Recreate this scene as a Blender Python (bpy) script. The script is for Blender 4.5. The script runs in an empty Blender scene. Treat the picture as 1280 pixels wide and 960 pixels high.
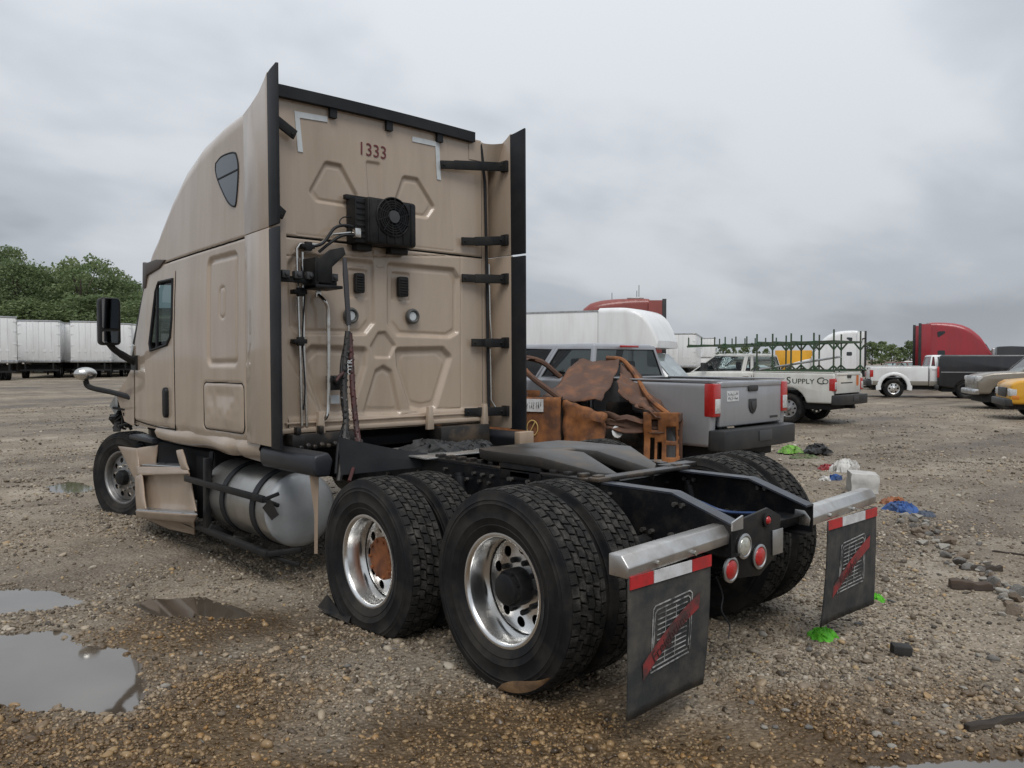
import bpy, bmesh, math, random
import numpy as np
from mathutils import Vector, Matrix, noise as mnoise
PI = math.pi
rad = math.radians
S = bpy.context.scene
COL = S.collection
random.seed(7)
RNG = np.random.default_rng(11)

# ---------------------------------------------------------------- camera, sky, sun, exposure
CAM_POS = (-4.0019, -3.1932, 1.7792)
CAM_YAW = 0.7373          # clockwise from +Y
CAM_PITCH = -0.0307
cd = bpy.data.cameras.new('camera')
cam = bpy.data.objects.new('camera', cd)
COL.objects.link(cam)
cam.location = CAM_POS
cam.rotation_euler = (PI / 2 + CAM_PITCH, 0, -CAM_YAW)
cd.sensor_width = 36.0
cd.lens = 1002.33 / 1280 * 36.0
cd.clip_start = 0.05
cd.clip_end = 6000
S.camera = cam

SUN_EL, SUN_AZ = rad(58), rad(215)     # azimuth clockwise from +Y
W = bpy.data.worlds.new('World')
S.world = W
W.use_nodes = True
nt = W.node_tree
nt.nodes.clear()
def N(t, **k):
    n = nt.nodes.new(t)
    for a, b in k.items():
        setattr(n, a, b)
    return n
def L(a, b):
    nt.links.new(a, b)
out = N('ShaderNodeOutputWorld')
bg = N('ShaderNodeBackground')
bg.inputs['Strength'].default_value = 0.1
L(bg.outputs[0], out.inputs[0])
sky = N('ShaderNodeTexSky', sky_type='NISHITA')
sky.sun_disc = False
sky.sun_elevation = SUN_EL
sky.sun_rotation = SUN_AZ
sky.dust_density = 3.0
tc = N('ShaderNodeTexCoord')
sep = N('ShaderNodeSeparateXYZ')
L(tc.outputs['Generated'], sep.inputs[0])
def M(op, a, b=None, clamp=False):
    n = N('ShaderNodeMath', operation=op)
    n.use_clamp = clamp
    for i, q in enumerate((a, b)):
        if q is None:
            continue
        if isinstance(q, (int, float)):
            n.inputs[i].default_value = q
        else:
            L(q, n.inputs[i])
    return n.outputs[0]
zc = M('MAXIMUM', sep.outputs['Z'], 0.0)
den = M('ADD', zc, 0.32)
cv = N('ShaderNodeCombineXYZ')
L(M('DIVIDE', sep.outputs['X'], den), cv.inputs[0])
L(M('DIVIDE', sep.outputs['Y'], den), cv.inputs[1])
def NZ(scale, det, rough, off, dist=0.0):
    mp = N('ShaderNodeMapping')
    mp.inputs['Location'].default_value = off
    mp.inputs['Rotation'].default_value = (0, 0, 0.5)
    mp.inputs['Scale'].default_value = (1.0, 1.35, 1.0)
    L(cv.outputs[0], mp.inputs[0])
    n = N('ShaderNodeTexNoise')
    n.inputs['Scale'].default_value = scale
    n.inputs['Detail'].default_value = det
    n.inputs['Roughness'].default_value = rough
    n.inputs['Distortion'].default_value = dist
    L(mp.outputs[0], n.inputs['Vector'])
    return n.outputs['Fac']
big = NZ(0.38, 2, 0.4, (5.5, 2.2, 0.0))
mid = NZ(0.95, 4, 0.48, (1.3, 3.2, 0.0), 0.2)
fine = NZ(2.6, 4, 0.5, (8.0, 2.0, 0.0), 0.2)
den2 = M('ADD', M('ADD', M('MULTIPLY', big, 0.46), M('MULTIPLY', mid, 0.46)), M('MULTIPLY', fine, 0.15))
cr = N('ShaderNodeValToRGB')
cr.color_ramp.interpolation = 'EASE'
e = cr.color_ramp.elements
e[0].position = 0.43; e[0].color = (2.85, 3.1, 3.42, 1)
e[1].position = 0.615; e[1].color = (5.9, 6.2, 6.55, 1)
m1 = cr.color_ramp.elements.new(0.52); m1.color = (4.35, 4.65, 5.05, 1)
L(den2, cr.inputs[0])
# overcast brightens towards the zenith, pale band at the horizon
lum = M('ADD', 0.82, M('MULTIPLY', M('POWER', zc, 0.8), 0.75))
mx = N('ShaderNodeVectorMath', operation='SCALE')
L(cr.outputs[0], mx.inputs[0]); L(lum, mx.inputs['Scale'])
hz = N('ShaderNodeMix', data_type='RGBA')
hz.inputs['B'].default_value = (4.2, 4.5, 4.9, 1)
L(M('MULTIPLY', M('POWER', M('SUBTRACT', 1.0, zc, True), 14.0), 0.6), hz.inputs['Factor'])
L(mx.outputs[0], hz.inputs['A'])
mixs = N('ShaderNodeMix', data_type='RGBA')
mixs.inputs['Factor'].default_value = 0.95
L(sky.outputs[0], mixs.inputs['A']); L(hz.outputs['Result'], mixs.inputs['B'])
L(mixs.outputs['Result'], bg.inputs['Color'])

sl = bpy.data.lights.new('sun', 'SUN')
sl.energy = 1.5
sl.angle = rad(30)
sl.color = (1.0, 0.97, 0.93)
so = bpy.data.objects.new('sun', sl)
COL.objects.link(so)
sd = Vector((math.sin(SUN_AZ) * math.cos(SUN_EL), math.cos(SUN_AZ) * math.cos(SUN_EL), math.sin(SUN_EL)))
so.rotation_euler = sd.to_track_quat('Z', 'Y').to_euler()
so.location = (0, -10, 30)
vs = S.view_settings
vs.view_transform = 'Standard'
vs.look = 'None'
vs.exposure = 0.18
vs.gamma = 1.0
vs.use_curve_mapping = False

# ---------------------------------------------------------------- pixel -> direction helper (1280 x 960 pixels of the photograph)
_C = np.array(CAM_POS); _F = 1002.33
_fw = np.array([math.sin(CAM_YAW) * math.cos(CAM_PITCH), math.cos(CAM_YAW) * math.cos(CAM_PITCH), math.sin(CAM_PITCH)])
_r = np.array([math.cos(CAM_YAW), -math.sin(CAM_YAW), 0.0]); _u = np.cross(_r, _fw)
def on(ax, v, px, py):
    """point where the pixel's ray meets the plane axis=v"""
    d = _fw + _r * (px - 640) / _F - _u * (py - 480) / _F
    return tuple(_C + d * ((v - _C[ax]) / d[ax]))
def wall(px, py, y=2.75):
    p = on(1, y, px, py); return p[0], p[2]
def gnd(px, py, z=0.0):
    p = on(2, z, px, py); return p[0], p[1]

# ---------------------------------------------------------------- materials
MATS = {}
def mat(name, col, rough=0.5, metal=0.0, col2=None, nscale=6.0, ramp=(0.4, 0.65), bump=0.0, bscale=60.0,
        coat=0.0, rvar=0.0, spec=None, trans=0.0, alpha=1.0, emit=None, stretch=None, detail=6, ior=None, flake=0.0):
    if name in MATS:
        return MATS[name]
    m = bpy.data.materials.new(name)
    m.use_nodes = True
    t = m.node_tree
    b = t.nodes['Principled BSDF']
    b.inputs['Base Color'].default_value = (*col, 1)
    b.inputs['Roughness'].default_value = rough
    b.inputs['Metallic'].default_value = metal
    if coat:
        b.inputs['Coat Weight'].default_value = coat
        b.inputs['Coat Roughness'].default_value = 0.08
    if spec is not None:
        b.inputs['Specular IOR Level'].default_value = spec
    if trans:
        b.inputs['Transmission Weight'].default_value = trans
    if ior:
        b.inputs['IOR'].default_value = ior
    if alpha < 1:
        b.inputs['Alpha'].default_value = alpha
    if emit:
        b.inputs['Emission Color'].default_value = (*emit[0], 1)
        b.inputs['Emission Strength'].default_value = emit[1]
    tcn = t.nodes.new('ShaderNodeTexCoord')
    vec = tcn.outputs['Object']
    if stretch:
        mp = t.nodes.new('ShaderNodeMapping')
        mp.inputs['Scale'].default_value = stretch
        t.links.new(vec, mp.inputs[0]); vec = mp.outputs[0]
    if col2 is not None or rvar:
        n = t.nodes.new('ShaderNodeTexNoise')
        n.inputs['Scale'].default_value = nscale
        n.inputs['Detail'].default_value = detail
        n.inputs['Roughness'].default_value = 0.6
        t.links.new(vec, n.inputs['Vector'])
        r = t.nodes.new('ShaderNodeValToRGB')
        r.color_ramp.elements[0].position = ramp[0]
        r.color_ramp.elements[1].position = ramp[1]
        c2 = col2 if col2 is not None else col
        r.color_ramp.elements[0].color = (*col, 1)
        r.color_ramp.elements[1].color = (*c2, 1)
        t.links.new(n.outputs['Fac'], r.inputs[0])
        if col2 is not None:
            t.links.new(r.outputs[0], b.inputs['Base Color'])
        if rvar:
            mr = t.nodes.new('ShaderNodeMapRange')
            mr.inputs['From Min'].default_value = 0.3; mr.inputs['From Max'].default_value = 0.7
            mr.inputs['To Min'].default_value = max(0.02, rough - rvar); mr.inputs['To Max'].default_value = min(1, rough + rvar)
            t.links.new(n.outputs['Fac'], mr.inputs[0])
            t.links.new(mr.outputs[0], b.inputs['Roughness'])
    if bump:
        n2 = t.nodes.new('ShaderNodeTexNoise')
        n2.inputs['Scale'].default_value = bscale
        n2.inputs['Detail'].default_value = 4
        t.links.new(vec, n2.inputs['Vector'])
        bp = t.nodes.new('ShaderNodeBump')
        bp.inputs['Strength'].default_value = bump
        bp.inputs['Distance'].default_value = 0.01
        t.links.new(n2.outputs['Fac'], bp.inputs['Height'])
        t.links.new(bp.outputs[0], b.inputs['Normal'])
    MATS[name] = m
    return m

def paint(name, col, dirt=(0.16, 0.13, 0.10), amount=0.35, rough=0.28, dscale=2.2, metal=0.0, coat=0.5):
    """car paint with a thin uneven film of road dirt, denser low down on the panel grain"""
    m = mat(name, col, rough, metal, coat=coat)
    t = m.node_tree; b = t.nodes['Principled BSDF']
    tcn = t.nodes.new('ShaderNodeTexCoord')
    n = t.nodes.new('ShaderNodeTexNoise'); n.inputs['Scale'].default_value = dscale; n.inputs['Detail'].default_value = 8
    n.inputs['Roughness'].default_value = 0.62
    mp = t.nodes.new('ShaderNodeMapping'); mp.inputs['Scale'].default_value = (1.7, 1.7, 0.26)
    t.links.new(tcn.outputs['Object'], mp.inputs[0]); t.links.new(mp.outputs[0], n.inputs['Vector'])
    r = t.nodes.new('ShaderNodeMapRange')
    r.inputs['From Min'].default_value = 0.42; r.inputs['From Max'].default_value = 0.78
    r.inputs['To Min'].default_value = 0.0; r.inputs['To Max'].default_value = amount
    t.links.new(n.outputs['Fac'], r.inputs[0])
    mx = t.nodes.new('ShaderNodeMix'); mx.data_type = 'RGBA'
    mx.inputs['A'].default_value = (*col, 1); mx.inputs['B'].default_value = (*dirt, 1)
    t.links.new(r.outputs[0], mx.inputs['Factor']); t.links.new(mx.outputs['Result'], b.inputs['Base Color'])
    r2 = t.nodes.new('ShaderNodeMapRange')
    r2.inputs['From Min'].default_value = 0.35; r2.inputs['From Max'].default_value = 0.75
    r2.inputs['To Min'].default_value = rough; r2.inputs['To Max'].default_value = rough + 0.3
    t.links.new(n.outputs['Fac'], r2.inputs[0]); t.links.new(r2.outputs[0], b.inputs['Roughness'])
    return m

TAN = paint('tan_paint', (0.45, 0.357, 0.272), (0.21, 0.155, 0.105), 0.50, 0.36, 1.3, coat=0.85)
TAN2 = paint('tan_plastic', (0.41, 0.31, 0.225), (0.2, 0.155, 0.11), 0.6, 0.5, 3.0, coat=0.0)
BLK = mat('black_plastic', (0.012, 0.0125, 0.014), 0.5, 0, (0.028, 0.027, 0.025), 5, bump=0.08, rvar=0.12, spec=0.22)
RUBTRIM = mat('black_rubber_trim', (0.015, 0.0165, 0.0195), 0.55, 0, (0.026, 0.027, 0.029), 3, spec=0.22)
FRM = mat('frame_black', (0.010, 0.0105, 0.012), 0.42, 0, (0.034, 0.029, 0.024), 7, (0.48, 0.75), bump=0.1, bscale=90, rvar=0.15, spec=0.22)
FRMB = mat('rail_blue_black', (0.03, 0.036, 0.05), 0.38, 0, (0.06, 0.058, 0.055), 9, (0.45, 0.75), rvar=0.12)
RUB = mat('tyre_rubber', (0.0095, 0.010, 0.0115), 0.66, 0, (0.042, 0.037, 0.031), 5, (0.42, 0.7), bump=0.12, bscale=40, rvar=0.1, spec=0.22)
TREAD = mat('tread_rubber', (0.022, 0.0215, 0.0205), 0.85, 0, (0.095, 0.088, 0.078), 13, (0.46, 0.74), bump=0.6, bscale=140, spec=0.2)
CHR = mat('polished_aluminium', (0.84, 0.84, 0.83), 0.24, 1, (0.66, 0.63, 0.59), 5, (0.5, 0.8), rvar=0.05, detail=3)
CHRD = mat('dull_aluminium', (0.56, 0.57, 0.58), 0.38, 1, (0.36, 0.35, 0.33), 5, (0.45, 0.7), rvar=0.14)
TANKM = mat('tank_aluminium', (0.44, 0.43, 0.405), 0.42, .9, (0.26, 0.245, 0.22), 4, (0.42, 0.7), rvar=0.12, stretch=(1, 1, .4))
TANKE = mat('tank_end_aluminium', (0.46, 0.48, 0.495), 0.5, 0.3, (0.36, 0.37, 0.375), 3, rvar=0.1)
STL = mat('bright_steel', (0.62, 0.61, 0.58), 0.25, 1, (0.35, 0.3, 0.24), 10, (0.5, 0.8), rvar=0.12)
RUST = mat('rust_orange', (0.33, 0.115, 0.04), 0.8, 0, (0.16, 0.06, 0.028), 9, bump=0.3, bscale=50)
GREASE = mat('greasy_steel', (0.035, 0.032, 0.03), 0.38, 0.3, (0.16, 0.115, 0.075), 3.5, (0.5, 0.72), bump=0.12, rvar=0.15)
REDL = mat('red_lens', (0.48, 0.018, 0.015), 0.22, 0, (0.36, 0.012, 0.012), 60, coat=0.6, bump=.25, bscale=160)
REDR = mat('red_reflector', (0.52, 0.025, 0.03), 0.35, 0, (0.36, 0.03, 0.03), 20)
WHR = mat('white_reflector', (0.68, 0.69, 0.70), 0.35, 0, (0.5, 0.5, 0.5), 12)
TAPE = mat('pale_tape', (0.62, 0.66, 0.67), 0.4, 0, (0.52, 0.55, 0.56), 8)
CLEARL = mat('clear_lens', (0.62, 0.62, 0.55), 0.12, 0.4, (0.4, 0.4, 0.35), 30, coat=0.7)
GLASSD = mat('tinted_glass', (0.012, 0.017, 0.02), 0.04, 0, coat=0.3)
GLASSW = mat('window_glass', (0.17, 0.24, 0.24), 0.02, 0, trans=1.0, ior=1.15)
FLAP = mat('flap_rubber', (0.042, 0.045, 0.047), 0.62, 0, (0.10, 0.092, 0.08), 7, (0.4, 0.7), bump=0.15, rvar=0.1, spec=0.22)
DARKIN = mat('dark_interior', (0.014, 0.014, 0.015), 0.85, spec=0.15)
NUM = mat('maroon_lettering', (0.13, 0.025, 0.03), 0.5)
MIRRD = mat('dim_mirror_glass', (0.30, 0.33, 0.37), 0.05, 1)
MIRR = mat('mirror_glass', (0.75, 0.78, 0.8), 0.03, 1)
BLUEH = mat('blue_hose', (0.02, 0.05, 0.14), 0.45)
REDH = mat('red_hose', (0.22, 0.03, 0.03), 0.5, 0, (0.1, 0.03, 0.03), 12)

# ---------------------------------------------------------------- mesh helpers
class MB:
    def __init__(s):
        s.v = []; s.f = []
    def add(s, vs, fs):
        o = len(s.v)
        s.v.extend([tuple(map(float, p)) for p in vs]); s.f.extend([tuple(i + o for i in q) for q in fs]); return s
    def bx(s, x0, x1, y0, y1, z0, z1):
        return s.add([(x0,y0,z0),(x1,y0,z0),(x1,y1,z0),(x0,y1,z0),(x0,y0,z1),(x1,y0,z1),(x1,y1,z1),(x0,y1,z1)],
                     [(0,3,2,1),(4,5,6,7),(0,1,5,4),(1,2,6,5),(2,3,7,6),(3,0,4,7)])
    def hexa(s, b, t):
        """eight corners: four below (ccw from above), four above"""
        return s.add(list(b) + list(t), [(0,3,2,1),(4,5,6,7),(0,1,5,4),(1,2,6,5),(2,3,7,6),(3,0,4,7)])
    def beam(s, p0, p1, w, h, up=(0, 0, 1)):
        p0, p1 = Vector(p0), Vector(p1); d = (p1 - p0).normalized(); up = Vector(up)
        r = d.cross(up)
        if r.length < 1e-4: r = d.cross(Vector((1, 0, 0)))
        r.normalize(); u = r.cross(d)
        A = [p0 + r*a*w/2 + u*b*h/2 for a, b in ((-1,-1),(1,-1),(1,1),(-1,1))]
        B = [p1 + r*a*w/2 + u*b*h/2 for a, b in ((-1,-1),(1,-1),(1,1),(-1,1))]
        return s.add(A + B, [(3,2,1,0),(4,5,6,7),(0,1,5,4),(1,2,6,5),(2,3,7,6),(3,0,4,7)])
    def tube(s, pts, r, n=8, cap=True):
        pts = [Vector(p) for p in pts]; rs = r if isinstance(r, (list, tuple)) else [r]*len(pts)
        rings = []; t0 = (pts[1]-pts[0]).normalized()
        a = t0.cross(Vector((0,0,1)))
        if a.length < 1e-3: a = t0.cross(Vector((1,0,0)))
        a.normalize()
        for i, p in enumerate(pts):
            if i == 0: t = t0
            elif i == len(pts)-1: t = (pts[-1]-pts[-2]).normalized()
            else: t = ((pts[i+1]-p).normalized() + (p-pts[i-1]).normalized()).normalized()
            a = (a - t*a.dot(t)).normalized(); b = t.cross(a)
            rings.append([p + (a*math.cos(2*PI*k/n) + b*math.sin(2*PI*k/n))*rs[i] for k in range(n)])
        vs = [q for R_ in rings for q in R_]; fs = []
        for i in range(len(pts)-1):
            for k in range(n):
                fs.append((i*n+k, i*n+(k+1)%n, (i+1)*n+(k+1)%n, (i+1)*n+k))
        if cap:
            fs.append(tuple(range(n-1,-1,-1))); fs.append(tuple((len(pts)-1)*n+k for k in range(n)))
        return s.add(vs, fs)
    def cyl(s, p0, p1, r, n=16, r1=None):
        return s.tube([p0, p1], [r, r if r1 is None else r1], n)
    def lathe(s, prof, n=48, c=(0,0,0), axis='x', close=False):
        """profile of (radius, along axis)"""
        vs = []; fs = []; m = len(prof)
        for k in range(n):
            a = 2*PI*k/n; ca, sa = math.cos(a), math.sin(a)
            for r, t in prof:
                if axis == 'x': vs.append((c[0]+t, c[1]+r*ca, c[2]+r*sa))
                elif axis == 'y': vs.append((c[0]+r*ca, c[1]+t, c[2]+r*sa))
                else: vs.append((c[0]+r*ca, c[1]+r*sa, c[2]+t))
        for k in range(n):
            k2 = (k+1) % n
            for j in range(m if close else m-1):
                j2 = (j+1) % m
                fs.append((k*m+j, k*m+j2, k2*m+j2, k2*m+j))
        return s.add(vs, fs)
    def prism(s, poly, axis, a0, a1):
        """polygon in the two other axes (order x,y,z) swept from a0 to a1 along axis"""
        def P(q, a):
            if axis == 'x': return (a, q[0], q[1])
            if axis == 'y': return (q[0], a, q[1])
            return (q[0], q[1], a)
        n = len(poly)
        vs = [P(q, a0) for q in poly] + [P(q, a1) for q in poly]
        fs = [tuple(range(n)), tuple(range(2*n-1, n-1, -1))] + [(i, n+i, n+(i+1)%n, (i+1)%n) for i in range(n)]
        return s.add(vs, fs)
    def build(s, name, m, parent=None, bevel=0, seg=2, smooth=38, fix=True):
        me = bpy.data.meshes.new(name)
        if bevel or fix:
            bm = bmesh.new()
            vv = [bm.verts.new(p) for p in s.v]
            for q in s.f:
                try: bm.faces.new([vv[i] for i in q])
                except ValueError: pass
            if fix: bmesh.ops.recalc_face_normals(bm, faces=bm.faces)
            if bevel:
                es = [e for e in bm.edges if len(e.link_faces) == 2 and e.calc_face_angle(0) > 0.45]
                bmesh.ops.bevel(bm, geom=es, offset=bevel, segments=seg, profile=0.5, affect='EDGES', clamp_overlap=True)
            bm.to_mesh(me); bm.free()
        else:
            me.from_pydata(s.v, [], s.f)
        return link(name, me, m, parent, smooth)

def link(name, me, m, parent=None, smooth=38):
    if isinstance(m, (list, tuple)):
        for q in m: me.materials.append(q)
    elif m is not None: me.materials.append(m)
    if smooth and len(me.polygons):
        me.polygons.foreach_set('use_smooth', [True]*len(me.polygons))
        me.set_sharp_from_angle(angle=rad(smooth))
    o = bpy.data.objects.new(name, me)
    COL.objects.link(o)
    if parent is not None: o.parent = parent
    return o
def empty(name, loc=(0,0,0), hd=0.0, parent=None):
    """an Empty at a thing's base; hd = heading clockwise from +Y"""
    o = bpy.data.objects.new(name, None); o.empty_display_size = 0.2
    COL.objects.link(o); o.location = loc; o.rotation_euler = (0, 0, -hd)
    if parent is not None: o.parent = parent
    return o
def tag(o, label=None, cat=None, group=None, kind=None):
    for k, q in (('label', label), ('category', cat), ('group', group), ('kind', kind)):
        if q: o[k] = q
    return o
def copy_tree(o, parent=None):
    c = o.copy(); COL.objects.link(c); c.parent = parent
    for ch in list(o.children):
        copy_tree(ch, c)
    return c
def text(name, s, size, mtx, m, parent=None, ext=0.001, sx=1.0, align='CENTER'):
    cu = bpy.data.curves.new(name, 'FONT'); cu.body = s; cu.size = size; cu.extrude = ext
    cu.align_x = align; cu.align_y = 'CENTER'; cu.resolution_u = 3
    t = bpy.data.objects.new(name, cu)
    me = bpy.data.meshes.new_from_object(t)
    bpy.data.objects.remove(t); bpy.data.curves.remove(cu)
    me.transform(mtx @ Matrix.Diagonal((sx, 1, 1, 1)))
    return link(name, me, m, parent, 0)
def rpoly(cx, cy, w, h, r, n=5):
    P = []
    for sx, sy, a0 in ((1,1,0),(-1,1,90),(-1,-1,180),(1,-1,270)):
        for k in range(n+1):
            a = rad(a0 + 90*k/n); P.append((cx + sx*(w/2-r) + r*math.cos(a), cy + sy*(h/2-r) + r*math.sin(a)))
    return P
def spline(pts, n=6):
    """Catmull-Rom through points"""
    P = [Vector(p) for p in pts]; P = [2*P[0]-P[1]] + P + [2*P[-1]-P[-2]]; o = []
    for i in range(1, len(P)-2):
        for k in range(n):
            t = k/n; a, b, c, d = P[i-1], P[i], P[i+1], P[i+2]
            o.append(0.5*((2*b) + (c-a)*t + (2*a-5*b+4*c-d)*t*t + (3*b-a-3*c+d)*t**3))
    o.append(P[-2]); return o
def sdpoly(PX, PY, poly):
    """signed distance (negative inside) of arrays to a polygon"""
    d = np.full(PX.shape, 1e9); ins = np.zeros(PX.shape, bool); n = len(poly)
    for i in range(n):
        ax, ay = poly[i]; bx_, by_ = poly[(i+1) % n]
        ex, ey = bx_-ax, by_-ay
        t = np.clip(((PX-ax)*ex + (PY-ay)*ey)/(ex*ex+ey*ey+1e-12), 0, 1)
        d = np.minimum(d, np.hypot(PX-ax-t*ex, PY-ay-t*ey))
        c = ((ay > PY) != (by_ > PY)) & (PX < (bx_-ax)*(PY-ay)/((by_-ay)+1e-12) + ax)
        ins ^= c
    return np.where(ins, -d, d)
def sst(a, b, x):
    t = np.clip((x-a)/(b-a), 0, 1); return t*t*(3-2*t)
def gridmesh(P, name, m, parent, mask=None, smooth=50, flip=False):
    """P: rows x cols x 3 array -> one mesh"""
    R_, C_ = P.shape[:2]
    idx = np.arange(R_*C_).reshape(R_, C_)
    q = np.stack([idx[:-1,:-1], idx[:-1,1:], idx[1:,1:], idx[1:,:-1]], -1).reshape(-1, 4)
    if flip: q = q[:, ::-1]
    if mask is not None: q = q[mask.reshape(-1)]
    me = bpy.data.meshes.new(name)
    me.vertices.add(R_*C_); me.vertices.foreach_set('co', P.reshape(-1).astype(np.float32))
    me.loops.add(len(q)*4); me.loops.foreach_set('vertex_index', q.reshape(-1).astype(np.int32))
    me.polygons.add(len(q)); me.polygons.foreach_set('loop_start', np.arange(0, len(q)*4, 4, dtype=np.int32))
    me.update(calc_edges=True); me.validate()
    return link(name, me, m, parent, smooth)
def vnoise(x, y, seed=0):
    """smooth value noise, numpy"""
    x = np.asarray(x, float); y = np.asarray(y, float)
    xi = np.floor(x).astype(np.int64); yi = np.floor(y).astype(np.int64)
    fx = x-xi; fy = y-yi; fx = fx*fx*(3-2*fx); fy = fy*fy*(3-2*fy)
    def h(a, b):
        n = (a*374761393 + b*668265263 + seed*144665) & 0x7fffffff
        n = ((n ^ (n >> 13))*1274126177) & 0x7fffffff
        return ((n ^ (n >> 16)) & 0xffff)/65535.0
    return (h(xi,yi)*(1-fx)+h(xi+1,yi)*fx)*(1-fy) + (h(xi,yi+1)*(1-fx)+h(xi+1,yi+1)*fx)*fy
def fbm(x, y, o=4, seed=0):
    s = 0; a = 0.5
    for k in range(o):
        s = s + a*vnoise(x*2**k, y*2**k, seed+k*17); a *= 0.5
    return s
# ================================================================ GROUND
def gpoly(pix): return [gnd(*p) for p in pix]
PUD = [
    gpoly([(-260,772),(-100,780),(0,787),(60,790),(110,795),(150,801),(163,812),(160,832),(178,850),(196,862),(185,880),(160,893),(110,889),(60,883),(0,879),(-100,872),(-260,862)]),
    gpoly([(-220,728),(0,736),(70,738),(128,746),(150,752),(112,757),(50,760),(0,765),(-220,772)]),
    gpoly([(150,753),(185,746),(262,744),(300,756),(326,768),(296,775),(248,768),(200,768)]),
    gpoly([(55,606),(90,602),(117,606),(117,614),(85,617),(62,614)]),
    gpoly([(1010,972),(1060,955),(1150,947),(1290,943),(1400,960),(1300,1010),(1100,1000)]),
]
def ground_h(x, y):
    x = np.asarray(x, float); y = np.asarray(y, float)
    h = 0.020*(fbm(x*1.3, y*1.3, 4, 3)-0.47) + 0.05*(fbm(x*0.17+5, y*0.17, 3, 9)-0.44)*sst(7, 16, np.hypot(x, y-2))
    h = h + 0.45*sst(20, 60, y)
    for a_, b_, c_ in ((.35, 1, 7.5), (.35, 1, 9.4), (.9, .45, 9.0), (.9, .45, 10.9), (.15, 1, 15.5), (.15, 1, 17.4)):
        dd = (a_*x+b_*y-c_)/math.hypot(a_, b_) + .5*(fbm(x*.3, y*.3, 2, 55)-.4); h = h - .028*np.exp(-(dd/.16)**2) + .014*np.exp(-((np.abs(dd)-.30)/.10)**2)
    wob = 0.42*(fbm(x*2.6, y*2.6, 5, 21)-0.47)
    for k, p in enumerate(PUD):
        cx = sum(q[0] for q in p)/len(p); cy = sum(q[1] for q in p)/len(p)
        R_ = max(math.hypot(q[0]-cx, q[1]-cy) for q in p)+1.0
        near = (np.hypot(x-cx, y-cy) < R_)
        if not near.any(): continue
        sd = np.full(x.shape, 9.0); sd[near] = sdpoly(x[near], y[near], p)
        sc = 0.5 if k >= 2 else 1.0
        h = np.where(near, h*(1-0.75*sst(0.5, 0.0, sd)) - 0.034*sst(0.10*sc, -0.12*sc, sd + wob*sc*0.8), h)
    return h

_nA, _q = 900, 1.021
_rr = [0.25]
while _rr[-1] < 4000: _rr.append(_rr[-1]*_q if _rr[-1] < 40 else _rr[-1]*1.06)
_rr = np.array(_rr); _aa = np.linspace(0, 2*PI, _nA+1)
_X = CAM_POS[0] + _rr[:, None]*np.sin(_aa)[None]; _Y = CAM_POS[1] + _rr[:, None]*np.cos(_aa)[None]
_Z = ground_h(_X, _Y)
_P = np.stack([_X, _Y, _Z], -1)

def damp_mask(t, vec, p0=(-3.3, 1.4), nrm=(.729, .684)):
    """1 on the soaked strip of the yard, 0 on drier gravel; vec is a world position"""
    def nn(k, **a):
        n = t.nodes.new(k)
        for q, w in a.items(): setattr(n, q, w)
        return n
    sb = nn('ShaderNodeVectorMath', operation='SUBTRACT'); sb.inputs[1].default_value = (p0[0], p0[1], 0); t.links.new(vec, sb.inputs[0])
    dt = nn('ShaderNodeVectorMath', operation='DOT_PRODUCT'); dt.inputs[1].default_value = (nrm[0], nrm[1], 0); t.links.new(sb.outputs[0], dt.inputs[0])
    nz = nn('ShaderNodeTexNoise'); nz.inputs['Scale'].default_value = 1.1; nz.inputs['Detail'].default_value = 5; t.links.new(vec, nz.inputs['Vector'])
    ma = nn('ShaderNodeMath', operation='MULTIPLY_ADD'); ma.inputs[1].default_value = 3.2; ma.inputs[2].default_value = -1.6; t.links.new(nz.outputs['Fac'], ma.inputs[0])
    ad = nn('ShaderNodeMath', operation='ADD'); t.links.new(dt.outputs['Value'], ad.inputs[0]); t.links.new(ma.outputs[0], ad.inputs[1])
    mr = nn('ShaderNodeMapRange', interpolation_type='SMOOTHSTEP'); mr.inputs['From Min'].default_value = 1.1; mr.inputs['From Max'].default_value = -.2; t.links.new(ad.outputs[0], mr.inputs[0])
    ds = nn('ShaderNodeVectorMath', operation='DISTANCE'); ds.inputs[1].default_value = (-2.2, 1.75, 0); t.links.new(vec, ds.inputs[0])
    a2 = nn('ShaderNodeMath', operation='ADD'); t.links.new(ds.outputs['Value'], a2.inputs[0]); t.links.new(ma.outputs[0], a2.inputs[1])
    m2 = nn('ShaderNodeMapRange', interpolation_type='SMOOTHSTEP'); m2.inputs['From Min'].default_value = 1.25; m2.inputs['From Max'].default_value = .25; t.links.new(a2.outputs[0], m2.inputs[0])
    mm = nn('ShaderNodeMath', operation='MAXIMUM'); t.links.new(mr.outputs[0], mm.inputs[0]); t.links.new(m2.outputs[0], mm.inputs[1])
    return mm.outputs[0]
def damp_tint(t, col, mask, dark):
    n = t.nodes.new('ShaderNodeMix'); n.data_type = 'RGBA'; n.blend_type = 'MULTIPLY'; n.inputs['B'].default_value = (*dark, 1)
    t.links.new(mask, n.inputs['Factor']); t.links.new(col, n.inputs['A']); return n.outputs['Result']
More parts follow.
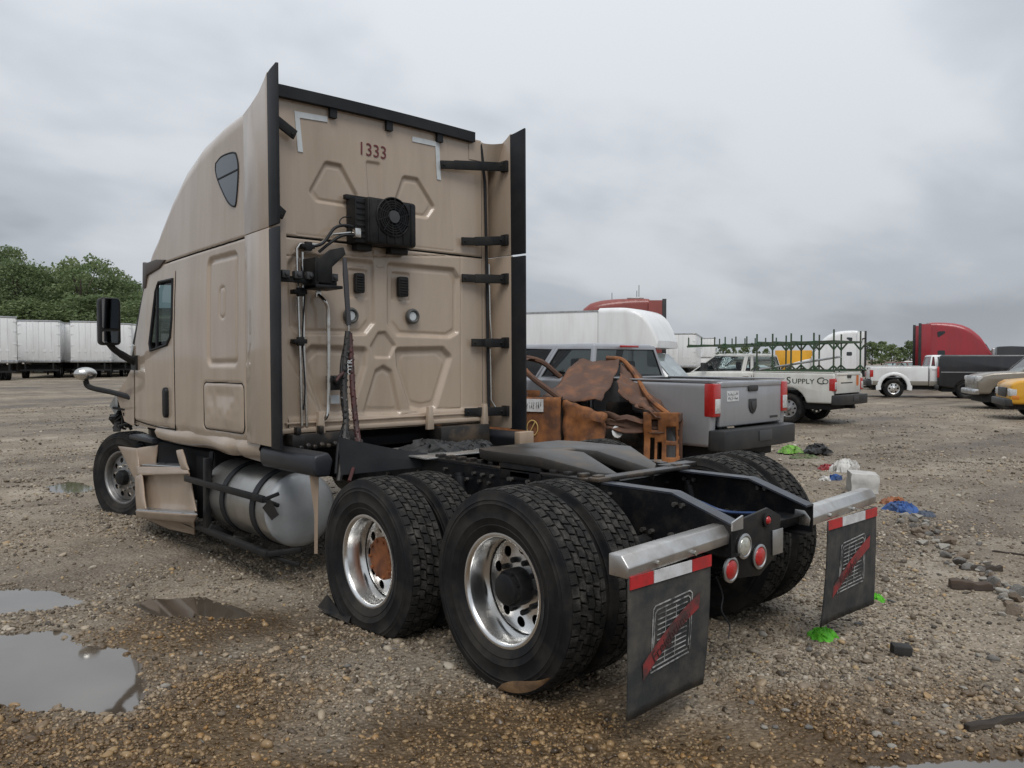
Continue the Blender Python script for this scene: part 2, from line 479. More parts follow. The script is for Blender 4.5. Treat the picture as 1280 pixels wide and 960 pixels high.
def ground_material():
    m = bpy.data.materials.new('gravel_ground'); m.use_nodes = True
    t = m.node_tree; b = t.nodes['Principled BSDF']
    def nn(k, **a):
        n = t.nodes.new(k)
        for q, w in a.items(): setattr(n, q, w)
        return n
    lk = t.links.new
    tcn = nn('ShaderNodeTexCoord'); v = tcn.outputs['Object']
    def noise(s, d=5, r=0.6):
        n = nn('ShaderNodeTexNoise'); n.inputs['Scale'].default_value = s; n.inputs['Detail'].default_value = d; n.inputs['Roughness'].default_value = r
        lk(v, n.inputs['Vector']); return n.outputs['Fac']
    def ramp(f, els):
        r = nn('ShaderNodeValToRGB')
        r.color_ramp.elements[0].position = els[0][0]; r.color_ramp.elements[0].color = (*els[0][1], 1)
        r.color_ramp.elements[1].position = els[-1][0]; r.color_ramp.elements[1].color = (*els[-1][1], 1)
        for p, c in els[1:-1]:
            q = r.color_ramp.elements.new(p); q.color = (*c, 1)
        lk(f, r.inputs[0]); return r.outputs[0]
    def vor(s, feat='F1'):
        n = nn('ShaderNodeTexVoronoi', feature=feat); n.inputs['Scale'].default_value = s
        lk(v, n.inputs['Vector']); return n
    v1 = vor(42); v2 = vor(17)
    sepc = nn('ShaderNodeSeparateColor'); lk(v1.outputs['Color'], sepc.inputs[0])
    peb = ramp(sepc.outputs[0], [(0.0, (0.07, 0.057, 0.043)), (0.35, (0.18, 0.150, 0.115)), (0.7, (0.29, 0.25, 0.20)), (1.0, (0.50, 0.455, 0.39))])
    mud = ramp(noise(0.9, 7, 0.65), [(0.32, (0.115, 0.092, 0.068)), (0.55, (0.215, 0.182, 0.142)), (0.72, (0.325, 0.287, 0.235))])
    gap = nn('ShaderNodeMapRange'); gap.inputs['From Min'].default_value = 0.25; gap.inputs['From Max'].default_value = 0.5
    gap.inputs['To Min'].default_value = 1.0; gap.inputs['To Max'].default_value = 0.0
    dsc = nn('ShaderNodeMath', operation='MULTIPLY'); dsc.inputs[1].default_value = 1.0
    lk(v1.outputs['Distance'], dsc.inputs[0]); lk(dsc.outputs[0], gap.inputs[0])
    cov = nn('ShaderNodeMapRange'); cov.inputs['From Min'].default_value = 0.35; cov.inputs['From Max'].default_value = 0.6
    cov.inputs['To Min'].default_value = 0.35; cov.inputs['To Max'].default_value = 0.95
    lk(noise(3.0, 4), cov.inputs[0])
    fac = nn('ShaderNodeMath', operation='MULTIPLY'); lk(gap.outputs[0], fac.inputs[0]); lk(cov.outputs[0], fac.inputs[1])
    mx = nn('ShaderNodeMix', data_type='RGBA'); lk(fac.outputs[0], mx.inputs['Factor']); lk(mud, mx.inputs['A']); lk(peb, mx.inputs['B'])
    # broad damp streaks and pale dry lanes worn by tyres
    mp = nn('ShaderNodeMapping'); mp.inputs['Rotation'].default_value = (0, 0, 0.35); mp.inputs['Scale'].default_value = (0.10, 0.45, 1)
    lk(v, mp.inputs[0]); ln = nn('ShaderNodeTexNoise'); ln.inputs['Scale'].default_value = 1.0; ln.inputs['Detail'].default_value = 6; lk(mp.outputs[0], ln.inputs['Vector'])
    tone = ramp(ln.outputs['Fac'], [(0.36, (0.60, 0.55, 0.50)), (0.47, (0.98, 0.96, 0.92)), (0.62, (1.36, 1.33, 1.28))])
    mul = nn('ShaderNodeMix', data_type='RGBA', blend_type='MULTIPLY'); mul.inputs['Factor'].default_value = 1.0
    lk(mx.outputs['Result'], mul.inputs['A']); lk(tone, mul.inputs['B'])
    dm = damp_mask(t, v); lk(damp_tint(t, mul.outputs['Result'], dm, (.42, .33, .22)), b.inputs['Base Color'])
    rr = nn('ShaderNodeMapRange'); rr.inputs['From Min'].default_value = 0.35; rr.inputs['From Max'].default_value = 0.6
    rr.inputs['To Min'].default_value = 0.5; rr.inputs['To Max'].default_value = 0.85
    lk(ln.outputs['Fac'], rr.inputs[0])
    rd = nn('ShaderNodeMath', operation='MULTIPLY_ADD'); rd.inputs[1].default_value = -.32; lk(dm, rd.inputs[0]); lk(rr.outputs[0], rd.inputs[2]); lk(rd.outputs[0], b.inputs['Roughness'])
    b.inputs['Specular IOR Level'].default_value = 0.35
    add = nn('ShaderNodeMath', operation='ADD'); lk(v1.outputs['Distance'], add.inputs[0])
    m2 = nn('ShaderNodeMath', operation='MULTIPLY'); m2.inputs[1].default_value = 1.2; lk(v2.outputs['Distance'], m2.inputs[0]); lk(m2.outputs[0], add.inputs[1])
    inv = nn('ShaderNodeMath', operation='MULTIPLY'); inv.inputs[1].default_value = -1.0; lk(add.outputs[0], inv.inputs[0])
    bp = nn('ShaderNodeBump'); bp.inputs['Strength'].default_value = 0.75; bp.inputs['Distance'].default_value = 0.02
    lk(inv.outputs[0], bp.inputs['Height']); lk(bp.outputs[0], b.inputs['Normal'])
    return m
GROUND = gridmesh(_P, 'ground', ground_material(), None, smooth=180, flip=True)
tag(GROUND, 'wide yard of wet brown gravel and mud', None, None, 'structure')

WATER = mat('muddy_water', (0.075, 0.060, 0.045), 0.035, 0, (0.11, 0.09, 0.068), 1.5, bump=0.008, bscale=9, ior=2.3)
def grow(p, d):
    cx = sum(q[0] for q in p)/len(p); cy = sum(q[1] for q in p)/len(p)
    return [(q[0]+(q[0]-cx)/max(.01, math.hypot(q[0]-cx, q[1]-cy))*d, q[1]+(q[1]-cy)/max(.01, math.hypot(q[0]-cx, q[1]-cy))*d) for q in p]
PLAB = ['broad shallow puddle mirroring the pale sky', 'long narrow pale puddle behind the broad one', 'dark brown puddle strip mirroring the tan cab side',
        'small pale puddle near the flat front tyre', 'dull wet puddle edge beside the charred plank']
def hull(P):
    P = sorted(set(P)); o = []
    for Q in (P, P[::-1]):
        h = []
        for q in Q:
            while len(h) > 1 and (h[-1][0]-h[-2][0])*(q[1]-h[-2][1])-(h[-1][1]-h[-2][1])*(q[0]-h[-2][0]) <= 0: h.pop()
            h.append(q)
        o += h[:-1]
    return o
for i_, (p, lab) in enumerate(zip(PUD, PLAB)):
    q = hull(grow(p, 0.16)); cx = sum(a[0] for a in q)/len(q); cy = sum(a[1] for a in q)/len(q); n = len(q); zw = -0.0150-.0006*i_
    mb = MB(); mb.add([(a[0], a[1], zw) for a in q] + [(cx, cy, zw)], [(i, (i+1) % n, n) for i in range(n)])
    tag(mb.build('puddle', WATER, None, smooth=0), lab, None, None, 'structure')

# gravel: loose stones, instanced over the near ground
def stone_mesh(name, seed, sub=1, flat=0.6):
    bm = bmesh.new(); bmesh.ops.create_icosphere(bm, subdivisions=sub, radius=1.0)
    o = Vector((seed*3.7, seed*1.3, seed*7.1))
    ax = Vector((1.0, 0.72+0.2*math.sin(seed*2.1), flat+0.12*math.sin(seed*5.3)))
    for q in bm.verts:
        d = 1 + 0.34*mnoise.noise(q.co*1.1+o) + 0.14*mnoise.noise(q.co*2.7+o)
        q.co = Vector((q.co.x*ax.x, q.co.y*ax.y, q.co.z*ax.z))*d
    me = bpy.data.meshes.new(name); bm.to_mesh(me); bm.free()
    me.polygons.foreach_set('use_smooth', [True]*len(me.polygons)); me.set_sharp_from_angle(angle=rad(60))
    return me
def stone_material():
    m = bpy.data.materials.new('gravel_stone'); m.use_nodes = True; t = m.node_tree; b = t.nodes['Principled BSDF']
    oi = t.nodes.new('ShaderNodeObjectInfo'); r = t.nodes.new('ShaderNodeValToRGB'); r.color_ramp.interpolation = 'LINEAR'
    els = [(0.0, (0.05, 0.041, 0.031)), (0.22, (0.145, 0.112, 0.076)), (0.45, (0.24, 0.192, 0.138)), (0.62, (0.205, 0.18, 0.148)),
           (0.78, (0.33, 0.265, 0.185)), (0.90, (0.40, 0.355, 0.285)), (0.965, (0.34, 0.225, 0.10)), (1.0, (0.52, 0.48, 0.42))]
    r.color_ramp.elements[0].color = (*els[0][1], 1); r.color_ramp.elements[1].color = (*els[-1][1], 1)
    for p, c in els[1:-1]:
        q = r.color_ramp.elements.new(p); q.color = (*c, 1)
    t.links.new(oi.outputs['Random'], r.inputs[0])
    n = t.nodes.new('ShaderNodeTexNoise'); n.inputs['Scale'].default_value = 2.0; n.inputs['Detail'].default_value = 5
    tcn = t.nodes.new('ShaderNodeTexCoord'); t.links.new(tcn.outputs['Object'], n.inputs['Vector'])
    mr = t.nodes.new('ShaderNodeMapRange'); mr.inputs['To Min'].default_value = 0.72; mr.inputs['To Max'].default_value = 1.2
    t.links.new(n.outputs['Fac'], mr.inputs[0])
    mu = t.nodes.new('ShaderNodeVectorMath'); mu.operation = 'SCALE'
    t.links.new(r.outputs[0], mu.inputs[0]); t.links.new(mr.outputs[0], mu.inputs['Scale']); dm = damp_mask(t, oi.outputs['Location']); t.links.new(damp_tint(t, mu.outputs[0], dm, (.80, .62, .40)), b.inputs['Base Color'])
    rd = t.nodes.new('ShaderNodeMath'); rd.operation = 'MULTIPLY_ADD'; rd.inputs[1].default_value = -.2; rd.inputs[2].default_value = .5; t.links.new(dm, rd.inputs[0]); t.links.new(rd.outputs[0], b.inputs['Roughness']); b.inputs['Specular IOR Level'].default_value = 0.4
    return m
STONE = stone_material()
gcol = bpy.data.collections.new('gravel_shapes')
for k in range(7):
    me = stone_mesh('gravel_shape', k+1, 2 if k < 2 else 1); me.materials.append(STONE)
    gcol.objects.link(bpy.data.objects.new('gravel_shape_%02d' % k, me))
def scatter():
    xs, ys, sc = [], [], []
    for r0, r1, dens, med, sig in ((2.0, 5.0, 4300, 0.0085, 0.42), (5.0, 7.5, 3000, 0.0092, 0.42), (7.5, 11, 1000, 0.0115, 0.40), (11, 18, 330, 0.0145, 0.42), (18, 34, 55, 0.020, 0.45),
                                   (2.2, 9, 85, 0.021, 0.30)):
        half = rad(50); n = int(half*(r1*r1-r0*r0)*dens)
        r = np.sqrt(RNG.uniform(r0*r0, r1*r1, n)); a = CAM_YAW + RNG.uniform(-half, half, n)
        x = CAM_POS[0]+r*np.sin(a); y = CAM_POS[1]+r*np.cos(a)
        s = .88*med*np.exp(RNG.normal(0, sig*1.12, n))
        keep = RNG.uniform(0, 1, n) < np.clip(0.15 + 2.6*(fbm(x*1.6, y*1.6, 4, 40)-0.27), 0.12, 1.0)*np.clip(.35 + 3.2*(fbm(x*.45+3, y*.45, 3, 77)-.30), .28, 1.0)
        xs.append(x[keep]); ys.append(y[keep]); sc.append(s[keep])
    x = np.concatenate(xs); y = np.concatenate(ys); s = np.minimum(np.concatenate(sc), 0.042)
    h = ground_h(x, y)
    ok = (h > -0.0165 - 0.25*s) | (RNG.uniform(0, 1, len(x)) < 0.015)
    x, y, s, h = x[ok], y[ok], s[ok], h[ok]
    me = bpy.data.meshes.new('gravel'); n = len(x)
    me.vertices.add(n); me.vertices.foreach_set('co', np.stack([x, y, h + s*0.16], -1).astype(np.float32).reshape(-1))
    a = me.attributes.new('scl', 'FLOAT', 'POINT'); a.data.foreach_set('value', s.astype(np.float32))
    a = me.attributes.new('rot', 'FLOAT_VECTOR', 'POINT')
    a.data.foreach_set('vector', np.stack([RNG.normal(0, .3, n), RNG.normal(0, .3, n), RNG.uniform(0, 6.28, n)], -1).astype(np.float32).reshape(-1))
    a = me.attributes.new('idx', 'INT', 'POINT'); a.data.foreach_set('value', RNG.integers(0, 7, n).astype(np.int32))
    o = bpy.data.objects.new('gravel', me); COL.objects.link(o); me.materials.append(STONE)
    g = bpy.data.node_groups.new('gravel_scatter', 'GeometryNodeTree')
    g.interface.new_socket('Geometry', in_out='INPUT', socket_type='NodeSocketGeometry')
    g.interface.new_socket('Geometry', in_out='OUTPUT', socket_type='NodeSocketGeometry')
    gi = g.nodes.new('NodeGroupInput'); go = g.nodes.new('NodeGroupOutput')
    ip = g.nodes.new('GeometryNodeInstanceOnPoints'); ci = g.nodes.new('GeometryNodeCollectionInfo')
    ci.inputs['Collection'].default_value = gcol; ci.inputs['Separate Children'].default_value = True; ci.inputs['Reset Children'].default_value = True
    def na(nm, dt):
        q = g.nodes.new('GeometryNodeInputNamedAttribute'); q.data_type = dt; q.inputs['Name'].default_value = nm
        return q.outputs['Attribute']
    g.links.new(gi.outputs[0], ip.inputs['Points']); g.links.new(ci.outputs[0], ip.inputs['Instance'])
    ip.inputs['Pick Instance'].default_value = True
    g.links.new(na('idx', 'INT'), ip.inputs['Instance Index']); g.links.new(na('rot', 'FLOAT_VECTOR'), ip.inputs['Rotation']); g.links.new(na('scl', 'FLOAT'), ip.inputs['Scale'])
    g.links.new(ip.outputs[0], go.inputs[0])
    md = o.modifiers.new('scatter', 'NODES'); md.node_group = g
    tag(o, 'loose wet brown and grey gravel stones on the yard', 'gravel', None, 'stuff')
    print('gravel stones', n)
scatter()
# ================================================================ TAN SEMI TRUCK  (x right, y forward, z up; rear axle at y = 0)
T = empty('semi_truck')
T.rotation_euler = (-0.0063, 0, 0)
tag(T, 'tan sleeper semi truck without a trailer, seen from behind, with a flat left tyre', 'truck')
YW = 2.75
def c1(a, b): return wall(a/3.5556+320, b/3.5556+70)
def c2(a, b): return wall(a/3.5556+320, b/3.5556+300)
def mir(p, cx=-0.133): return [(2*cx-a, b) for a, b in p]
# ---- rear wall: one pressed skin, panels sunk into it
def rear_wall():
    st = 0.009
    xs = np.arange(-1.02, 1.0201, st); zs = np.arange(1.19, 3.90, st)
    X, Z = np.meshgrid(xs, zs); dep = np.zeros_like(X)      # + = sunk (forward)
    def shrink(p, r):
        cx = sum(q[0] for q in p)/len(p); cz = sum(q[1] for q in p)/len(p)
        R_ = sum(math.hypot(q[0]-cx, q[1]-cz) for q in p)/len(p); k = max(.1, 1-r/R_)
        return [(cx+(a-cx)*k, cz+(b-cz)*k) for a, b in p]
    def panel(poly, depth, band, r=0.06):
        nonlocal dep
        sd = sdpoly(X, Z, shrink(poly, r)) - r
        dep = dep + depth*sst(0.0, -band, sd)
        return sd
    def ridge(poly, h, w, r=0.06, off=0.0):
        nonlocal dep
        sd = sdpoly(X, Z, shrink(poly, r)) - r + off
        dep = dep + h*np.exp(-(sd/w)**2)
    ur = [c2(585,90), c2(890,118), c2(908,150), c2(905,405), c2(872,424), c2(620,412), c2(585,365)]
    lt = [c2(622,470), c2(845,466), c2(875,500), c2(800,745), c2(740,757), c2(690,745), c2(628,540)]
    for p in (ur, mir(ur)):
        panel(p, 0.032, 0.034, .045); panel(shrink(p, 0.07), -0.007, 0.02, .04)
    for p in (lt, mir(lt)):
        panel(p, 0.038, 0.042, 0.05); panel(shrink(p, 0.09), -0.006, 0.015, .05)
    arch = [c2(478,775), c2(540,565), c2(570,548), c2(602,568), c2(645,775)]
    panel(arch, 0.026, 0.032, 0.04); panel(shrink(arch, .06), -0.005, .02, .03)
    dia = [c2(510,465), c2(548,398), c2(578,396), c2(626,462), c2(600,518), c2(530,516)]
    panel(dia, 0.020, 0.022, 0.03)
    nt_ = [c2(522,20), c2(592,30), c2(588,90), c2(570,116), c2(545,114), c2(527,85)]
    panel(nt_, 0.010, 0.02, 0.03)
    ut = [c1(240,598), c1(318,455), c1(382,468), c1(462,620), c1(430,655), c1(262,628)]
    for p in (ut, [c1(618,650), c1(662,520), c1(722,530), c1(803,668), c1(775,708), c1(640,690)]):
        panel(p, 0.024, 0.024, 0.045); panel(shrink(p, .05), -0.006, .015, .04)
    panel([c1(500,452), c1(552,460), c1(562,640), c1(512,630)], 0.013, 0.022, 0.03)
    # louvre recesses
    for a in ((422,115,505,245), (618,130,692,258)):
        panel([c2(a[0],a[1]), c2(a[2],a[1]+8), c2(a[2],a[3]+8), c2(a[0],a[3])], 0.012, 0.012, 0.02)
    # border crease of the lower wall and shallow edge channels
    ridge([c2(130,60), c2(915,62), c2(915,735), c2(815,737), c2(640,765), c2(300,772), c2(130,490)], 0.007, 0.006, 0.02)
    ridge([c1(172,180), c1(850,330), c1(885,855), c1(180,775)], 0.004, 0.006, 0.02)
    # roof seam
    dep += 0.016*np.exp(-((Z-2.778)/0.009)**2)
    dep += -0.014*sst(1.345, 1.30, Z)*sst(1.19, 1.22, Z)
    dep += 0.004*(fbm(X*2.5, Z*2.5, 3, 5)-0.45)
    P = np.stack([X, YW+dep, Z], -1)
    # quarter-round corners towards the sides
    out = []
    for row in P:
        out.append(row)
    o = gridmesh(P, 'rear_wall', TAN, T)
    for s in (-1, 1):
        cm = MB(); ring = []
        for k in range(9):
            a = k/8*PI/2; ring.append((s*(1.018+0.20*math.sin(a)), YW+0.22*(1-math.cos(a))))
        zt = lambda x: 3.70 + math.sqrt(max(0, .19**2-(min(1.19, abs(x))-1.0)**2))
        for i in range(8):
            (xa, ya), (xb, yb) = ring[i], ring[i+1]
            cm.add([(xa,ya,1.19),(xb,yb,1.19),(xb,yb,zt(xb)),(xa,ya,zt(xa))], [(0,1,2,3)])
        cm.build('corner_panel', TAN, T, smooth=60)
    return o
RW = rear_wall()
# two black louvred vents in the rear wall
for a in ((441,136,482,228), (634,153,676,245)):
    p = rpoly(*[(u+v)/2 for u, v in zip(c2(a[0],a[1]), c2(a[2],a[3]))], abs(c2(a[2],a[3])[0]-c2(a[0],a[1])[0]), abs(c2(a[2],a[3])[1]-c2(a[0],a[1])[1]), .02)
    mb = MB(); mb.prism(p, 'y', YW-0.025, YW+0.02)
    zz0 = min(q[1] for q in p); zz1 = max(q[1] for q in p); xx0 = min(q[0] for q in p); xx1 = max(q[0] for q in p)
    for k in range(6):
        z = zz0+.03+(zz1-zz0-.06)*k/5; mb.bx(xx0+.012, xx1-.012, YW-.034, YW-.02, z-.006, z+.006)
    mb.build('vent', BLK, RW, 0.004)
for px, py in ((438,392), (515,393)):
    x, z = wall(px, py, YW+.02)
    mb = MB(); mb.lathe([(.040,.02),(.066,.02),(.070,-.006),(.064,-.018),(.052,-.022),(.044,-.012),(.042,.01)], 28, (x, YW-.004, z), 'y')
    r_ = mb.build('inspection_port', mat('port_grey', (.11,.11,.105), .45, .3), RW)
    mb = MB(); mb.lathe([(0,.0),(.038,.002),(.045,.012)], 24, (x, YW-.01, z), 'y'); mb.build('lens', TAPE, RW)
def lshape(pts, w, name, y=YW-0.0035):
    mb = MB()
    for (a, b) in zip(pts[:-1], pts[1:]):
        mb.beam((a[0], y, a[1]), (b[0], y, b[1]), 0.004, w, (0, 0, 1) if abs(a[0]-b[0]) > abs(a[1]-b[1]) else (1, 0, 0))
    return mb.build(name, TAPE, RW)
for (k, e1, e2) in (((187,247),(322,270),(202,415)), ((811,382),(700,358),(818,540))):
    a, b, d = c1(*k), c1(*e1), c1(*e2)
    s_ = 1 if b[0] > a[0] else -1
    mb = MB(); w = 0.045; y0, y1 = YW-.007, YW-.003
    mb.prism([(a[0]-s_*w/2, a[1]+w/2), (b[0], b[1]+w/2), (b[0], b[1]-w/2), (a[0]+s_*w/2, a[1]-w/2), (d[0]+s_*w/2, d[1]), (d[0]-s_*w/2, d[1])], 'y', y0, y1)
    mb.build('corner_tape', TAPE, RW)
tx, tz = c1(524, 412)
text('unit_number', '1333', 0.155, Matrix.Translation((tx, YW-.004, tz)) @ Matrix.Rotation(PI/2, 4, 'X'), NUM, RW, 0.001, 0.95)
# lower sill and under-wall clutter
mb = MB(); mb.bx(-1.10, 1.04, 2.70, 2.80, 1.205, 1.245); mb.bx(-1.05, 0.98, 2.715, 2.76, 1.275, 1.292)
mb.build('rear_sill', TAN, T, .008)
for x in (-.78, .32, .97):
    mb = MB(); mb.prism([(x-.03,1.16),(x+.045,1.16),(x+.03,1.37),(x-.015,1.37)], 'y', 2.655, 2.70); mb.build('sill_bracket', TAN, T, .006)

# ---- cab shell: loft of roof, sleeper and cab sides
HY = np.array([2.90, 3.0, 3.25, 3.7, 4.15, 4.58, 4.96, 5.24, 5.48, 5.62, 5.9, 6.15, 6.25])
HZ = np.array([3.90, 3.915, 3.925, 3.91, 3.865, 3.765, 3.575, 3.345, 3.08, 2.83, 2.33, 1.92, 1.72])
WINP = [(4.775,2.585),(4.76,2.20),(4.80,2.03),(4.90,1.955),(5.40,1.905),(5.43,1.98),(5.28,2.50),(5.20,2.59)]
UPW = None
def side_disp(Y, Z):
    """outward displacement of the cab side, metres"""
    d = np.zeros_like(Y)
    def sdr(y0, y1, z0, z1, r):
        return sdpoly(Y, Z, [(y0+r,z0+r),(y1-r,z0+r),(y1-r,z1-r),(y0+r,z1-r)])-r
    s = sdr(3.235, 3.905, 1.735, 2.71, .09)
    d -= .024*sst(0, -.03, s); d += .014*sst(-.045, -.07, s)
    s = sdr(3.52, 3.64, 2.16, 2.42, .05)
    d -= .010*np.exp(-(s/.010)**2)
    s = sdr(3.14, 3.995, 1.185, 1.60, .06)                       # luggage door
    d -= .012*np.exp(-(s/.0085)**2)
    d -= np.where(s < 0, .022*(fbm(Y*4, Z*4, 3, 8)-.45)*sst(0, -.12, s)*2, 0)
    d -= .012*np.exp(-((Y-3.085)/.007)**2)*sst(2.80, 2.77, Z)
    d -= .014*np.exp(-((Z-2.795+.012*(Y-3))/.010)**2)*sst(5.12, 5.0, Y)   # roof seam
    d -= .013*np.exp(-((Y-4.715)/.008)**2)*sst(2.70, 2.62, Z)*sst(1.08, 1.12, Z)   # door shut line
    low = sst(1.40, 1.12, Z)*sst(5.6, 4.8, Y)
    d -= .05*low*np.clip(fbm(Y*3.2+2, Z*2.2, 3, 14)-.40, 0, 1)
    d -= .02*sst(1.19, 1.10, Z)
    d += .0025*(fbm(Y*2, Z*2, 3, 31)-.45)
    # crease above the upper window
    return d
def shell():
    ys = np.concatenate([np.arange(2.97, 5.3, .014), np.arange(5.3, 6.26, .02)]); nr = 26; z0 = 1.10
    zt = 1.0
    rows = []
    nz = 190
    for y in ys:
        H = float(np.interp(y, HY, HZ)); r = float(np.interp(y, [2.9, 3.6, 4.6, 5.3, 5.6, 6.25], [.20, .25, .34, .36, .20, .12]))
        Wd = float(np.interp(y, [2.9, 4.7, 5.6, 6.25], [1.215, 1.215, 1.20, 1.15]))
        lean = float(np.interp(y, [2.9, 4.2, 5.0, 5.5, 6.25], [.035, .06, .10, .10, .06]))
        zc_ = H-r
        z = np.linspace(z0, zc_, nz)
        xin = lean*sst(1.9, 3.9, z)*1.0
        L_ = -(Wd-xin); top = L_[-1]
        a = np.linspace(0, PI/2, nr)[1:]
        ax_ = top + r*(1-np.cos(a)); az = zc_ + r*np.sin(a)
        m = np.linspace(ax_[-1], 0, 14)[1:]; mz = H + 0.05*(1-(m/ax_[-1])**2)
        lx = np.concatenate([L_, ax_, m]); lz = np.concatenate([z, az, mz])
        dsp = np.concatenate([np.ones(nz), np.zeros(len(a)+len(m))])
        rows.append((lx, lz, dsp))
    LX = np.array([r[0] for r in rows]); LZ = np.array([r[1] for r in rows]); DS = np.array([r[2] for r in rows])
    YY = np.repeat(ys[:, None], LX.shape[1], 1)
    D_ = side_disp(YY, LZ)
    # flute beside the upper window continuing over the roof shoulder
    LX2 = LX - D_*DS
    Lp = np.stack([LX2, YY, LZ], -1); Rp = np.stack([-LX2[:, ::-1][:, 1:], YY[:, 1:], LZ[:, ::-1][:, 1:]], -1)
    P = np.concatenate([Lp, Rp], 1)
    cy = 0.25*(P[:-1,:-1]+P[1:,:-1]+P[:-1,1:]+P[1:,1:])
    inw = sdpoly(cy[...,1], cy[...,2], WINP) < 0.0
    side = np.abs(cy[...,0]) > 0.9
    glassz = (cy[...,1] > 5.64) & (cy[...,1] < 6.12) & (np.abs(cy[...,0]) < 0.97) & (cy[...,2] > np.interp(cy[...,1], HY, HZ)-.09)
    mask = ~((inw & side) | glassz)
    o = gridmesh(P, 'cab_shell', TAN, T, mask)
    return o
SH = shell()
def xs_at(y, z): 
    Wd = float(np.interp(y, [2.9, 4.7, 5.6, 6.25], [1.215, 1.215, 1.20, 1.15])); lean = float(np.interp(y, [2.9, 4.2, 5.0, 5.5, 6.25], [.035, .06, .10, .10, .06]))
    return Wd - lean*float(sst(1.9, 3.9, np.array(z)))
for s in (-1, 1):
    mb = MB(); pts = [(s*(xs_at(a, b)+.002), a, b) for a, b in WINP]; pts.append(pts[0]); mb.tube(pts, .016, 6, False)
    wf = mb.build('window_seal', RUBTRIM, SH)
    mb = MB(); q = [(s*(xs_at(a, b)-.02), a, b) for a, b in WINP]; mb.add(q, [tuple(range(len(q)))]); mb.build('door_window', GLASSW, SH, smooth=0)
    q1 = (s*(xs_at(5.27, 2.55)-.004), 5.25, 2.57); q2 = (s*(xs_at(5.3, 1.95)-.004), 5.22, 1.93)
    mb = MB(); mb.beam(q1, q2, .02, .035, (0, 1, 0)); mb.build('window_divider', RUBTRIM, SH)
GAP = mat('panel_gap_black', (.006,.006,.006), .9, spec=.1)
def side_line(pts, nm='panel_gap', r=.0055, s=-1, dx=-.006):
    P = []
    for (a, b), (c_, d_) in zip(pts[:-1], pts[1:]):
        n = max(2, int(math.hypot(c_-a, d_-b)/.08))
        P += [(a+(c_-a)*k/n, b+(d_-b)*k/n) for k in range(n)]
    P.append(pts[-1]); mb = MB(); mb.tube([(s*(xs_at(y, z)+dx), y, z) for y, z in P], r, 5); return mb.build(nm, GAP, SH)
for s in (-1, 1):
    side_line([(2.98,2.795),(4.0,2.783),(5.08,2.770)], s=s); side_line([(4.715,2.66),(4.715,1.12)], s=s); side_line([(4.715,1.13),(5.3,1.125),(6.05,1.15)], s=s)
    q = rpoly(3.5675, 1.3925, .855, .415, .06); side_line(q+[q[0]], s=s, r=.004); side_line([(3.085,2.77),(3.085,1.12)], s=s, r=.004); side_line([(6.06,1.15),(6.09,1.85)], s=s, r=.005)
mb = MB(); mb.bx(-1.02,1.02,YW+.004,YW+.02,2.7725,2.7835); mb.build('wall_seam', GAP, RW)
# windscreen
zf = lambda y: float(np.interp(y, HY, HZ))
mb = MB()
for i, (a, b) in enumerate([(5.64, 5.88), (5.88, 6.12)]):
    mb.add([(-.96, a, zf(a)+.0), (.96, a, zf(a)+.0), (.96, b, zf(b)), (-.96, b, zf(b))], [(0,1,2,3)])
mb.build('windscreen', GLASSW, SH, smooth=0)
# interior
mb = MB(); mb.bx(-1.0, 1.0, 5.75, 6.1, 1.2, 1.82); mb.bx(-1.1, 1.1, 4.60, 4.68, 1.2, 2.75); mb.bx(-1.05, 1.05, 4.6, 6.1, 1.16, 1.22)
mb.bx(-.85, -.35, 4.85, 5.35, 1.22, 1.6); mb.bx(-.83, -.37, 4.82, 4.98, 1.6, 2.3); mb.bx(.35, .85, 4.85, 5.35, 1.22, 1.6); mb.bx(.37, .83, 4.82, 4.98, 1.6, 2.3)
mb.build('interior', DARKIN, T, .03)
mb = MB(); mb.lathe([(.20,-.015),(.215,0),(.20,.015),(.185,0)], 24, (-.6, 5.62, 1.85), 'y', True); mb.build('steering_wheel', DARKIN, T)
# upper sleeper windows
def c3(a, b, x=-1.19): return on(0, x, a/3.4286+90, b/3.4286+70)[1:]
upw = [c3(612,445), c3(640,415), c3(690,400), c3(706,420), c3(714,480), c3(708,610), c3(697,632), c3(668,608), c3(628,530), c3(612,480)]
for s in (-1, 1):
    pts = [(s*(xs_at(a, b)+.001), a, b) for a, b in spline([(p[0], p[1], 0) for p in upw+[upw[0]]], 4) for a, b in [(a, b)]] if False else [(s*(xs_at(p[0], p[1])+.001), p[0], p[1]) for p in spline([(q[0], q[1], 0) for q in upw+[upw[0]]], 4)]
    mb = MB(); mb.tube(pts, .009, 6, False); g = mb.build('window_seal', RUBTRIM, SH)
    mb = MB(); q = [(p[0]+s*.004, p[1], p[2]) for p in pts[:-1]]; cx = sum(p[1] for p in q)/len(q); cz = sum(p[2] for p in q)/len(q)
    n = len(q); mb.add(q + [(s*(xs_at(cx, cz)+.005), cx, cz)], [(i, (i+1) % n, n) for i in range(n)])
    mb.build('sleeper_window', mat('sleeper_window_glass', (0.035, 0.05, 0.065), 0.12, 0, coat=.5), SH, smooth=0)
    a, b = c3(624,515), c3(713,473)
    mb = MB(); mb.beam((s*(xs_at(*a)+.007), *a), (s*(xs_at(*b)+.007), *b), .006, .012, (0, 0, 1)); mb.build('window_bar', RUBTRIM, SH)
# door handles, door hinge-side trim
mb = MB(); mb.prism(rpoly(4.93, 1.385, .105, .30, .05), 'x', -1.245, -1.195); mb.build('door_handle', BLK, SH, .012)
mb = MB(); mb.prism(rpoly(4.93, 1.385, .105, .30, .05), 'x', 1.195, 1.245); mb.build('door_handle', BLK, SH, .012)
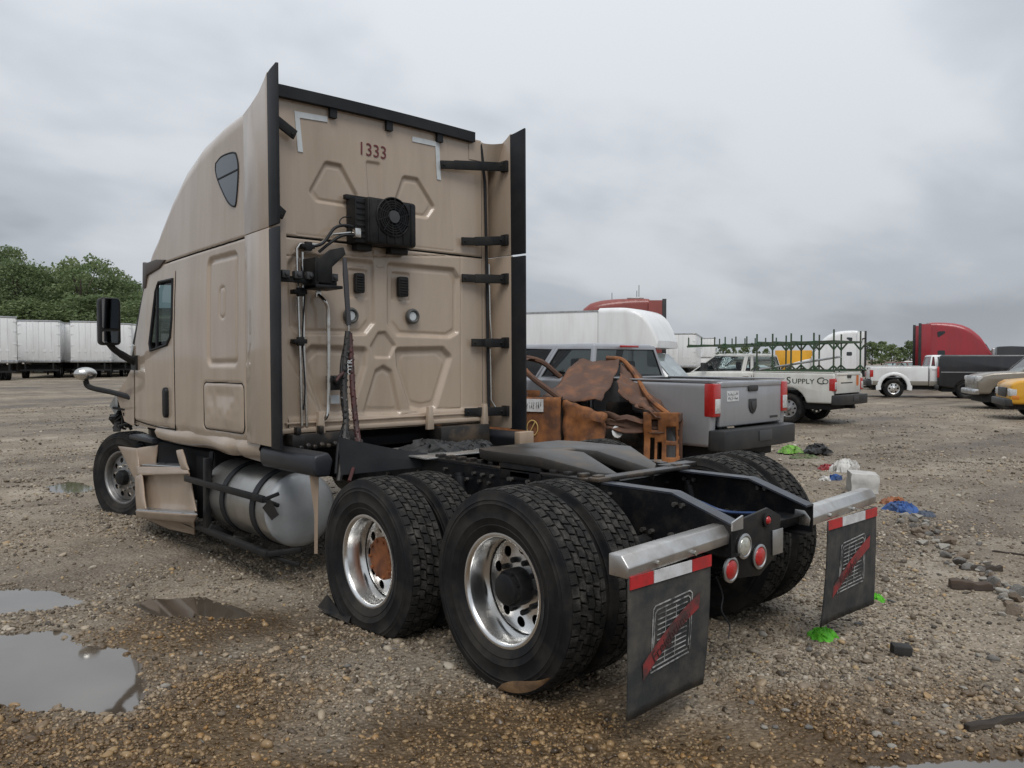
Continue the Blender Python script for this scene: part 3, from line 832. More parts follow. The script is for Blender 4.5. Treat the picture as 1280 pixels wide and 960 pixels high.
# sun visor / broken roof-edge trim above the door
mb = MB()
mb.prism([(5.02,2.80),(5.20,2.73),(5.56,2.69),(5.60,2.56),(5.70,2.56),(5.68,2.84),(5.56,2.82),(5.30,2.83)], 'x', -1.185, -1.10)
mb.build('drip_trim', mat('brown_plastic', (0.075, 0.058, 0.05), 0.5), T, .012)
mb = MB()
mb.hexa([(-1.08,5.60,2.74),(1.08,5.60,2.74),(1.0,5.86,2.62),(-1.0,5.86,2.62)], [(-1.08,5.58,2.85),(1.08,5.58,2.85),(1.0,5.88,2.74),(-1.0,5.88,2.74)])
mb.build('sun_visor', mat('brown_plastic', (0.075, 0.058, 0.05)), T, .012)
# ---- side extenders
for s in (-1, 1):
    for nm, poly in (('side_extender', [(3.07,1.125),(2.56,1.125),(2.56,2.798),(3.07,2.798)]), ('roof_extender', [(3.07,2.802),(2.56,2.802),(2.565,3.97),(2.62,3.93),(2.74,3.86),(2.90,3.81),(3.07,3.77)])):
        mb = MB(); n = len(poly)
        def xo(y): return 1.222 + .032*(3.07-y)/.5
        mb.add([(s*xo(y), y, z) for y, z in poly] + [(s*(xo(y)-.028), y, z) for y, z in poly],
               [tuple(range(n)), tuple(range(2*n-1, n-1, -1))] + [(i, n+i, n+(i+1) % n, (i+1) % n) for i in range(n)])
        o = mb.build(nm, TAN, T, .006)
    for z0, z1 in ((1.115, 2.785), (2.805, 3.985)):
        mb = MB(); dz = .035 if z1 > 3 else 0
        pts = [(1.252, 2.575), (1.262, 2.50), (1.268, 2.39), (1.246, 2.385), (1.238, 2.50), (1.226, 2.575)]
        lo = [(s*a, b, z0) for a, b in pts]; hi = [(s*a, b, z1 + (dz*(2.575-b)/.19 if z1 > 3 else 0) - (.03 if z1 > 3 else 0)) for a, b in pts]; n = 6
        mb.add(lo+hi, [tuple(range(n)), tuple(range(2*n-1, n-1, -1))] + [(i, n+i, n+(i+1) % n, (i+1) % n) for i in range(n)])
        mb.build('edge_rubber', RUBTRIM, T, .003)
# roof trailing edge: black strip, then the tan corner curling out to the extender
mb = MB(); P_ = []
for k in range(15):
    x = -1.16 + 2.06*k/14; P_.append((x, 2.715, 3.925 + .012*math.sin(PI*k/14)))
for a_, b_ in zip(P_[:-1], P_[1:]): mb.beam((a_[0], 2.722, a_[2]-.022), (b_[0], 2.722, b_[2]-.022), .05, .092)
for x in (-.60, -.05, .50): mb.bx(x-.032, x+.032, 2.715, 2.748, 3.79, 3.90)
mb.build('roof_edge_trim', RUBTRIM, T, 0)
mb = MB(); rows = []
for k in range(11):
    t = k/10; x = .86 + .385*t; dip = -.03*math.sin(PI*t); rows.append([(x, 2.86, 3.915+dip), (x, 2.80, 3.91+dip), (x, 2.745-.10*t**1.5, 3.90+dip), (x, 2.745-.02*t, 3.70)])
V_ = [p for r_ in rows for p in r_]; m = 4
mb.add(V_, [(i*m+j, i*m+j+1, (i+1)*m+j+1, (i+1)*m+j) for i in range(10) for j in range(3)])
mb.build('roof_corner', TAN, T, smooth=60)
# dark cable running down the gap beside the right extender
mb = MB(); mb.tube([(1.0,2.735,3.86),(1.045,2.73,3.5),(1.06,2.73,2.8),(1.07,2.73,2.0),(1.08,2.73,1.3)], .014, 6); mb.build('corner_cable', RUBTRIM, T)
mb = MB(); mb.tube([(1.09,2.73,2.72),(1.10,2.73,2.2),(1.11,2.72,1.99),(1.16,2.70,1.95)], .010, 6); mb.tube([(1.10,2.73,1.9),(1.11,2.73,1.4),(1.15,2.7,1.32)], .010, 6); mb.build('corner_pipe', STL, T)
# stay brackets
for (px, py), z2 in zip([(552,203),(578,299),(578,345),(590,426),(581,513)], [3.66, 2.95, 2.575, 1.955, 1.29]):
    x, z = wall(px, py, 2.72); mb = MB(); mb.beam((x, 2.712, z), (x+.16, 2.70, z+.25*(z2-z)), .022, .075); mb.beam((x+.15, 2.70, z+.25*(z2-z)), (1.215, 2.63, z2), .022, .085)
    mb.bx(1.19, 1.222, 2.585, 2.67, z2-.05, z2+.055); mb.cyl((x+.03, 2.712, z), (x+.03, 2.69, z), .012, 8); mb.cyl((1.16, 2.66, z2), (1.16, 2.62, z2), .012, 8)
    mb.build('stay_bracket', BLK, T, .005)
for (x, z), z2 in zip([(-.955,3.575),(-1.06,2.93)], [3.66, 2.97]):
    mb = MB(); mb.beam((x, 2.70, z), (-1.13, 2.68, z2), .022, .08); mb.beam((-1.12, 2.68, z2), (-1.22, 2.60, z2), .022, .09); mb.cyl((x-.03, 2.70, z), (x-.03, 2.675, z), .012, 8); mb.build('stay_bracket', BLK, T, .005)
# ---- condenser with fan
FX0, FX1, FZ0, FZ1 = -.475, .115, 2.755, 3.165
mb = MB(); mb.bx(FX0+.09, FX1, 2.555, 2.735, FZ0+.01, FZ1-.01); cb = mb.build('condenser', BLK, T, .03)
mb = MB(); mb.bx(FX0, FX0+.10, 2.60, 2.745, FZ0+.015, FZ1-.03)
for k in range(7): mb.bx(FX0+.01, FX0+.09, 2.594, 2.603, FZ0+.05+.048*k, FZ0+.072+.048*k)
mb.build('side_frame', BLK, cb, .008)
for q_ in ((FX0-.03, FX1+.02, 2.70, 2.748, FZ1-.03, FZ1+.012), (FX0+.05, FX0+.2, 2.66, 2.748, FZ0-.04, FZ0+.02), (FX1-.2, FX1-.02, 2.66, 2.748, FZ0-.04, FZ0+.02)):
    mb = MB(); mb.bx(*q_); mb.build('mount_bracket', BLK, cb, .008)
fc = (-.135, 2.553, 3.005)
mb = MB()
for x0, x1, z0, z1 in [(FX0+.11+.083*k, FX0+.125+.083*k, FZ0+.03, FZ1-.03) for k in range(6)]: mb.bx(x0, x1, 2.548, 2.557, z0, z1)
mb.build('ribs', BLK, cb, .002)
mb = MB(); mb.lathe([(.166,.008),(.170,-.008),(.162,-.013),(.155,-.006),(.153,.010)], 40, fc, 'y')
for rr_ in (.135, .115, .095, .075): mb.lathe([(rr_+.0035,-.012),(rr_+.0035,-.018),(rr_-.0035,-.018),(rr_-.0035,-.012)], 36, fc, 'y', True)
for k in range(10):
    a = 2*PI*k/10; mb.beam((fc[0]+.05*math.cos(a), fc[1]-.014, fc[2]+.05*math.sin(a)), (fc[0]+.16*math.cos(a+.25), fc[1]-.014, fc[2]+.16*math.sin(a+.25)), .007, .007)
mb.build('fan_grille', BLK, cb)
mb = MB(); mb.lathe([(0,-.03),(.052,-.028),(.056,-.012),(.056,.01)], 24, fc, 'y')
mb.build('fan_hub', mat('grey_plastic', (.05,.052,.055), .5), cb)
mb = MB(); mb.lathe([(.0,.0095),(.156,.0095)], 32, fc, 'y'); mb.build('fan_opening', DARKIN, cb, smooth=0)
mb = MB()
for k in range(9):
    a = 2*PI*k/9; ca, sa = math.cos(a), math.sin(a); cb2, sb2 = math.cos(a+.45), math.sin(a+.45)
    mb.add([(fc[0]+.05*ca, fc[1]+.004, fc[2]+.05*sa), (fc[0]+.15*ca, fc[1]+.006, fc[2]+.15*sa), (fc[0]+.15*cb2, fc[1]-.006, fc[2]+.15*sb2), (fc[0]+.05*cb2, fc[1]-.006, fc[2]+.05*sb2)], [(0,1,2,3)])
mb.build('fan_blades', DARKIN, cb, smooth=0, fix=False)
# refrigerant pipes and hoses
def wp(px, py, y): 
    p = on(1, y, px, py); return p
mb = MB()
mb.tube([wp(378,530,2.70), wp(376,440,2.70), wp(372,308,2.70), wp(376,302,2.70), wp(400,303,2.69), wp(417,290,2.68), wp(440,288,2.66), wp(450,292,2.64)], .012, 8)
mb.tube([wp(384,530,2.70), wp(381,440,2.70), wp(379,312,2.70)], .010, 8)
mb.build('refrigerant_pipe', STL, T)
mb = MB(); mb.tube(spline([wp(400,312,2.69), wp(415,300,2.67), wp(428,292,2.65), wp(440,291,2.62), wp(452,294,2.62)], 5), .013, 7)
mb.tube(spline([wp(386,306,2.69), wp(405,301,2.66), wp(420,282,2.65), wp(436,279,2.64), wp(450,284,2.63)], 5), .013, 7)
mb.tube(spline([wp(436,282,2.66), wp(426,276,2.66), wp(430,269,2.67), wp(442,268,2.68)], 5), .006, 6)
mb.tube(spline([wp(378,330,2.68), wp(382,360,2.68), wp(379,420,2.69), wp(382,480,2.69), wp(380,510,2.69)], 5), .006, 6)
mb.build('refrigerant_hose', RUBTRIM, T)
for px, py in ((386,305), (376,362), (376,424)):
    mb = MB(); x, y, z = wp(px, py, 2.69); mb.bx(x-.06, x+.055, 2.668, 2.745, z-.018, z+.018); mb.bx(x-.03, x+.03, 2.665, 2.70, z-.035, z+.035); mb.build('pipe_clamp', BLK, T, .006)
for px in (448,): 
    x, y, z = wp(px, 290, 2.6); mb = MB(); mb.bx(x-.03, x+.03, 2.58, 2.63, z-.03, z+.05); mb.build('hose_fitting', STL, T, .01)
# grab handle
mb = MB(); a = wp(399,366,2.735); b = wp(411,384,2.67); c_ = wp(411,500,2.67); d_ = wp(401,523,2.735)
mb.tube(spline([a, (a[0]+.02, 2.67, a[2]-.05), b, (b[0]+.002, 2.67, b[2]-.2)], 4)[:-1] + spline([(b[0]+.003, 2.67, b[2]-.25), c_, (d_[0]+.02, 2.67, d_[2]+.03), d_], 4), .016, 8)
mb.bx(a[0]-.022, a[0]+.022, 2.728, 2.747, a[2]-.02, a[2]+.06); mb.bx(d_[0]-.022, d_[0]+.022, 2.728, 2.747, d_[2]-.05, d_[2]+.03)
mb.build('grab_handle', STL, T)
# coupling rack: horizontal carrier with sockets, vertical bracket
mb = MB(); mb.bx(-1.19, -.66, 2.585, 2.625, 2.425, 2.445); mb.bx(-1.19, -.66, 2.585, 2.595, 2.395, 2.445); mb.bx(-1.20,-1.165,2.57,2.745,2.30,2.60); mb.build('coupling_rack', BLK, T, .004)
for k in range(5):
    x = -1.12 + .105*k; mb = MB(); mb.bx(x-.035, x+.03, 2.545, 2.60, 2.425, 2.485); mb.cyl((x, 2.545, 2.455), (x, 2.53, 2.455), .018, 10); mb.build('coupling_socket', mat('grey_plastic', (.05,.052,.055), .5), T, .008)
mb = MB(); mb.prism([wall(395,325,2.5),wall(415,309,2.5),wall(431,306,2.5),wall(434,315,2.5),wall(417,331,2.5),wall(417,352,2.5),wall(396,350,2.5)], 'y', 2.50, 2.53)
mb.bx(-.90,-.66,2.49,2.745,2.36,2.385); mb.bx(-.90,-.87,2.50,2.745,2.36,2.60); mb.build('hose_bracket', BLK, T, .006)
# hose tender pole, straps and coiled lines
mb = MB(); mb.tube([wp(432,320,2.47), wp(433,340,2.44), wp(437,404,2.40)], [.016,.022,.02], 8); mb.build('tender_strap', mat('strap_grey', (.045,.045,.05), .7), T)
mb = MB(); mb.tube([wp(437,402,2.4), wp(437,418,2.4)], .007, 6); mb.build('strap_hook', STL, T)
def coil(pts, r, rc, turns, n=10):
    P = spline(pts, 14); o = []
    for i, p in enumerate(P):
        a = 2*PI*turns*i/len(P); o.append(Vector(p)+Vector((rc*math.cos(a), rc*math.sin(a), 0)))
    return o
DK = mat('dark_hose', (.014,.014,.015), .5, 0, (.04,.035,.03), 14); DKR = mat('dark_red_hose', (.075,.022,.02), .55, 0, (.03,.018,.016), 12)
mb = MB(); mb.tube(spline([wp(436,412,2.4), wp(433,440,2.38), wp(431,480,2.34), wp(433,520,2.28), wp(430,560,2.2), wp(424,600,2.1)], 6), .024, 8)
mb.tube(coil([wp(436,416,2.40), wp(432,450,2.37), wp(431,490,2.33), wp(433,525,2.27), wp(430,562,2.2)], 0, .019, 18), .015, 6)
mb.tube(spline([wp(435,420,2.42), wp(428,455,2.38), wp(429,500,2.34), wp(436,545,2.26), wp(434,590,2.12)], 6), .016, 7); mb.build('air_line', DK, T)
mb = MB(); mb.tube(spline([wp(438,414,2.40), wp(440,450,2.36), wp(442,490,2.30), wp(446,530,2.24), wp(449,552,2.18)], 6), .022, 7)
mb.tube(coil([wp(438,416,2.40), wp(440,450,2.36), wp(442,490,2.30), wp(446,530,2.24), wp(448,552,2.18)], 0, .017, 17), .013, 6)
mb.tube(spline([wp(447,545,2.2), wp(444,575,2.0), wp(437,600,1.85)], 6), .014, 7); mb.build('supply_line', DKR, T)
mb = MB(); mb.tube(spline([wp(418,468,2.66), wp(427,474,2.62), wp(433,487,2.58), wp(432,520,2.5), wp(424,550,2.4), wp(420,590,2.3)], 6), .012, 7); mb.build('electric_line', RUBTRIM, T)
mb = MB(); x, y, z = wp(418,482,2.70); mb.bx(x-.05, x+.05, 2.67, 2.747, z-.02, z+.10); mb.cyl((x, 2.67, z+.06), (x, 2.62, z+.06), .035, 12); mb.build('electric_socket', BLK, T, .008)
mb = MB(); x, y, z = wp(421,496,2.72); mb.bx(x-.04, x+.04, 2.735, 2.746, z-.04, z+.03); mb.build('data_plate', TAPE, T)
mb = MB(); mb.tube([wp(432,462,2.36), wp(425,468,2.33), wp(421,474,2.3)], [.016,.014,.008], 7); mb.build('glad_hand', DKR, T)
for k in range(1):
    p = wp(436.5, 458, 2.35); text('strap_marking', 'OTR', .06, Matrix.Translation((p[0]+.004, 2.332, p[2]+.01)) @ Matrix.Rotation(PI/2, 4, 'X') @ Matrix.Rotation(PI/2, 4, 'Z'), TAPE, T, .001)
# ---- mirrors
mb = MB(); mb.prism(rpoly(-1.455, 2.215, .21, .50, .045), 'y', 5.86, 5.98); mm = mb.build('mirror', BLK, T, .02)
mb = MB(); mb.prism(rpoly(-1.455, 2.295, .165, .31, .02), 'y', 5.853, 5.859); mb.build('mirror_glass', MIRRD, mm)
mb = MB(); mb.prism(rpoly(-1.455, 2.05, .165, .12, .02), 'y', 5.853, 5.859); mb.build('mirror_glass', MIRR, mm)
mb = MB(); mb.tube(spline([(-1.46,5.92,1.99),(-1.40,5.93,1.92),(-1.28,5.95,1.84),(-1.17,5.98,1.78)], 5), [.035]*8+[.04]*8, 8); mb.bx(-1.20,-1.12,5.90,6.06,1.70,1.86); mb.build('mirror_arm', BLK, T, .0)
mb = MB(); mb.lathe([(0,-.07),(.06,-.06),(.10,-.03),(.115,.0),(.11,.02),(0,.022)], 24, (0, 0, 0), 'y'); hm = mb.build('hood_mirror', STL, T)
hm.location = (-1.42, 6.98, 1.655); hm.scale = (1.08, 1, .68)
mb = MB(); mb.tube(spline([(-1.42,6.98,1.58),(-1.38,6.95,1.50),(-1.22,6.6,1.44),(-1.12,6.2,1.38)], 5), .032, 8); mb.build('mirror_arm', BLK, T)
mb = MB(); mb.beam((-1.150,6.14,1.90),(-1.125,5.70,2.66),.03,.07,(0,1,0)); mb.build('pillar_trim', BLK, T, .008)
mb = MB(); mb.beam((-1.165,6.13,1.78),(-1.155,6.06,1.98),.05,.07,(0,1,0)); mb.build('pillar_clip', STL, T, .012)
# ---- smashed front end: cowl remnant, torn fender, bare engine bay
mb = MB()
mb.add([(-1.17,6.05,1.78),(-1.15,6.42,1.58),(-1.20,6.60,1.42),(-1.10,6.72,1.30),(-1.16,6.45,1.12),(-1.17,6.08,1.08),(-1.05,6.5,1.62),(-.95,6.7,1.45)],
       [(0,1,5),(1,2,4),(1,4,5),(2,3,4),(0,6,1),(1,6,7),(1,7,2),(2,7,3)]); mb.build('torn_fender', TAN, T, smooth=0, fix=False)
mb = MB(); rr_ = random.Random(4)
for k in range(46):
    q_ = on(0, -1.10+rr_.uniform(-.05,.10), 153+rr_.uniform(-8,10), 516+rr_.uniform(-12,13)); c_ = q_; d_ = Vector((rr_.uniform(-1,1), rr_.uniform(-1,1), rr_.uniform(-1,1)))*.12
    mb.beam(c_, Vector(c_)+d_, .08, .02)
tag(mb.build('broken_bracket', BLK, T, smooth=0), kind='stuff')
mb = MB(); mb.add([(-1.18,6.72,1.40),(-1.21,6.84,1.28),(-1.14,6.86,1.18),(-1.13,6.74,1.26),(-1.10,6.66,1.44)], [(0,1,2,3),(0,3,4)]); mb.build('torn_shard', TAPE, T, smooth=0, fix=False)
mb = MB(); mb.bx(-.45,.45,6.2,7.6,.75,1.6); mb.bx(-.30,.30,6.4,7.4,1.6,1.8); mb.cyl((-.2,6.5,1.7),(-.2,7.3,1.7),.12,12); mb.bx(-.5,.75,7.62,7.74,.6,1.65); mb.build('engine', GREASE, T, .03)
mb = MB(); mb.prism([(6.25,1.25),(6.25,1.75),(7.0,1.62),(7.6,1.40),(7.78,1.0),(7.7,.7),(7.35,.7),(7.25,1.0),(6.9,1.12),(6.5,1.0),(6.4,.75)], 'x', .98, 1.02); mb.build('hood_side', TAN, T, .01)
mb = MB(); mb.hexa([(-.45,6.26,1.72),(1.0,6.26,1.70),(1.0,7.6,1.38),(-.3,7.5,1.42)], [(-.45,6.26,1.76),(1.0,6.26,1.74),(1.0,7.6,1.42),(-.3,7.5,1.46)]); mb.build('hood', TAN, T, .01)
# ---- wheels
def tyre_mesh(R_=.55, w=.285, flat=None, blocks=True, seed=0):
    mb = MB(); h = w/2
    prof = [(.292,-h*.66),(.300,-h*.78),(.318,-h*.84),(.345,-h*.93),(.352,-h*.955),(.356,-h*.935),(.385,-h*.985),(.392,-h*1.01),(.397,-h*.99),(.43,-h),(.462,-h*.985),(.467,-h*1.005),(.472,-h*.975),(.486,-h*.965),(.489,-h*.985),(.493,-h*.955),(R_-.035,-h*.93),(R_-.014,-h*.885),(R_-.0135,-h*.86)]
    prof += [(R_-.0135, t*h) for t in (-.6,-.3,0,.3,.6)] + [(r, -t) for r, t in reversed(prof)]
    mb.lathe(prof, 96, (0,0,0), 'x'); nb = len(mb.f)
    if blocks:
        nbk = 54
        for ri, (tc_, bw) in enumerate(((-.096,.041),(-.0485,.036),(0,.041),(.0485,.036),(.096,.041))):
            tc_ *= w/.275
            for k in range(nbk):
                a0 = 2*PI*(k + (.5 if ri % 2 else 0) + .12*(ri == 2))/nbk; da = 2*PI/nbk*(.80 if ri in (0,4) else .82)
                vs = []
                sk = .020*(1 if k % 2 else -1)*(0 if ri in (0,4) else 1); sh = (-.016 if ri in (0,4) else -.004)
                for lv, r in enumerate((R_-.018, R_)):
                    g = .0 if lv else -.002
                    for (u, w_) in ((0,-1),(.5,-1),(1,-1),(1,1),(.5,1),(0,1)):
                        a = a0 + da*(u + (.10*w_ if ri not in (0,4) else 0) + (.12 if (u == .5 and False) else 0))
                        t = tc_ + w_*bw/2 + (sk*.35 if u == .5 else 0)
                        rr = r - (.009 if (lv and ri in (0,4) and (w_ < 0) == (ri == 0)) else 0)
                        vs.append((t, rr*math.cos(a), rr*math.sin(a)))
                mb.add(vs, [(6,7,8,9,10,11),(0,1,7,6),(1,2,8,7),(2,3,9,8),(3,4,10,9),(4,5,11,10),(5,0,6,11)])
    me = bpy.data.meshes.new('tyre'); V = np.array(mb.v)
    if flat is not None:
        lev, bulge = flat; d = np.clip(lev - V[:,2], 0, None)     # flattened below this height relative to hub
        k = np.clip((-.18 - V[:,2])/.3, 0, 1)
        V[:,0] *= 1 + bulge*k*(1-np.abs(np.abs(V[:,0])/h-.9)*.3)
        V[:,2] = np.where(V[:,2] < lev, lev - .10*d, V[:,2])
    me.from_pydata([tuple(p) for p in V], [], mb.f)
    bm = bmesh.new(); bm.from_mesh(me); bmesh.ops.recalc_face_normals(bm, faces=bm.faces); bm.to_mesh(me); bm.free()
    me.materials.append(RUB); me.materials.append(TREAD)
    mi = np.zeros(len(me.polygons), np.int32); mi[nb:] = 1; me.polygons.foreach_set('material_index', mi)
    me.polygons.foreach_set('use_smooth', [True]*len(me.polygons)); me.set_sharp_from_angle(angle=rad(40))
    return me
TY = tyre_mesh(); TYF2 = tyre_mesh(flat=(-.425, .10)); TYF3 = tyre_mesh(.53, .28, (-.405, .12), True)
def disc_with_holes(mb, t, r0, r1, rh, rc, n=10, cone=0.0, th=.012):
    da = 2*PI/n
    for k in range(n):
        ac = da*k; hole = []; bnd = []
        M_ = 20
        for j in range(M_):
            a = 2*PI*j/M_; ux, uy = math.cos(a), math.sin(a)       # ux radial, uy tangential (length along rc)
            hr, ht = rc+rh*ux, rh*uy
            hole.append((hr, ht/rc))
            # march to sector boundary
            lim = 1e9
            if ux > 1e-6: lim = min(lim, (r1-rc)/ux)
            if ux < -1e-6: lim = min(lim, (r0-rc)/ux)
            if abs(uy) > 1e-6: lim = min(lim, (da/2*rc)/abs(uy))
            bnd.append((rc+lim*ux, lim*uy/rc))
        # snap exact corners
        for (cr_, ca_) in ((r0,-da/2),(r0,da/2),(r1,-da/2),(r1,da/2)):
            i = min(range(M_), key=lambda q: (bnd[q][0]-cr_)**2 + ((bnd[q][1]-ca_)*rc)**2); bnd[i] = (cr_, ca_)
        def P(q, dt=0): 
            a = ac+q[1]; return (t + cone*(r1-q[0]) + dt, q[0]*math.cos(a), q[0]*math.sin(a))
        vs = [P(q) for q in hole] + [P(q) for q in bnd] + [P(q, th) for q in hole]
        fs = [(j, (j+1) % M_, M_+(j+1) % M_, M_+j) for j in range(M_)] + [(j, 2*M_+j, 2*M_+(j+1) % M_, (j+1) % M_) for j in range(M_)]
        mb.add(vs, fs)
def wheel(x, y, z, side, kind, tyre, spin=0.0):
    """kind: drive (deep dish), rusty (deep dish, rusty hub), steer (raised disc), inner"""
    e_ = empty('wheel', (x, y, z), 0, T)
    e_.rotation_euler = (0, 0, 0 if side < 0 else PI)
    o = bpy.data.objects.new('tyre', tyre); COL.objects.link(o); o.parent = e_
    mb = MB(); td = .045 if kind != 'steer' else -.055
    mb.lathe([(.285,.10),(.300,.118),(.306,.112),(.292,.085),(.270,.06),(.262,.0),(.262,-.03),(.276,-.075),(.280,-.095),(.286,-.113),(.297,-.119),(.309,-.117),(.312,-.108),(.308,-.098),(.296,-.088)], 64, (0,0,0), 'x')
    disc_with_holes(mb, td, .085, .263, .031, .203, 10, -.10 if kind != 'steer' else -.16)
    mb.lathe([(.262,td),(.262,td+.03)], 48, (0,0,0), 'x')
    rim = mb.build('rim', CHR if kind != 'steer' else mat('dull_steer_rim', (.36,.36,.36), .45, .9, (.2,.19,.18), 6), e_, smooth=45)
    mb = MB(); mb.lathe([(.0,.14),(.262,.14)], 32, (0,0,0), 'x'); mb.lathe([(.262,.10),(.262,.14)], 32, (0,0,0), 'x'); mb.build('brake_drum', DARKIN, e_)
    hm_ = {'drive': BLK, 'rusty': RUST, 'steer': BLK, 'inner': GREASE}[kind]
    mb = MB()
    if kind == 'steer': mb.lathe([(0,-.155),(.05,-.155),(.075,-.145),(.088,-.12),(.09,-.03)], 32, (0,0,0), 'x')
    elif kind == 'rusty': mb.lathe([(0,-.012),(.06,-.012),(.135,-.006),(.142,.0),(.142,.06)], 32, (0,0,0), 'x')
    else:
        mb.lathe([(0,-.095),(.07,-.095),(.082,-.088),(.086,-.06),(.098,-.058),(.102,-.05),(.104,.04)], 32, (0,0,0), 'x')
        mb.lathe([(.098,.036),(.108,.030),(.110,.05)], 32, (0,0,0), 'x')
    hub = mb.build('hub', hm_, e_, smooth=40)
    mb = MB()
    for k in range(8 if kind != 'rusty' else 10):
        a = 2*PI*k/(8 if kind != 'rusty' else 10); r_ = .088 if kind != 'rusty' else .122
        mb.cyl((-.072 if kind == 'drive' else -.022, r_*math.cos(a), r_*math.sin(a)), (-.03 if kind == 'drive' else .0, r_*math.cos(a), r_*math.sin(a)), .011, 6)
    if kind in ('drive', 'rusty'): tag(mb.build('hub_bolts', BLK if kind == 'drive' else RUST, e_), kind='stuff')
    mb = MB()
    for k in range(10):
        a = 2*PI*(k+.5)/10; mb.cyl((td-.034-.01, .142*math.cos(a), .142*math.sin(a)), (td+.01, .142*math.cos(a), .142*math.sin(a)), .016, 6)
    if kind != 'rusty': tag(mb.build('lug_nuts', STL if kind == 'steer' else BLK, e_), kind='stuff')
    if spin:
        for c_ in e_.children: c_.rotation_euler = (spin, 0, 0)
    return e_
WZ = .540
wheel(-1.065, 0, WZ, -1, 'drive', TY, .35); wheel(-.72, 0, WZ, -1, 'inner', TY, 1.2)
wheel(1.13, 0, WZ+.02, 1, 'drive', TY, .9); wheel(.785, 0, WZ+.02, 1, 'inner', TY, .2)
w2 = wheel(-1.065, 1.335, .455, -1, 'rusty', TYF2); wheel(-.72, 1.335, .455, -1, 'inner', TYF2)
wheel(1.13, 1.335, WZ+.02, 1, 'drive', TY, .4); wheel(.785, 1.335, WZ+.02, 1, 'inner', TY, .6)
ws = wheel(-1.03, 6.70, .455, -1, 'steer', TYF3); ws.rotation_euler = (0, 0, rad(19))
wheel(1.03, 6.70, .50, 1, 'steer', TY)
# torn flap of the burst tyre
mb = MB(); mb.add([(-1.215,1.76,.13),(-1.205,1.62,.04),(-1.25,1.76,.03),(-1.255,1.87,.05),(-1.205,1.82,.14),(-1.25,1.46,.028),(-1.215,1.48,.07)], [(0,1,2,3,4),(1,6,5,2)]); mb.build('torn_tread', RUB, T, smooth=0, fix=False)
# tan mud scuff at the foot of the outer rear tyre
mb = MB(); n = 12
ri = [(.445+.0*k, rad(-118+ (46*k/n))) for k in range(n+1)]
V1 = []; 
for k in range(n+1):
    a = rad(-90+48*k/n); lo = .524-.062*math.sin(PI*(k/n)**.7); hi = .528
    for r_, xx in ((lo, -.143), ((lo+hi)/2, -.1405), (hi, -.128)): V1.append((-1.065+xx-.0022, -r_*math.cos(a), WZ+r_*math.sin(a)))
mb.add(V1, [(i*3+j, i*3+j+1, i*3+j+4, i*3+j+3) for i in range(n) for j in range(2)])
mb.build('mud_smear', mat('dry_mud', (.28,.17,.085), .9, 0, (.15,.095,.055), 14, bump=.3), T, smooth=60, fix=False)
# ---- frame
RT = [(-.935,.925),(-.56,1.045),(6.6,1.035)]; RB = [(-.935,.76),(-.56,.765),(6.6,.765)]
for s in (-1, 1):
    mb = MB(); x0, x1 = s*.43, s*.421
    mb.prism(RT + RB[::-1], 'x', min(x0,x1), max(x0,x1))
    rl = mb.build('frame_rail', FRM, T)
    for nm, P_, mt in (('rail_flange', RT, FRMB), ('rail_flange', RB, FRM)):
        mb = MB()
        for a, b in zip(P_[:-1], P_[1:]):
            lo, hi = min(s*.432, s*.345), max(s*.432, s*.345)
            mb.hexa([(lo,a[0],a[1]-.005),(hi,a[0],a[1]-.005),(hi,b[0],b[1]-.005),(lo,b[0],b[1]-.005)], [(lo,a[0],a[1]+.006),(hi,a[0],a[1]+.006),(hi,b[0],b[1]+.006),(lo,b[0],b[1]+.006)])
        mb.build(nm, mt, rl)
    mb = MB(); rb = random.Random(3)
    for k in range(46):
        y = rb.uniform(-.7, 2.3); z = rb.choice([.82,.88,.94,.99]); mb.cyl((s*.43, y, z), (s*.458, y, z), .014, 6); mb.cyl((s*.41, y, z), (s*.39, y, z), .014, 6)
    tag(mb.build('rail_bolts', mat('bolt_steel', (.20,.19,.18), .4, .7, (.05,.045,.04), 20), rl), kind='stuff')
mb = MB(); mb.hexa([(-.432,-.945,.895),(-.335,-.945,.895),(-.335,-.935,.895),(-.432,-.935,.895)], [(-.432,-.945,.94),(-.335,-.945,.965),(-.335,-.935,.965),(-.432,-.935,.94)]); mb.build('rail_end_plate', CHRD, T)
for y, h_ in ((-.80,.06),(.10,.22),(1.25,.22),(2.2,.2),(3.6,.2),(5.0,.2)):
    mb = MB(); mb.bx(-.42,.42,y-.05,y+.05,.80,.80+h_); mb.bx(-.42,.42,y-.09,y+.09,.80+h_,.806+h_); mb.build('cross_member', FRM, T, .008)
# tail plate and lamps
mb = MB(); mb.prism([(-.42,.70),(-.36,.63),(-.10,.60),(.02,.66),(.10,.70),(.12,.90),(-.02,.96),(-.38,.92)], 'y', -.905, -.885); mb.build('tail_plate', FRM, T, .006)
mb = MB(); mb.bx(.02,.13,-.912,-.906,.69,.83); mb.build('bare_tab', CHRD, T, .006)
def lamp(x, z, r, m_, nm, bez):
    mb = MB(); mb.lathe([(r,-.0),(r+.014,-.004),(r+.016,-.014),(r+.004,-.018),(r-.002,-.012)], 28, (x, -.905, z), 'y'); l_ = mb.build(nm, bez, T)
    mb = MB(); mb.lathe([(0,-.028),(r*.6,-.025),(r*.9,-.018),(r,-.008)], 28, (x, -.905, z), 'y'); mb.build('lens', m_, l_)
lamp(-.276,.79,.052,CLEARL,'reversing_lamp',CHRD); lamp(-.402,.688,.052,REDL,'tail_lamp',CHRD); lamp(-.124,.71,.052,REDL,'tail_lamp',CHRD); lamp(-.046,.897,.024,REDL,'marker_lamp',BLK)
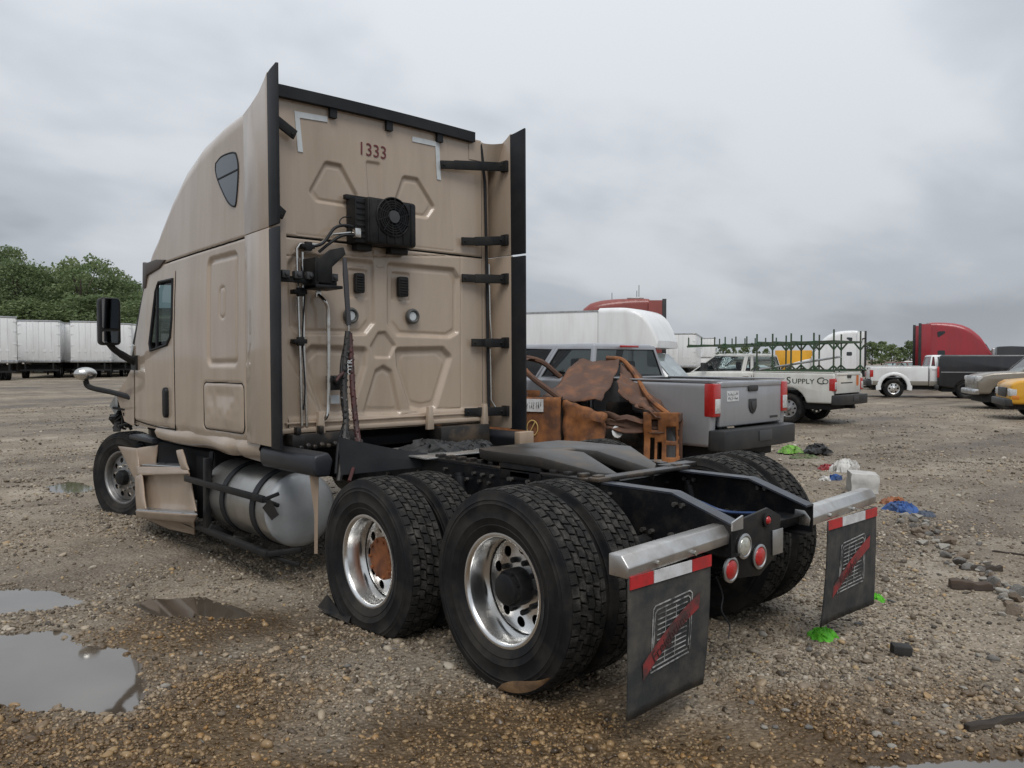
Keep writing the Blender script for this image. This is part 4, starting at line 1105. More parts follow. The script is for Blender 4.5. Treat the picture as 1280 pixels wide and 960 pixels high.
mb = MB(); mb.tube(spline([(-.36,-.80,.62),(-.33,-.82,.52),(-.37,-.84,.45),(-.31,-.85,.36),(-.34,-.86,.30)], 5), .004, 5); mb.build('dangling_wire', RUBTRIM, T)
# mud flap hangers and flaps
def flap(x0, x1, zb, yy, hang_in):
    s = -1 if x0 < 0 else 1
    xo, xi = (x0, x1) if s < 0 else (x1, x0)
    mb = MB()
    a, b = (min(xo, hang_in), max(xo, hang_in)); A = a-.01; B = b
    sec = lambda k: [(yy+.055*k, .735+.065*(1-k)*0+.06), (yy-.055*k, .735+.06), (yy-.062*k, .80+.045), (yy-.02*k, .845+.05*k), (yy+.055*k, .845+.05*k)]
    sA = [(A, y, z) for y, z in sec(1.0 if s < 0 else .9)]; sB = [(B, y, z+.03) for y, z in sec(.9 if s < 0 else .9)]
    n = 5; mb.add(sA+sB, [tuple(range(n)), tuple(range(2*n-1, n-1, -1))] + [(i, n+i, n+(i+1) % n, (i+1) % n) for i in range(n)])
    hg = mb.build('flap_hanger', mat('weathered_aluminium', (.60,.59,.57), .36, .9, (.36,.33,.30), 6, (.42,.7), rvar=.12), T, .006)
    mb = MB()
    for t in (.25, .6): 
        xx = A+(B-A)*t; mb.cyl((xx, yy-.05, .835), (xx, yy-.075, .835), .012, 8)
    tag(mb.build('hanger_bolt', STL, hg), kind='stuff')
    # flap: thin curved sheet with moulded ribs
    nx, nz = 34, 14; V = []; zt = .80
    for j in range(nz+1):
        for i in range(nx+1):
            u = i/nx; t = j/nz; z = zt + (zb-zt)*t; x = x0 + (x1-x0)*u
            y = yy - .045 + .05*t*t*(.6+.4*math.sin(u*3+s)) - .006*(1 if (i % 5 == 0 and s > 0) else 0)
            V.append((x + .01*t, y, z + .012*(u-.5)*s))
    Fc = [(j*(nx+1)+i, j*(nx+1)+i+1, (j+1)*(nx+1)+i+1, (j+1)*(nx+1)+i) for j in range(nz) for i in range(nx)]
    mb = MB(); mb.add(V, Fc); o = mb.build('mud_flap', FLAP, T, smooth=50); sm = o.modifiers.new('thick', 'SOLIDIFY'); sm.thickness = .010; sm.offset = 1
    w = x1-x0
    for c0, c1_, m_ in ((0,.27,REDR),(.27,.74,WHR),(.74,1,REDR)):
        mb = MB(); mb.bx(x0+w*c0+.004, x0+w*c1_-.001, yy-.062, yy-.056, .745, .802); mb.build('reflective_strip', m_, o)
    # printed emblem: slatted grille badge crossed by a red banner
    def fp(u, z):
        t = (z-zt)/(zb-zt); return (x0+w*u+.01*t, yy-.045+.05*t*t*(.6+.4*math.sin(u*3+s))-.0145, z)
    mb = MB()
    def ln(u0, za, u1, zb_, wd):
        for k in range(4):
            p, q = fp(u0+(u1-u0)*k/4, za+(zb_-za)*k/4), fp(u0+(u1-u0)*(k+1)/4, za+(zb_-za)*(k+1)/4); mb.beam(p, q, .002, wd, (0,0,1) if abs(u1-u0)*w > abs(zb_-za) else (1,0,0))
    for off in (0, .022):
        ln(.30+off, .635-off, .72-off, .655-off, .006); ln(.27+off, .62-off, .25+off*.8, .335+off, .006); ln(.75-off, .64-off, .75-off, .36+off, .006); ln(.25+off, .325+off, .74-off, .345+off, .006)
        ln(.27+off, .62-off, .30+off, .635-off, .006); ln(.72-off, .655-off, .75-off, .64-off, .006)
    for k in range(10): ln(.32, .59-.024*k, .69, .605-.024*k, .0045)
    for u in (.42, .55): ln(u, .61, u, .36, .004)
    mb.build('grille_print', mat('white_print', (.40,.40,.39), .7, 0, (.09,.09,.09), 16, (.42,.6)), o, smooth=0)
    mb = MB(); pts = [(.16,.305),(.84,.555),(.86,.64),(.15,.375)]
    K = 8
    for k in range(K):
        u0, u1 = k/K, (k+1)/K
        L0 = lambda u: (.16+.68*u, .305+.25*u+ .02*math.sin(u*PI)); H0 = lambda u: (.15+.70*u, .385+.25*u + .02*math.sin(u*PI))
        q = [fp(*L0(u0)), fp(*L0(u1)), fp(*H0(u1)), fp(*H0(u0))]; mb.add([(a_, b_-.0022, c_) for a_, b_, c_ in q], [(0,1,2,3)])
    mb.build('banner_print', mat('red_print', (.28,.035,.035), .7, 0, (.07,.04,.038), 10, (.40,.60)), o, smooth=0, fix=False)
    p = fp(.50, .475); text('banner_script', 'Freightliner', .078, Matrix.Translation((p[0], p[1]-.004, p[2])) @ Matrix.Rotation(PI/2, 4, 'X') @ Matrix.Rotation(math.atan2(.25, .68*w), 4, 'Z'), mat('dark_print', (.05,.02,.02), .6), o, .0005, .95)
flap(-1.235, -.60, .14, -.87, -.42)
flap(.625, 1.30, .15, -.87, .43)
# ---- fifth wheel
mb = MB(); pl = [(-.46,.98),(-.40,1.12),(.40,1.12),(.46,.98),(.46,.45),(.30,.10),(.17,.02),(.06,.42),(.05,.62),(-.05,.62),(-.06,.42),(-.17,.02),(-.30,.10),(-.46,.45)]
def zt_(y): return 1.165 - .10*max(0, (.42-y)/.40)
n = len(pl); mb.add([(x, y, zt_(y)) for x, y in pl] + [(x*.97, y, zt_(y)-.075) for x, y in pl], [(0,1,2,3,4,7,8,9,10,13),(4,5,6,7),(10,11,12,13)] + [(i, n+i, n+(i+1) % n, (i+1) % n) for i in range(n)] + [tuple(range(2*n-1, n-1, -1))])
fw = mb.build('fifth_wheel', mat('fifth_wheel_steel', (.05,.046,.042), .40, .2, (.17,.125,.08), 2.6, (.5,.74), bump=.1, rvar=.12), T, .012)
mb = MB(); mb.bx(-.44,-.34,.45,.85,.98,1.10); mb.bx(.34,.44,.45,.85,.98,1.10); mb.bx(-.44,.44,.55,.75,1.0,1.05); mb.build('pivot_bracket', FRM, fw, .01)
mb = MB()
for s in (-1, 1):
    mb.bx(s*.39-.05, s*.39+.05, -.05, 1.65, 1.045, 1.062)
    for k in range(14): mb.bx(s*.39-.035, s*.39+.035, -.02+.12*k, .03+.12*k, 1.06, 1.085)
mb.build('slide_rail', GREASE, T, .004)
mb = MB(); mb.bx(-.46,.46,-.06,.03,1.05,1.075); mb.bx(.30,.62,.0,.10,1.05,1.08); mb.tube([(.43,.52,1.04),(.56,.25,1.06)], .02, 6); mb.build('release_handle', GREASE, T, .006)
mb = MB(); mb.bx(-.335,.335,1.62,2.35,1.05,1.062); mb.bx(-.52,-.345,1.55,2.2,1.052,1.066); mb.build('deck_plate', mat('bright_deck', (.66,.66,.65), .3, .8, (.4,.39,.37), 9, rvar=.1), T, .004)
# ---- axles, suspension, driveline under the frame
for y, z in ((0, WZ), (1.335, .47)):
    mb = MB(); mb.cyl((-.95, y, z), (.95, y, z), .07, 14); mb.lathe([(.0,-.22),(.12,-.2),(.2,-.08),(.22,.03),(.15,.16),(0,.2)], 18, (0.05, y, z), 'y'); mb.build('axle', GREASE, T, 0)
    for s in (-1, 1):
        mb = MB(); mb.lathe([(.08,.02),(.13,.06),(.14,.12),(.12,.18),(.14,.24),(.12,.30),(.07,.32)], 20, (s*.50, y-.33, z-.06), 'z'); mb.build('air_bag', RUB, T)
        mb = MB(); mb.beam((s*.5, y+.5, z-.08), (s*.5, y-.42, z-.10), .09, .05); mb.cyl((s*.46, y-.12, z), (s*.44, y-.05, .98), .035, 10); mb.cyl((s*.46, y-.12, z+.15), (s*.44, y-.06, .95), .045, 10); mb.build('trailing_arm', FRM, T, .006)
mb = MB(); mb.cyl((0,1.5,.55),(0,4.6,.75),.055,12); mb.cyl((0,.2,.55),(0,1.2,.5),.05,12); mb.build('drive_shaft', GREASE, T)
mb = MB(); mb.cyl((.62,1.75,.82),(.62,2.55,.82),.13,16); mb.cyl((-.2,.35,.70),(-.2,.95,.70),.11,16); mb.build('air_tank', FRM, T)
rr_ = random.Random(8)
mb = MB()
for k in range(9):
    y0 = rr_.uniform(-.6, 2.2); x0 = rr_.uniform(-.38, .38)
    mb.tube(spline([(x0, y0, .96), (x0+rr_.uniform(-.2,.2), y0+.25, .90+rr_.uniform(-.05,.12)), (x0+rr_.uniform(-.3,.3), y0+.55, .88), (x0+rr_.uniform(-.3,.3), y0+.9, .95)], 5), rr_.choice([.007,.010,.014]), 6)
mb.build('brake_line', RUBTRIM, T)
mb = MB(); mb.tube(spline([(-.1,-.1,.95),(.05,-.35,.93),(.18,-.5,.86),(.2,-.75,.88)], 6), .010, 6); mb.tube(spline([(-.15,0,.93),(.0,-.3,.90),(.1,-.55,.84)], 6), .009, 6); mb.build('air_line', BLUEH, T)
mb = MB()
for k in range(7):
    y = -.35+.16*k; mb.cyl((-.50, y, .80+.05*(k % 3)), (-.62, y+.01, .80+.05*(k % 3)), .018, 8)
mb.build('brake_fitting', GREASE, T)
for y, z in ((-.15, .62), (1.2, .57)):
    for s in (-1, 1):
        mb = MB(); mb.lathe([(0,-.12),(.07,-.12),(.09,-.09),(.09,-.01),(.10,0),(.09,.01),(.09,.09),(.05,.11),(0,.11)], 18, (s*.40, y+.3, z+.06), 'y'); mb.build('brake_chamber', GREASE, T)
# black quarter fender sheet ahead of the front drive tyres, tarp heap, loose rags on deck
mb = MB(); V = []
for i in range(9):
    t = i/8; x = -1.0+.62*t; V += [(x, 2.0-.25*t, 1.225-.15*t-.012*math.sin(t*3)), (x, 1.985-.25*t, 1.08-.06*t), (x, 1.97-.24*t, .945+.03*t)]
mb.add(V, [(i*3+j, i*3+j+1, i*3+j+4, i*3+j+3) for i in range(8) for j in range(2)]); o = mb.build('quarter_fender', RUBTRIM, T, smooth=0, fix=False); sm = o.modifiers.new('t', 'SOLIDIFY'); sm.thickness = .01
def crumple(name, c, sx, sy, sz, m_, seed, parent=None, n=16):
    n = max(n, 30); P = np.zeros((n, n, 3)); u = np.linspace(-1, 1, n)
    U, V_ = np.meshgrid(u, u); R_ = np.clip(1-(np.abs(U)**2.5+np.abs(V_)**2.5), 0, 1)**.5
    rdg = 1-2.4*np.abs(fbm(U*2.1+seed, V_*2.1, 3, seed)-.44); rdg2 = 1-2.4*np.abs(fbm(U*4.3+seed, V_*4.3+3, 2, seed+5)-.37)
    h = R_*np.clip(.06+.75*np.clip(rdg, 0, 1)**2+.35*np.clip(rdg2, 0, 1)**2, 0, 1.2)
    P[...,0] = c[0]+sx*(U+.55*(fbm(U*3+9, V_*3+seed, 3, seed+1)-.45)*1.6); P[...,1] = c[1]+sy*(V_+.55*(fbm(U*3+3+seed, V_*3, 3, seed+2)-.45)*1.6); P[...,2] = c[2]+sz*h
    return gridmesh(P, name, m_, parent, smooth=30)
CLOTHB = mat('black_cloth', (.016,.016,.017), .75, 0, (.05,.05,.05), 9)
crumple('tarp_rag', (-.12,2.0,1.062), .30, .20, .085, CLOTHB, 4, T)
crumple('tarp_rag', (.25,1.95,1.062), .16, .12, .06, CLOTHB, 7, T)
# ---- fuel tank, straps, black outrigger bars, quarter skirts
TX, TZ, TR = -.93, .585, .305
mb = MB(); mb.lathe([(TR-.02,2.72),(TR,2.75),(TR,3.98),(TR-.02,4.0),(.20,4.04),(0,4.06)], 56, (TX,0,TZ), 'y'); tk = mb.build('fuel_tank', TANKM, T, smooth=50)
mb = MB(); mb.lathe([(0,2.655),(.10,2.66),(.20,2.675),(.265,2.695),(.295,2.715),(TR-.004,2.735),(TR-.002,2.77)], 56, (TX,0,TZ), 'y'); mb.build('tank_end', TANKE, tk, smooth=60)
for y in (2.95, 3.55):
    mb = MB(); mb.lathe([(TR+.002,y-.04),(TR+.014,y-.04),(TR+.014,y+.04),(TR+.002,y+.04)], 48, (TX,0,TZ), 'y', True); mb.build('tank_strap', RUBTRIM, tk)
mb = MB(); q = [(-.15,0),(0,-.11),(.12,.02),(.01,.13)]; cy_, cz_ = 2.86, .56
V = []
mb.add([on(0,-1.246,328,632), on(0,-1.246,338,621), on(0,-1.246,349,641), on(0,-1.246,340,648)], [(0,1,2,3)]); mb.build('tank_sticker', mat('dark_print', (.05,.02,.02), .6) if False else BLK, tk, smooth=0)
mb = MB()
mb.beam((-1.255,4.35,.70),(-1.255,2.70,.705),.03,.055); mb.beam((-1.255,2.70,.705),(-1.18,2.60,.755),.025,.03); mb.beam((-1.255,2.70,.705),(-1.18,2.60,.66),.025,.03)
mb.beam((-1.245,4.45,.29),(-1.245,2.66,.28),.05,.05); mb.beam((-1.17,4.40,.245),(-1.17,2.72,.24),.05,.04); mb.beam((-1.245,2.68,.28),(-1.02,2.55,.30),.04,.04); mb.beam((-1.245,2.75,.27),(-1.05,2.52,.19),.03,.03)
mb.beam((-1.24,3.86,.93),(-1.24,3.88,.27),.055,.06); mb.beam((-1.24,3.95,.30),(-1.18,3.90,.98),.035,.035); mb.beam((-1.25,3.30,.30),(-1.10,3.30,.25),.04,.06); mb.beam((-1.25,3.80,.33),(-1.05,3.80,.22),.04,.06)
mb.build('fairing_support', BLK, T, .006)
mb = MB(); mb.add([on(0,-1.20,386,583), on(0,-1.14,399,583), on(0,-1.12,397,690), on(0,-1.13,393,690), on(0,-1.15,393,640)], [(0,1,2,3,4)]); o = mb.build('skirt_bracket', TAN2, T, smooth=0); sm = o.modifiers.new('t', 'SOLIDIFY'); sm.thickness = .006
for s in (-1, 1):
    mb = MB(); mb.prism([(s*1.20,1.10),(s*1.215,1.06),(s*1.215,.99),(s*1.19,.945),(s*1.08,.94),(s*1.05,1.06),(s*1.09,1.12)], 'y', 1.98 if s < 0 else 2.31, 2.86 if s < 0 else 2.98); mb.build('lower_skirt', mat('skirt_black', (.02,.022,.027), .42), T, .02, 3)
mb = MB(); mb.bx(1.02,1.20,2.22,2.30,.98,1.12); mb.build('skirt_end', TAN2, T, .01)
# tan sill valance, bent
V = []; P_ = []
for i in range(41):
    y = 2.88 + 2.4*i/40; b_ = .04*math.sin(y*5)*(1 if y < 4.4 else .4) + (.05 if 3.25 < y < 3.42 else 0)
    P_.append([(-1.185, y, 1.14), (-1.225+b_*.4, y, 1.08), (-1.205+b_*.6, y, 1.02), (-1.15+b_, y, .985-.35*max(0, 3.25-y)*.3)])
P_ = np.array(P_); gridmesh(P_, 'sill_valance', TAN, T, smooth=60)
# ---- bent entry steps
def sheet(name, pts, faces, m_, th=.03, sm_=0):
    mb = MB(); mb.add(pts, faces); o = mb.build(name, m_, T, smooth=sm_, fix=False); md = o.modifiers.new('t', 'SOLIDIFY'); md.thickness = th; md.offset = 0
    b_ = o.modifiers.new('b', 'BEVEL'); b_.width = .013; b_.segments = 3; b_.limit_method = 'ANGLE'; return o
def sp(px, py, x): return on(0, x, px, py)
def patch(name, c, m_, bulge=.03, n=12, th=.018, lip=.0):
    a, b, c_, d = [np.array(q) for q in c]; u = np.linspace(0, 1, n); U, V = np.meshgrid(u, u); U_, V__ = U[...,None], V[...,None]
    Q = (a*(1-U_)+b*U_)*(1-V__) + (d*(1-U_)+c_*U_)*V__; nr_ = np.cross(b-a, d-a); nr_ = nr_/np.linalg.norm(nr_); nr_ = nr_ if nr_[0] < 0 else -nr_
    k = bulge*(1-(2*U-1)**4)*(1-(2*V-1)**4) + .006*(fbm(U*3, V*3, 3, 7)-.45)
    o = gridmesh(Q + nr_*k[...,None], name, m_, T, smooth=50); md = o.modifiers.new('t', 'SOLIDIFY'); md.thickness = th; md.offset = 0; bv = o.modifiers.new('b', 'BEVEL'); bv.width = .008; bv.segments = 2; bv.limit_method = 'ANGLE'; return o
s1, s2 = -1.20, -1.30
STEPM = paint('step_plastic', (0.34, 0.255, 0.185), (0.15, 0.11, 0.075), 0.55, 0.38, 0.9, coat=0.5)
patch('step_wing', [sp(148,553,s1), sp(172,556,s1), sp(176,592,s1-.02), sp(169,594,s1-.02)], STEPM, .008)
patch('step_column', [sp(169,590,s1-.03), sp(178,588,s1-.05), sp(183,632,s2-.02), sp(172,637,s2-.02)], STEPM, .015)
patch('step_gusset', [sp(171,556,s1), sp(198,552,s1+.10), sp(195,579,s1+.08), sp(175,579,s1)], STEPM, .014)
patch('step_riser', [sp(176,586,s1+.0), sp(236,586,s1+.0), sp(246,636,s2+.05), sp(181,633,s2+.05)], STEPM, -.02)
patch('step_lip', [sp(170,579,s1-.02), sp(235,581,s1-.02), sp(237,589,s1-.05), sp(172,590,s1-.05)], STEPM, .006)
sheet('step_tread', [sp(171,577,s1), sp(196,572,s1+.22), sp(226,573,s1+.22), sp(234,581,s1-.02)], [(0,1,2,3)], CHRD, .02)
sheet('step_tread', [sp(170,634,s2-.06), sp(190,628,s2+.14), sp(240,633,s2+.14), sp(247,640,s2-.06)], [(0,1,2,3)], CHRD, .02)
patch('step_nose', [sp(170,634,s2-.06), sp(247,640,s2-.06), sp(243,650,s2-.03), sp(172,642,s2-.03)], STEPM, .01)
patch('step_skirt', [sp(180,643,s2), sp(243,649,s2), sp(244,665,s2+.08), sp(213,658,s2+.08)], STEPM, -.02)
patch('step_post', [sp(221,559,s1), sp(229,558,s1), sp(237,584,s1-.03), sp(229,585,s1-.03)], STEPM, .015)
mb = MB(); mb.bx(-1.1,-.5,4.05,5.9,.45,.95); mb.bx(-1.12,-.6,4.15,4.45,.3,.9); mb.build('battery_box', DARKIN, T, .02)
mb = MB(); mb.bx(-1.16,-1.0,5.55,6.3,.93,.98); mb.build('inner_fender', mat('skirt_black', (.02,.022,.027)), T, .01)
mb = MB(); mb.bx(-1.0,1.0,2.85,6.2,1.03,1.12); mb.build('floor_pan', DARKIN, T, .02)
mb = MB(); mb.bx(-1.05,-.45,2.62,2.80,1.08,1.20); mb.bx(.4,.98,2.6,2.8,.98,1.18)
for x in (-1.0,-.8): mb.bx(x-.02,x+.02,2.6,2.66,1.2,1.26)
for k in range(10): mb.cyl((-1.0+.06*k,2.60,1.10),(-1.0+.06*k,2.56,1.10+.02*(k%2)),.02,8)
mb.build('cab_mount', GREASE, T, .008)
mb = MB(); mb.cyl((.70,3.1,.62),(.70,4.6,.62),.30,32); mb.build('fuel_tank', TANKM, T)
# ================================================================ OTHER VEHICLES
GP = mat('car_glass', (0.10, 0.125, 0.13), 0.02, 0, coat=0.7, trans=1.0, ior=1.04)
GPS = mat('dark_car_glass', (0.012, 0.016, 0.018), 0.03, 0, coat=0.5)
GPT = mat('car_glass_clear', (0.42, 0.52, 0.51), 0.02, 0, coat=0.7, trans=1.0, ior=1.04)
BUMP = mat('bumper_black', (0.022, 0.023, 0.025), 0.5, 0, (0.035, 0.034, 0.033), 4)
UNDER = mat('underbody', (0.012, 0.012, 0.012), 0.85)
WHITE = paint('white_paint', (0.80, 0.81, 0.81), (0.35, 0.31, 0.27), 0.28, 0.35)
WHITE2 = paint('cream_white_paint', (0.68, 0.68, 0.64), (0.33, 0.27, 0.21), 0.40, 0.4)
GREYP = paint('grey_pickup_paint', (0.38, 0.39, 0.41), (0.2, 0.18, 0.16), 0.3, 0.28, metal=.45)
BLACKP = paint('black_van_paint', (0.014, 0.015, 0.019), (0.05, 0.045, 0.04), 0.35, 0.3)
REDP = paint('red_truck_paint', (0.33, 0.016, 0.026), (0.10, 0.03, 0.03), 0.35, 0.3)
TANP = paint('tan_suv_paint', (0.26, 0.235, 0.195), (0.16, 0.13, 0.10), 0.4, 0.3, metal=.3)
YELP = paint('yellow_van_paint', (0.72, 0.36, 0.012), (0.3, 0.17, 0.05), 0.3, 0.35)
GREENP = mat('green_rack_paint', (0.035, 0.085, 0.04), 0.55, 0, (0.07, 0.075, 0.05), 6)
LAMPW = mat('white_lamp', (0.62, 0.63, 0.62), 0.12, 0, (0.4, 0.4, 0.4), 25, coat=.7)
AMBER = mat('amber_lens', (0.6, 0.2, 0.02), 0.2, 0, coat=.5)
_wm = {}
def car_wheel(P, x, y, r, w=.25, rim='steel', name='wheel', flat=False):
    e_ = empty(name, (x, y, r), 0, P); s = -1 if x < 0 else 1
    e_.rotation_euler = (0, 0, 0 if s < 0 else PI)
    key = (round(r, 3), w, rim)
    if key not in _wm:
        mb = MB(); h = w/2; ri = r*.58
        mb.lathe([(ri,-h*.7),(ri+.02,-h*.85),(r*.8,-h),(r-.03,-h*.93),(r-.004,-h*.8),(r,-h*.6),(r-.012,-h*.55),(r-.012,-h*.45),(r,-h*.4),(r,-.02),(r-.012,-.015),(r-.012,.015),(r,.02),(r,h*.8),(r-.03,h*.93),(r*.8,h),(ri,h*.7)], 40)
        nb = 44
        for k in range(nb):
            a = 2*PI*k/nb; 
            for t in (-h*.72, h*.72): mb.add([(t+sx*h*.2, (r+dz)*math.cos(a+da), (r+dz)*math.sin(a+da)) for dz in (-.02, .007) for sx, da in ((-1,-.045),(1,-.045),(1,.045),(-1,.045))], [(0,3,2,1),(4,5,6,7),(0,1,5,4),(1,2,6,5),(2,3,7,6),(3,0,4,7)])
        ty = mb.build('tyre', RUB, None, smooth=40); tme = ty.data; bpy.data.objects.remove(ty)
        mb = MB(); td = -h*.35
        mb.lathe([(ri*.98,h*.5),(ri*.95,-h*.2),(ri*.97,-h*.7),(ri*1.03,-h*.78),(ri*1.04,-h*.68)], 40)
        disc_with_holes(mb, td, r*.17, ri*.955, r*(.07 if rim != 'alloy' else .10), ri*.72, 8 if rim != 'alloy' else 6, -.12)
        mb.lathe([(0,td-.055),(r*.12,td-.05),(r*.17,td-.02),(r*.18,td)], 24)
        rm_ = mb.build('rim', {'steel': mat('steel_wheel', (.42,.42,.43), .4, .8, (.25,.24,.22), 8), 'alloy': CHR, 'black': BUMP, 'chrome': CHR}[rim], None, smooth=45); rme = rm_.data; bpy.data.objects.remove(rm_)
        _wm[key] = (tme, rme)
    for nm, me in zip(('tyre', 'rim'), _wm[key]):
        o = bpy.data.objects.new(nm, me); COL.objects.link(o); o.parent = e_
    return e_
def arch(y, r, z=.42, n=10, zb=.5):
    """points of a wheel-arch cut, from front to rear along the sill"""
    a0 = math.asin(max(-1, min(1, (zb-z)/r)))
    return [(y + r*math.cos(a0+(PI-2*a0)*k/n), z + r*math.sin(a0+(PI-2*a0)*k/n)) for k in range(n+1)]
def pane(P, name, q, m_, inset=.05, off=.006, th=0):
    """glass on a quad face, inset from its edges and set just proud"""
    q = [Vector(p) for p in q]; c = sum(q, Vector())/len(q); n = (q[1]-q[0]).cross(q[2]-q[0]).normalized()
    k = []
    for i, p in enumerate(q):
        a = (q[i-1]-p).normalized(); b = (q[(i+1) % len(q)]-p).normalized()
        k.append(p + (a+b)*inset + n*off)
    # soften corners
    R_ = []
    m = len(k)
    for i in range(m):
        a, p, b = k[i-1], k[i], k[(i+1) % m]; ra = min(.06, (a-p).length*.3); rb = min(.06, (b-p).length*.3)
        R_ += [p+(a-p).normalized()*ra, p+(a-p).normalized()*ra*.3+(b-p).normalized()*rb*.3, p+(b-p).normalized()*rb]
    mb = MB(); mb.add(R_, [tuple(range(len(R_)))]); return mb.build(name, m_, P, smooth=0, fix=False)
def greenhouse(P, base, top, m_, glass, inset=.06, sides=True, front=True, rear=True, split=None, name='cab'):
    """tapered cab: base/top = (y0, y1, halfwidth, z)"""
    (b0, b1, bw, bz), (t0, t1, tw, tz) = base, top
    B = [(-bw,b0,bz),(bw,b0,bz),(bw,b1,bz),(-bw,b1,bz)]; Tp = [(-tw,t0,tz),(tw,t0,tz),(tw,t1,tz),(-tw,t1,tz)]
    L2 = lambda a, b, t: tuple(a[i]+(b[i]-a[i])*t for i in range(3))
    quads = []
    if rear: quads.append(('rear_window', [B[0], B[1], Tp[1], Tp[0]], True))
    if front: quads.append(('windscreen', [B[2], B[3], Tp[3], Tp[2]], True))
    cuts = [0] + (split or []) + [1]
    for a, b in zip(cuts[:-1], cuts[1:]):
        quads.append(('side_window', [L2(B[3],B[0],a), L2(B[3],B[0],b), L2(Tp[3],Tp[0],b), L2(Tp[3],Tp[0],a)], sides))
        quads.append(('side_window', [L2(B[1],B[2],1-b), L2(B[1],B[2],1-a), L2(Tp[1],Tp[2],1-a), L2(Tp[1],Tp[2],1-b)], sides))
    mb = MB(); ov = .03
    mb.hexa([(-tw,t0,tz-.05),(tw,t0,tz-.05),(tw,t1,tz-.05),(-tw,t1,tz-.05)], [(-tw+.05,t0+.05,tz+.03),(tw-.05,t0+.05,tz+.03),(tw-.05,t1-.05,tz+.03),(-tw+.05,t1-.05,tz+.03)])
    o = mb.build(name, m_, P, .03, 3)
    for nm, q, op in quads:
        V = [Vector(x) for x in q]; n = len(V); ins = []
        for i, x in enumerate(V):
            a = (V[i-1]-x).normalized(); b = (V[(i+1) % n]-x).normalized(); ins.append(x + (a+b)*inset)
        nr = (V[1]-V[0]).cross(V[2]-V[0]).normalized()*-.035
        fr = MB(); fr.add(V + ins + [x+nr for x in V] + [x+nr for x in ins], [(i, (i+1) % n, n+(i+1) % n, n+i) for i in range(n)] + [(n+i, n+(i+1) % n, 3*n+(i+1) % n, 3*n+i) for i in range(n)] + [(2*n+i, 3*n+i, 3*n+(i+1) % n, 2*n+(i+1) % n) for i in range(n)] + [(i, 2*n+i, 2*n+(i+1) % n, (i+1) % n) for i in range(n)])
        fr.build('window_frame', m_, o, .012, 2); gl = MB(); gl.add([x+nr*.4 for x in ins], [tuple(range(n))]); gl.build(nm, glass, o, smooth=0, fix=False)
        sl_ = MB(); sl_.tube([x+nr*.3 for x in ins+[ins[0]]], .012, 5, False); sl_.build('window_seal', BUMP, o)
    ym = (b0+b1)/2
    for s in (-1, 1):
        for yy_ in ((b0+.45, ym+.15) if b1-b0 > 2.3 else (ym-.25,)):
            st_ = MB(); st_.bx(s*.42-.24, s*.42+.24, yy_-.12, yy_, bz-.25, bz+.12); st_.bx(s*.42-.12, s*.42+.12, yy_-.11, yy_-.03, bz+.12, bz+.30); st_.build('seat', DARKIN, P, .03)
    return o
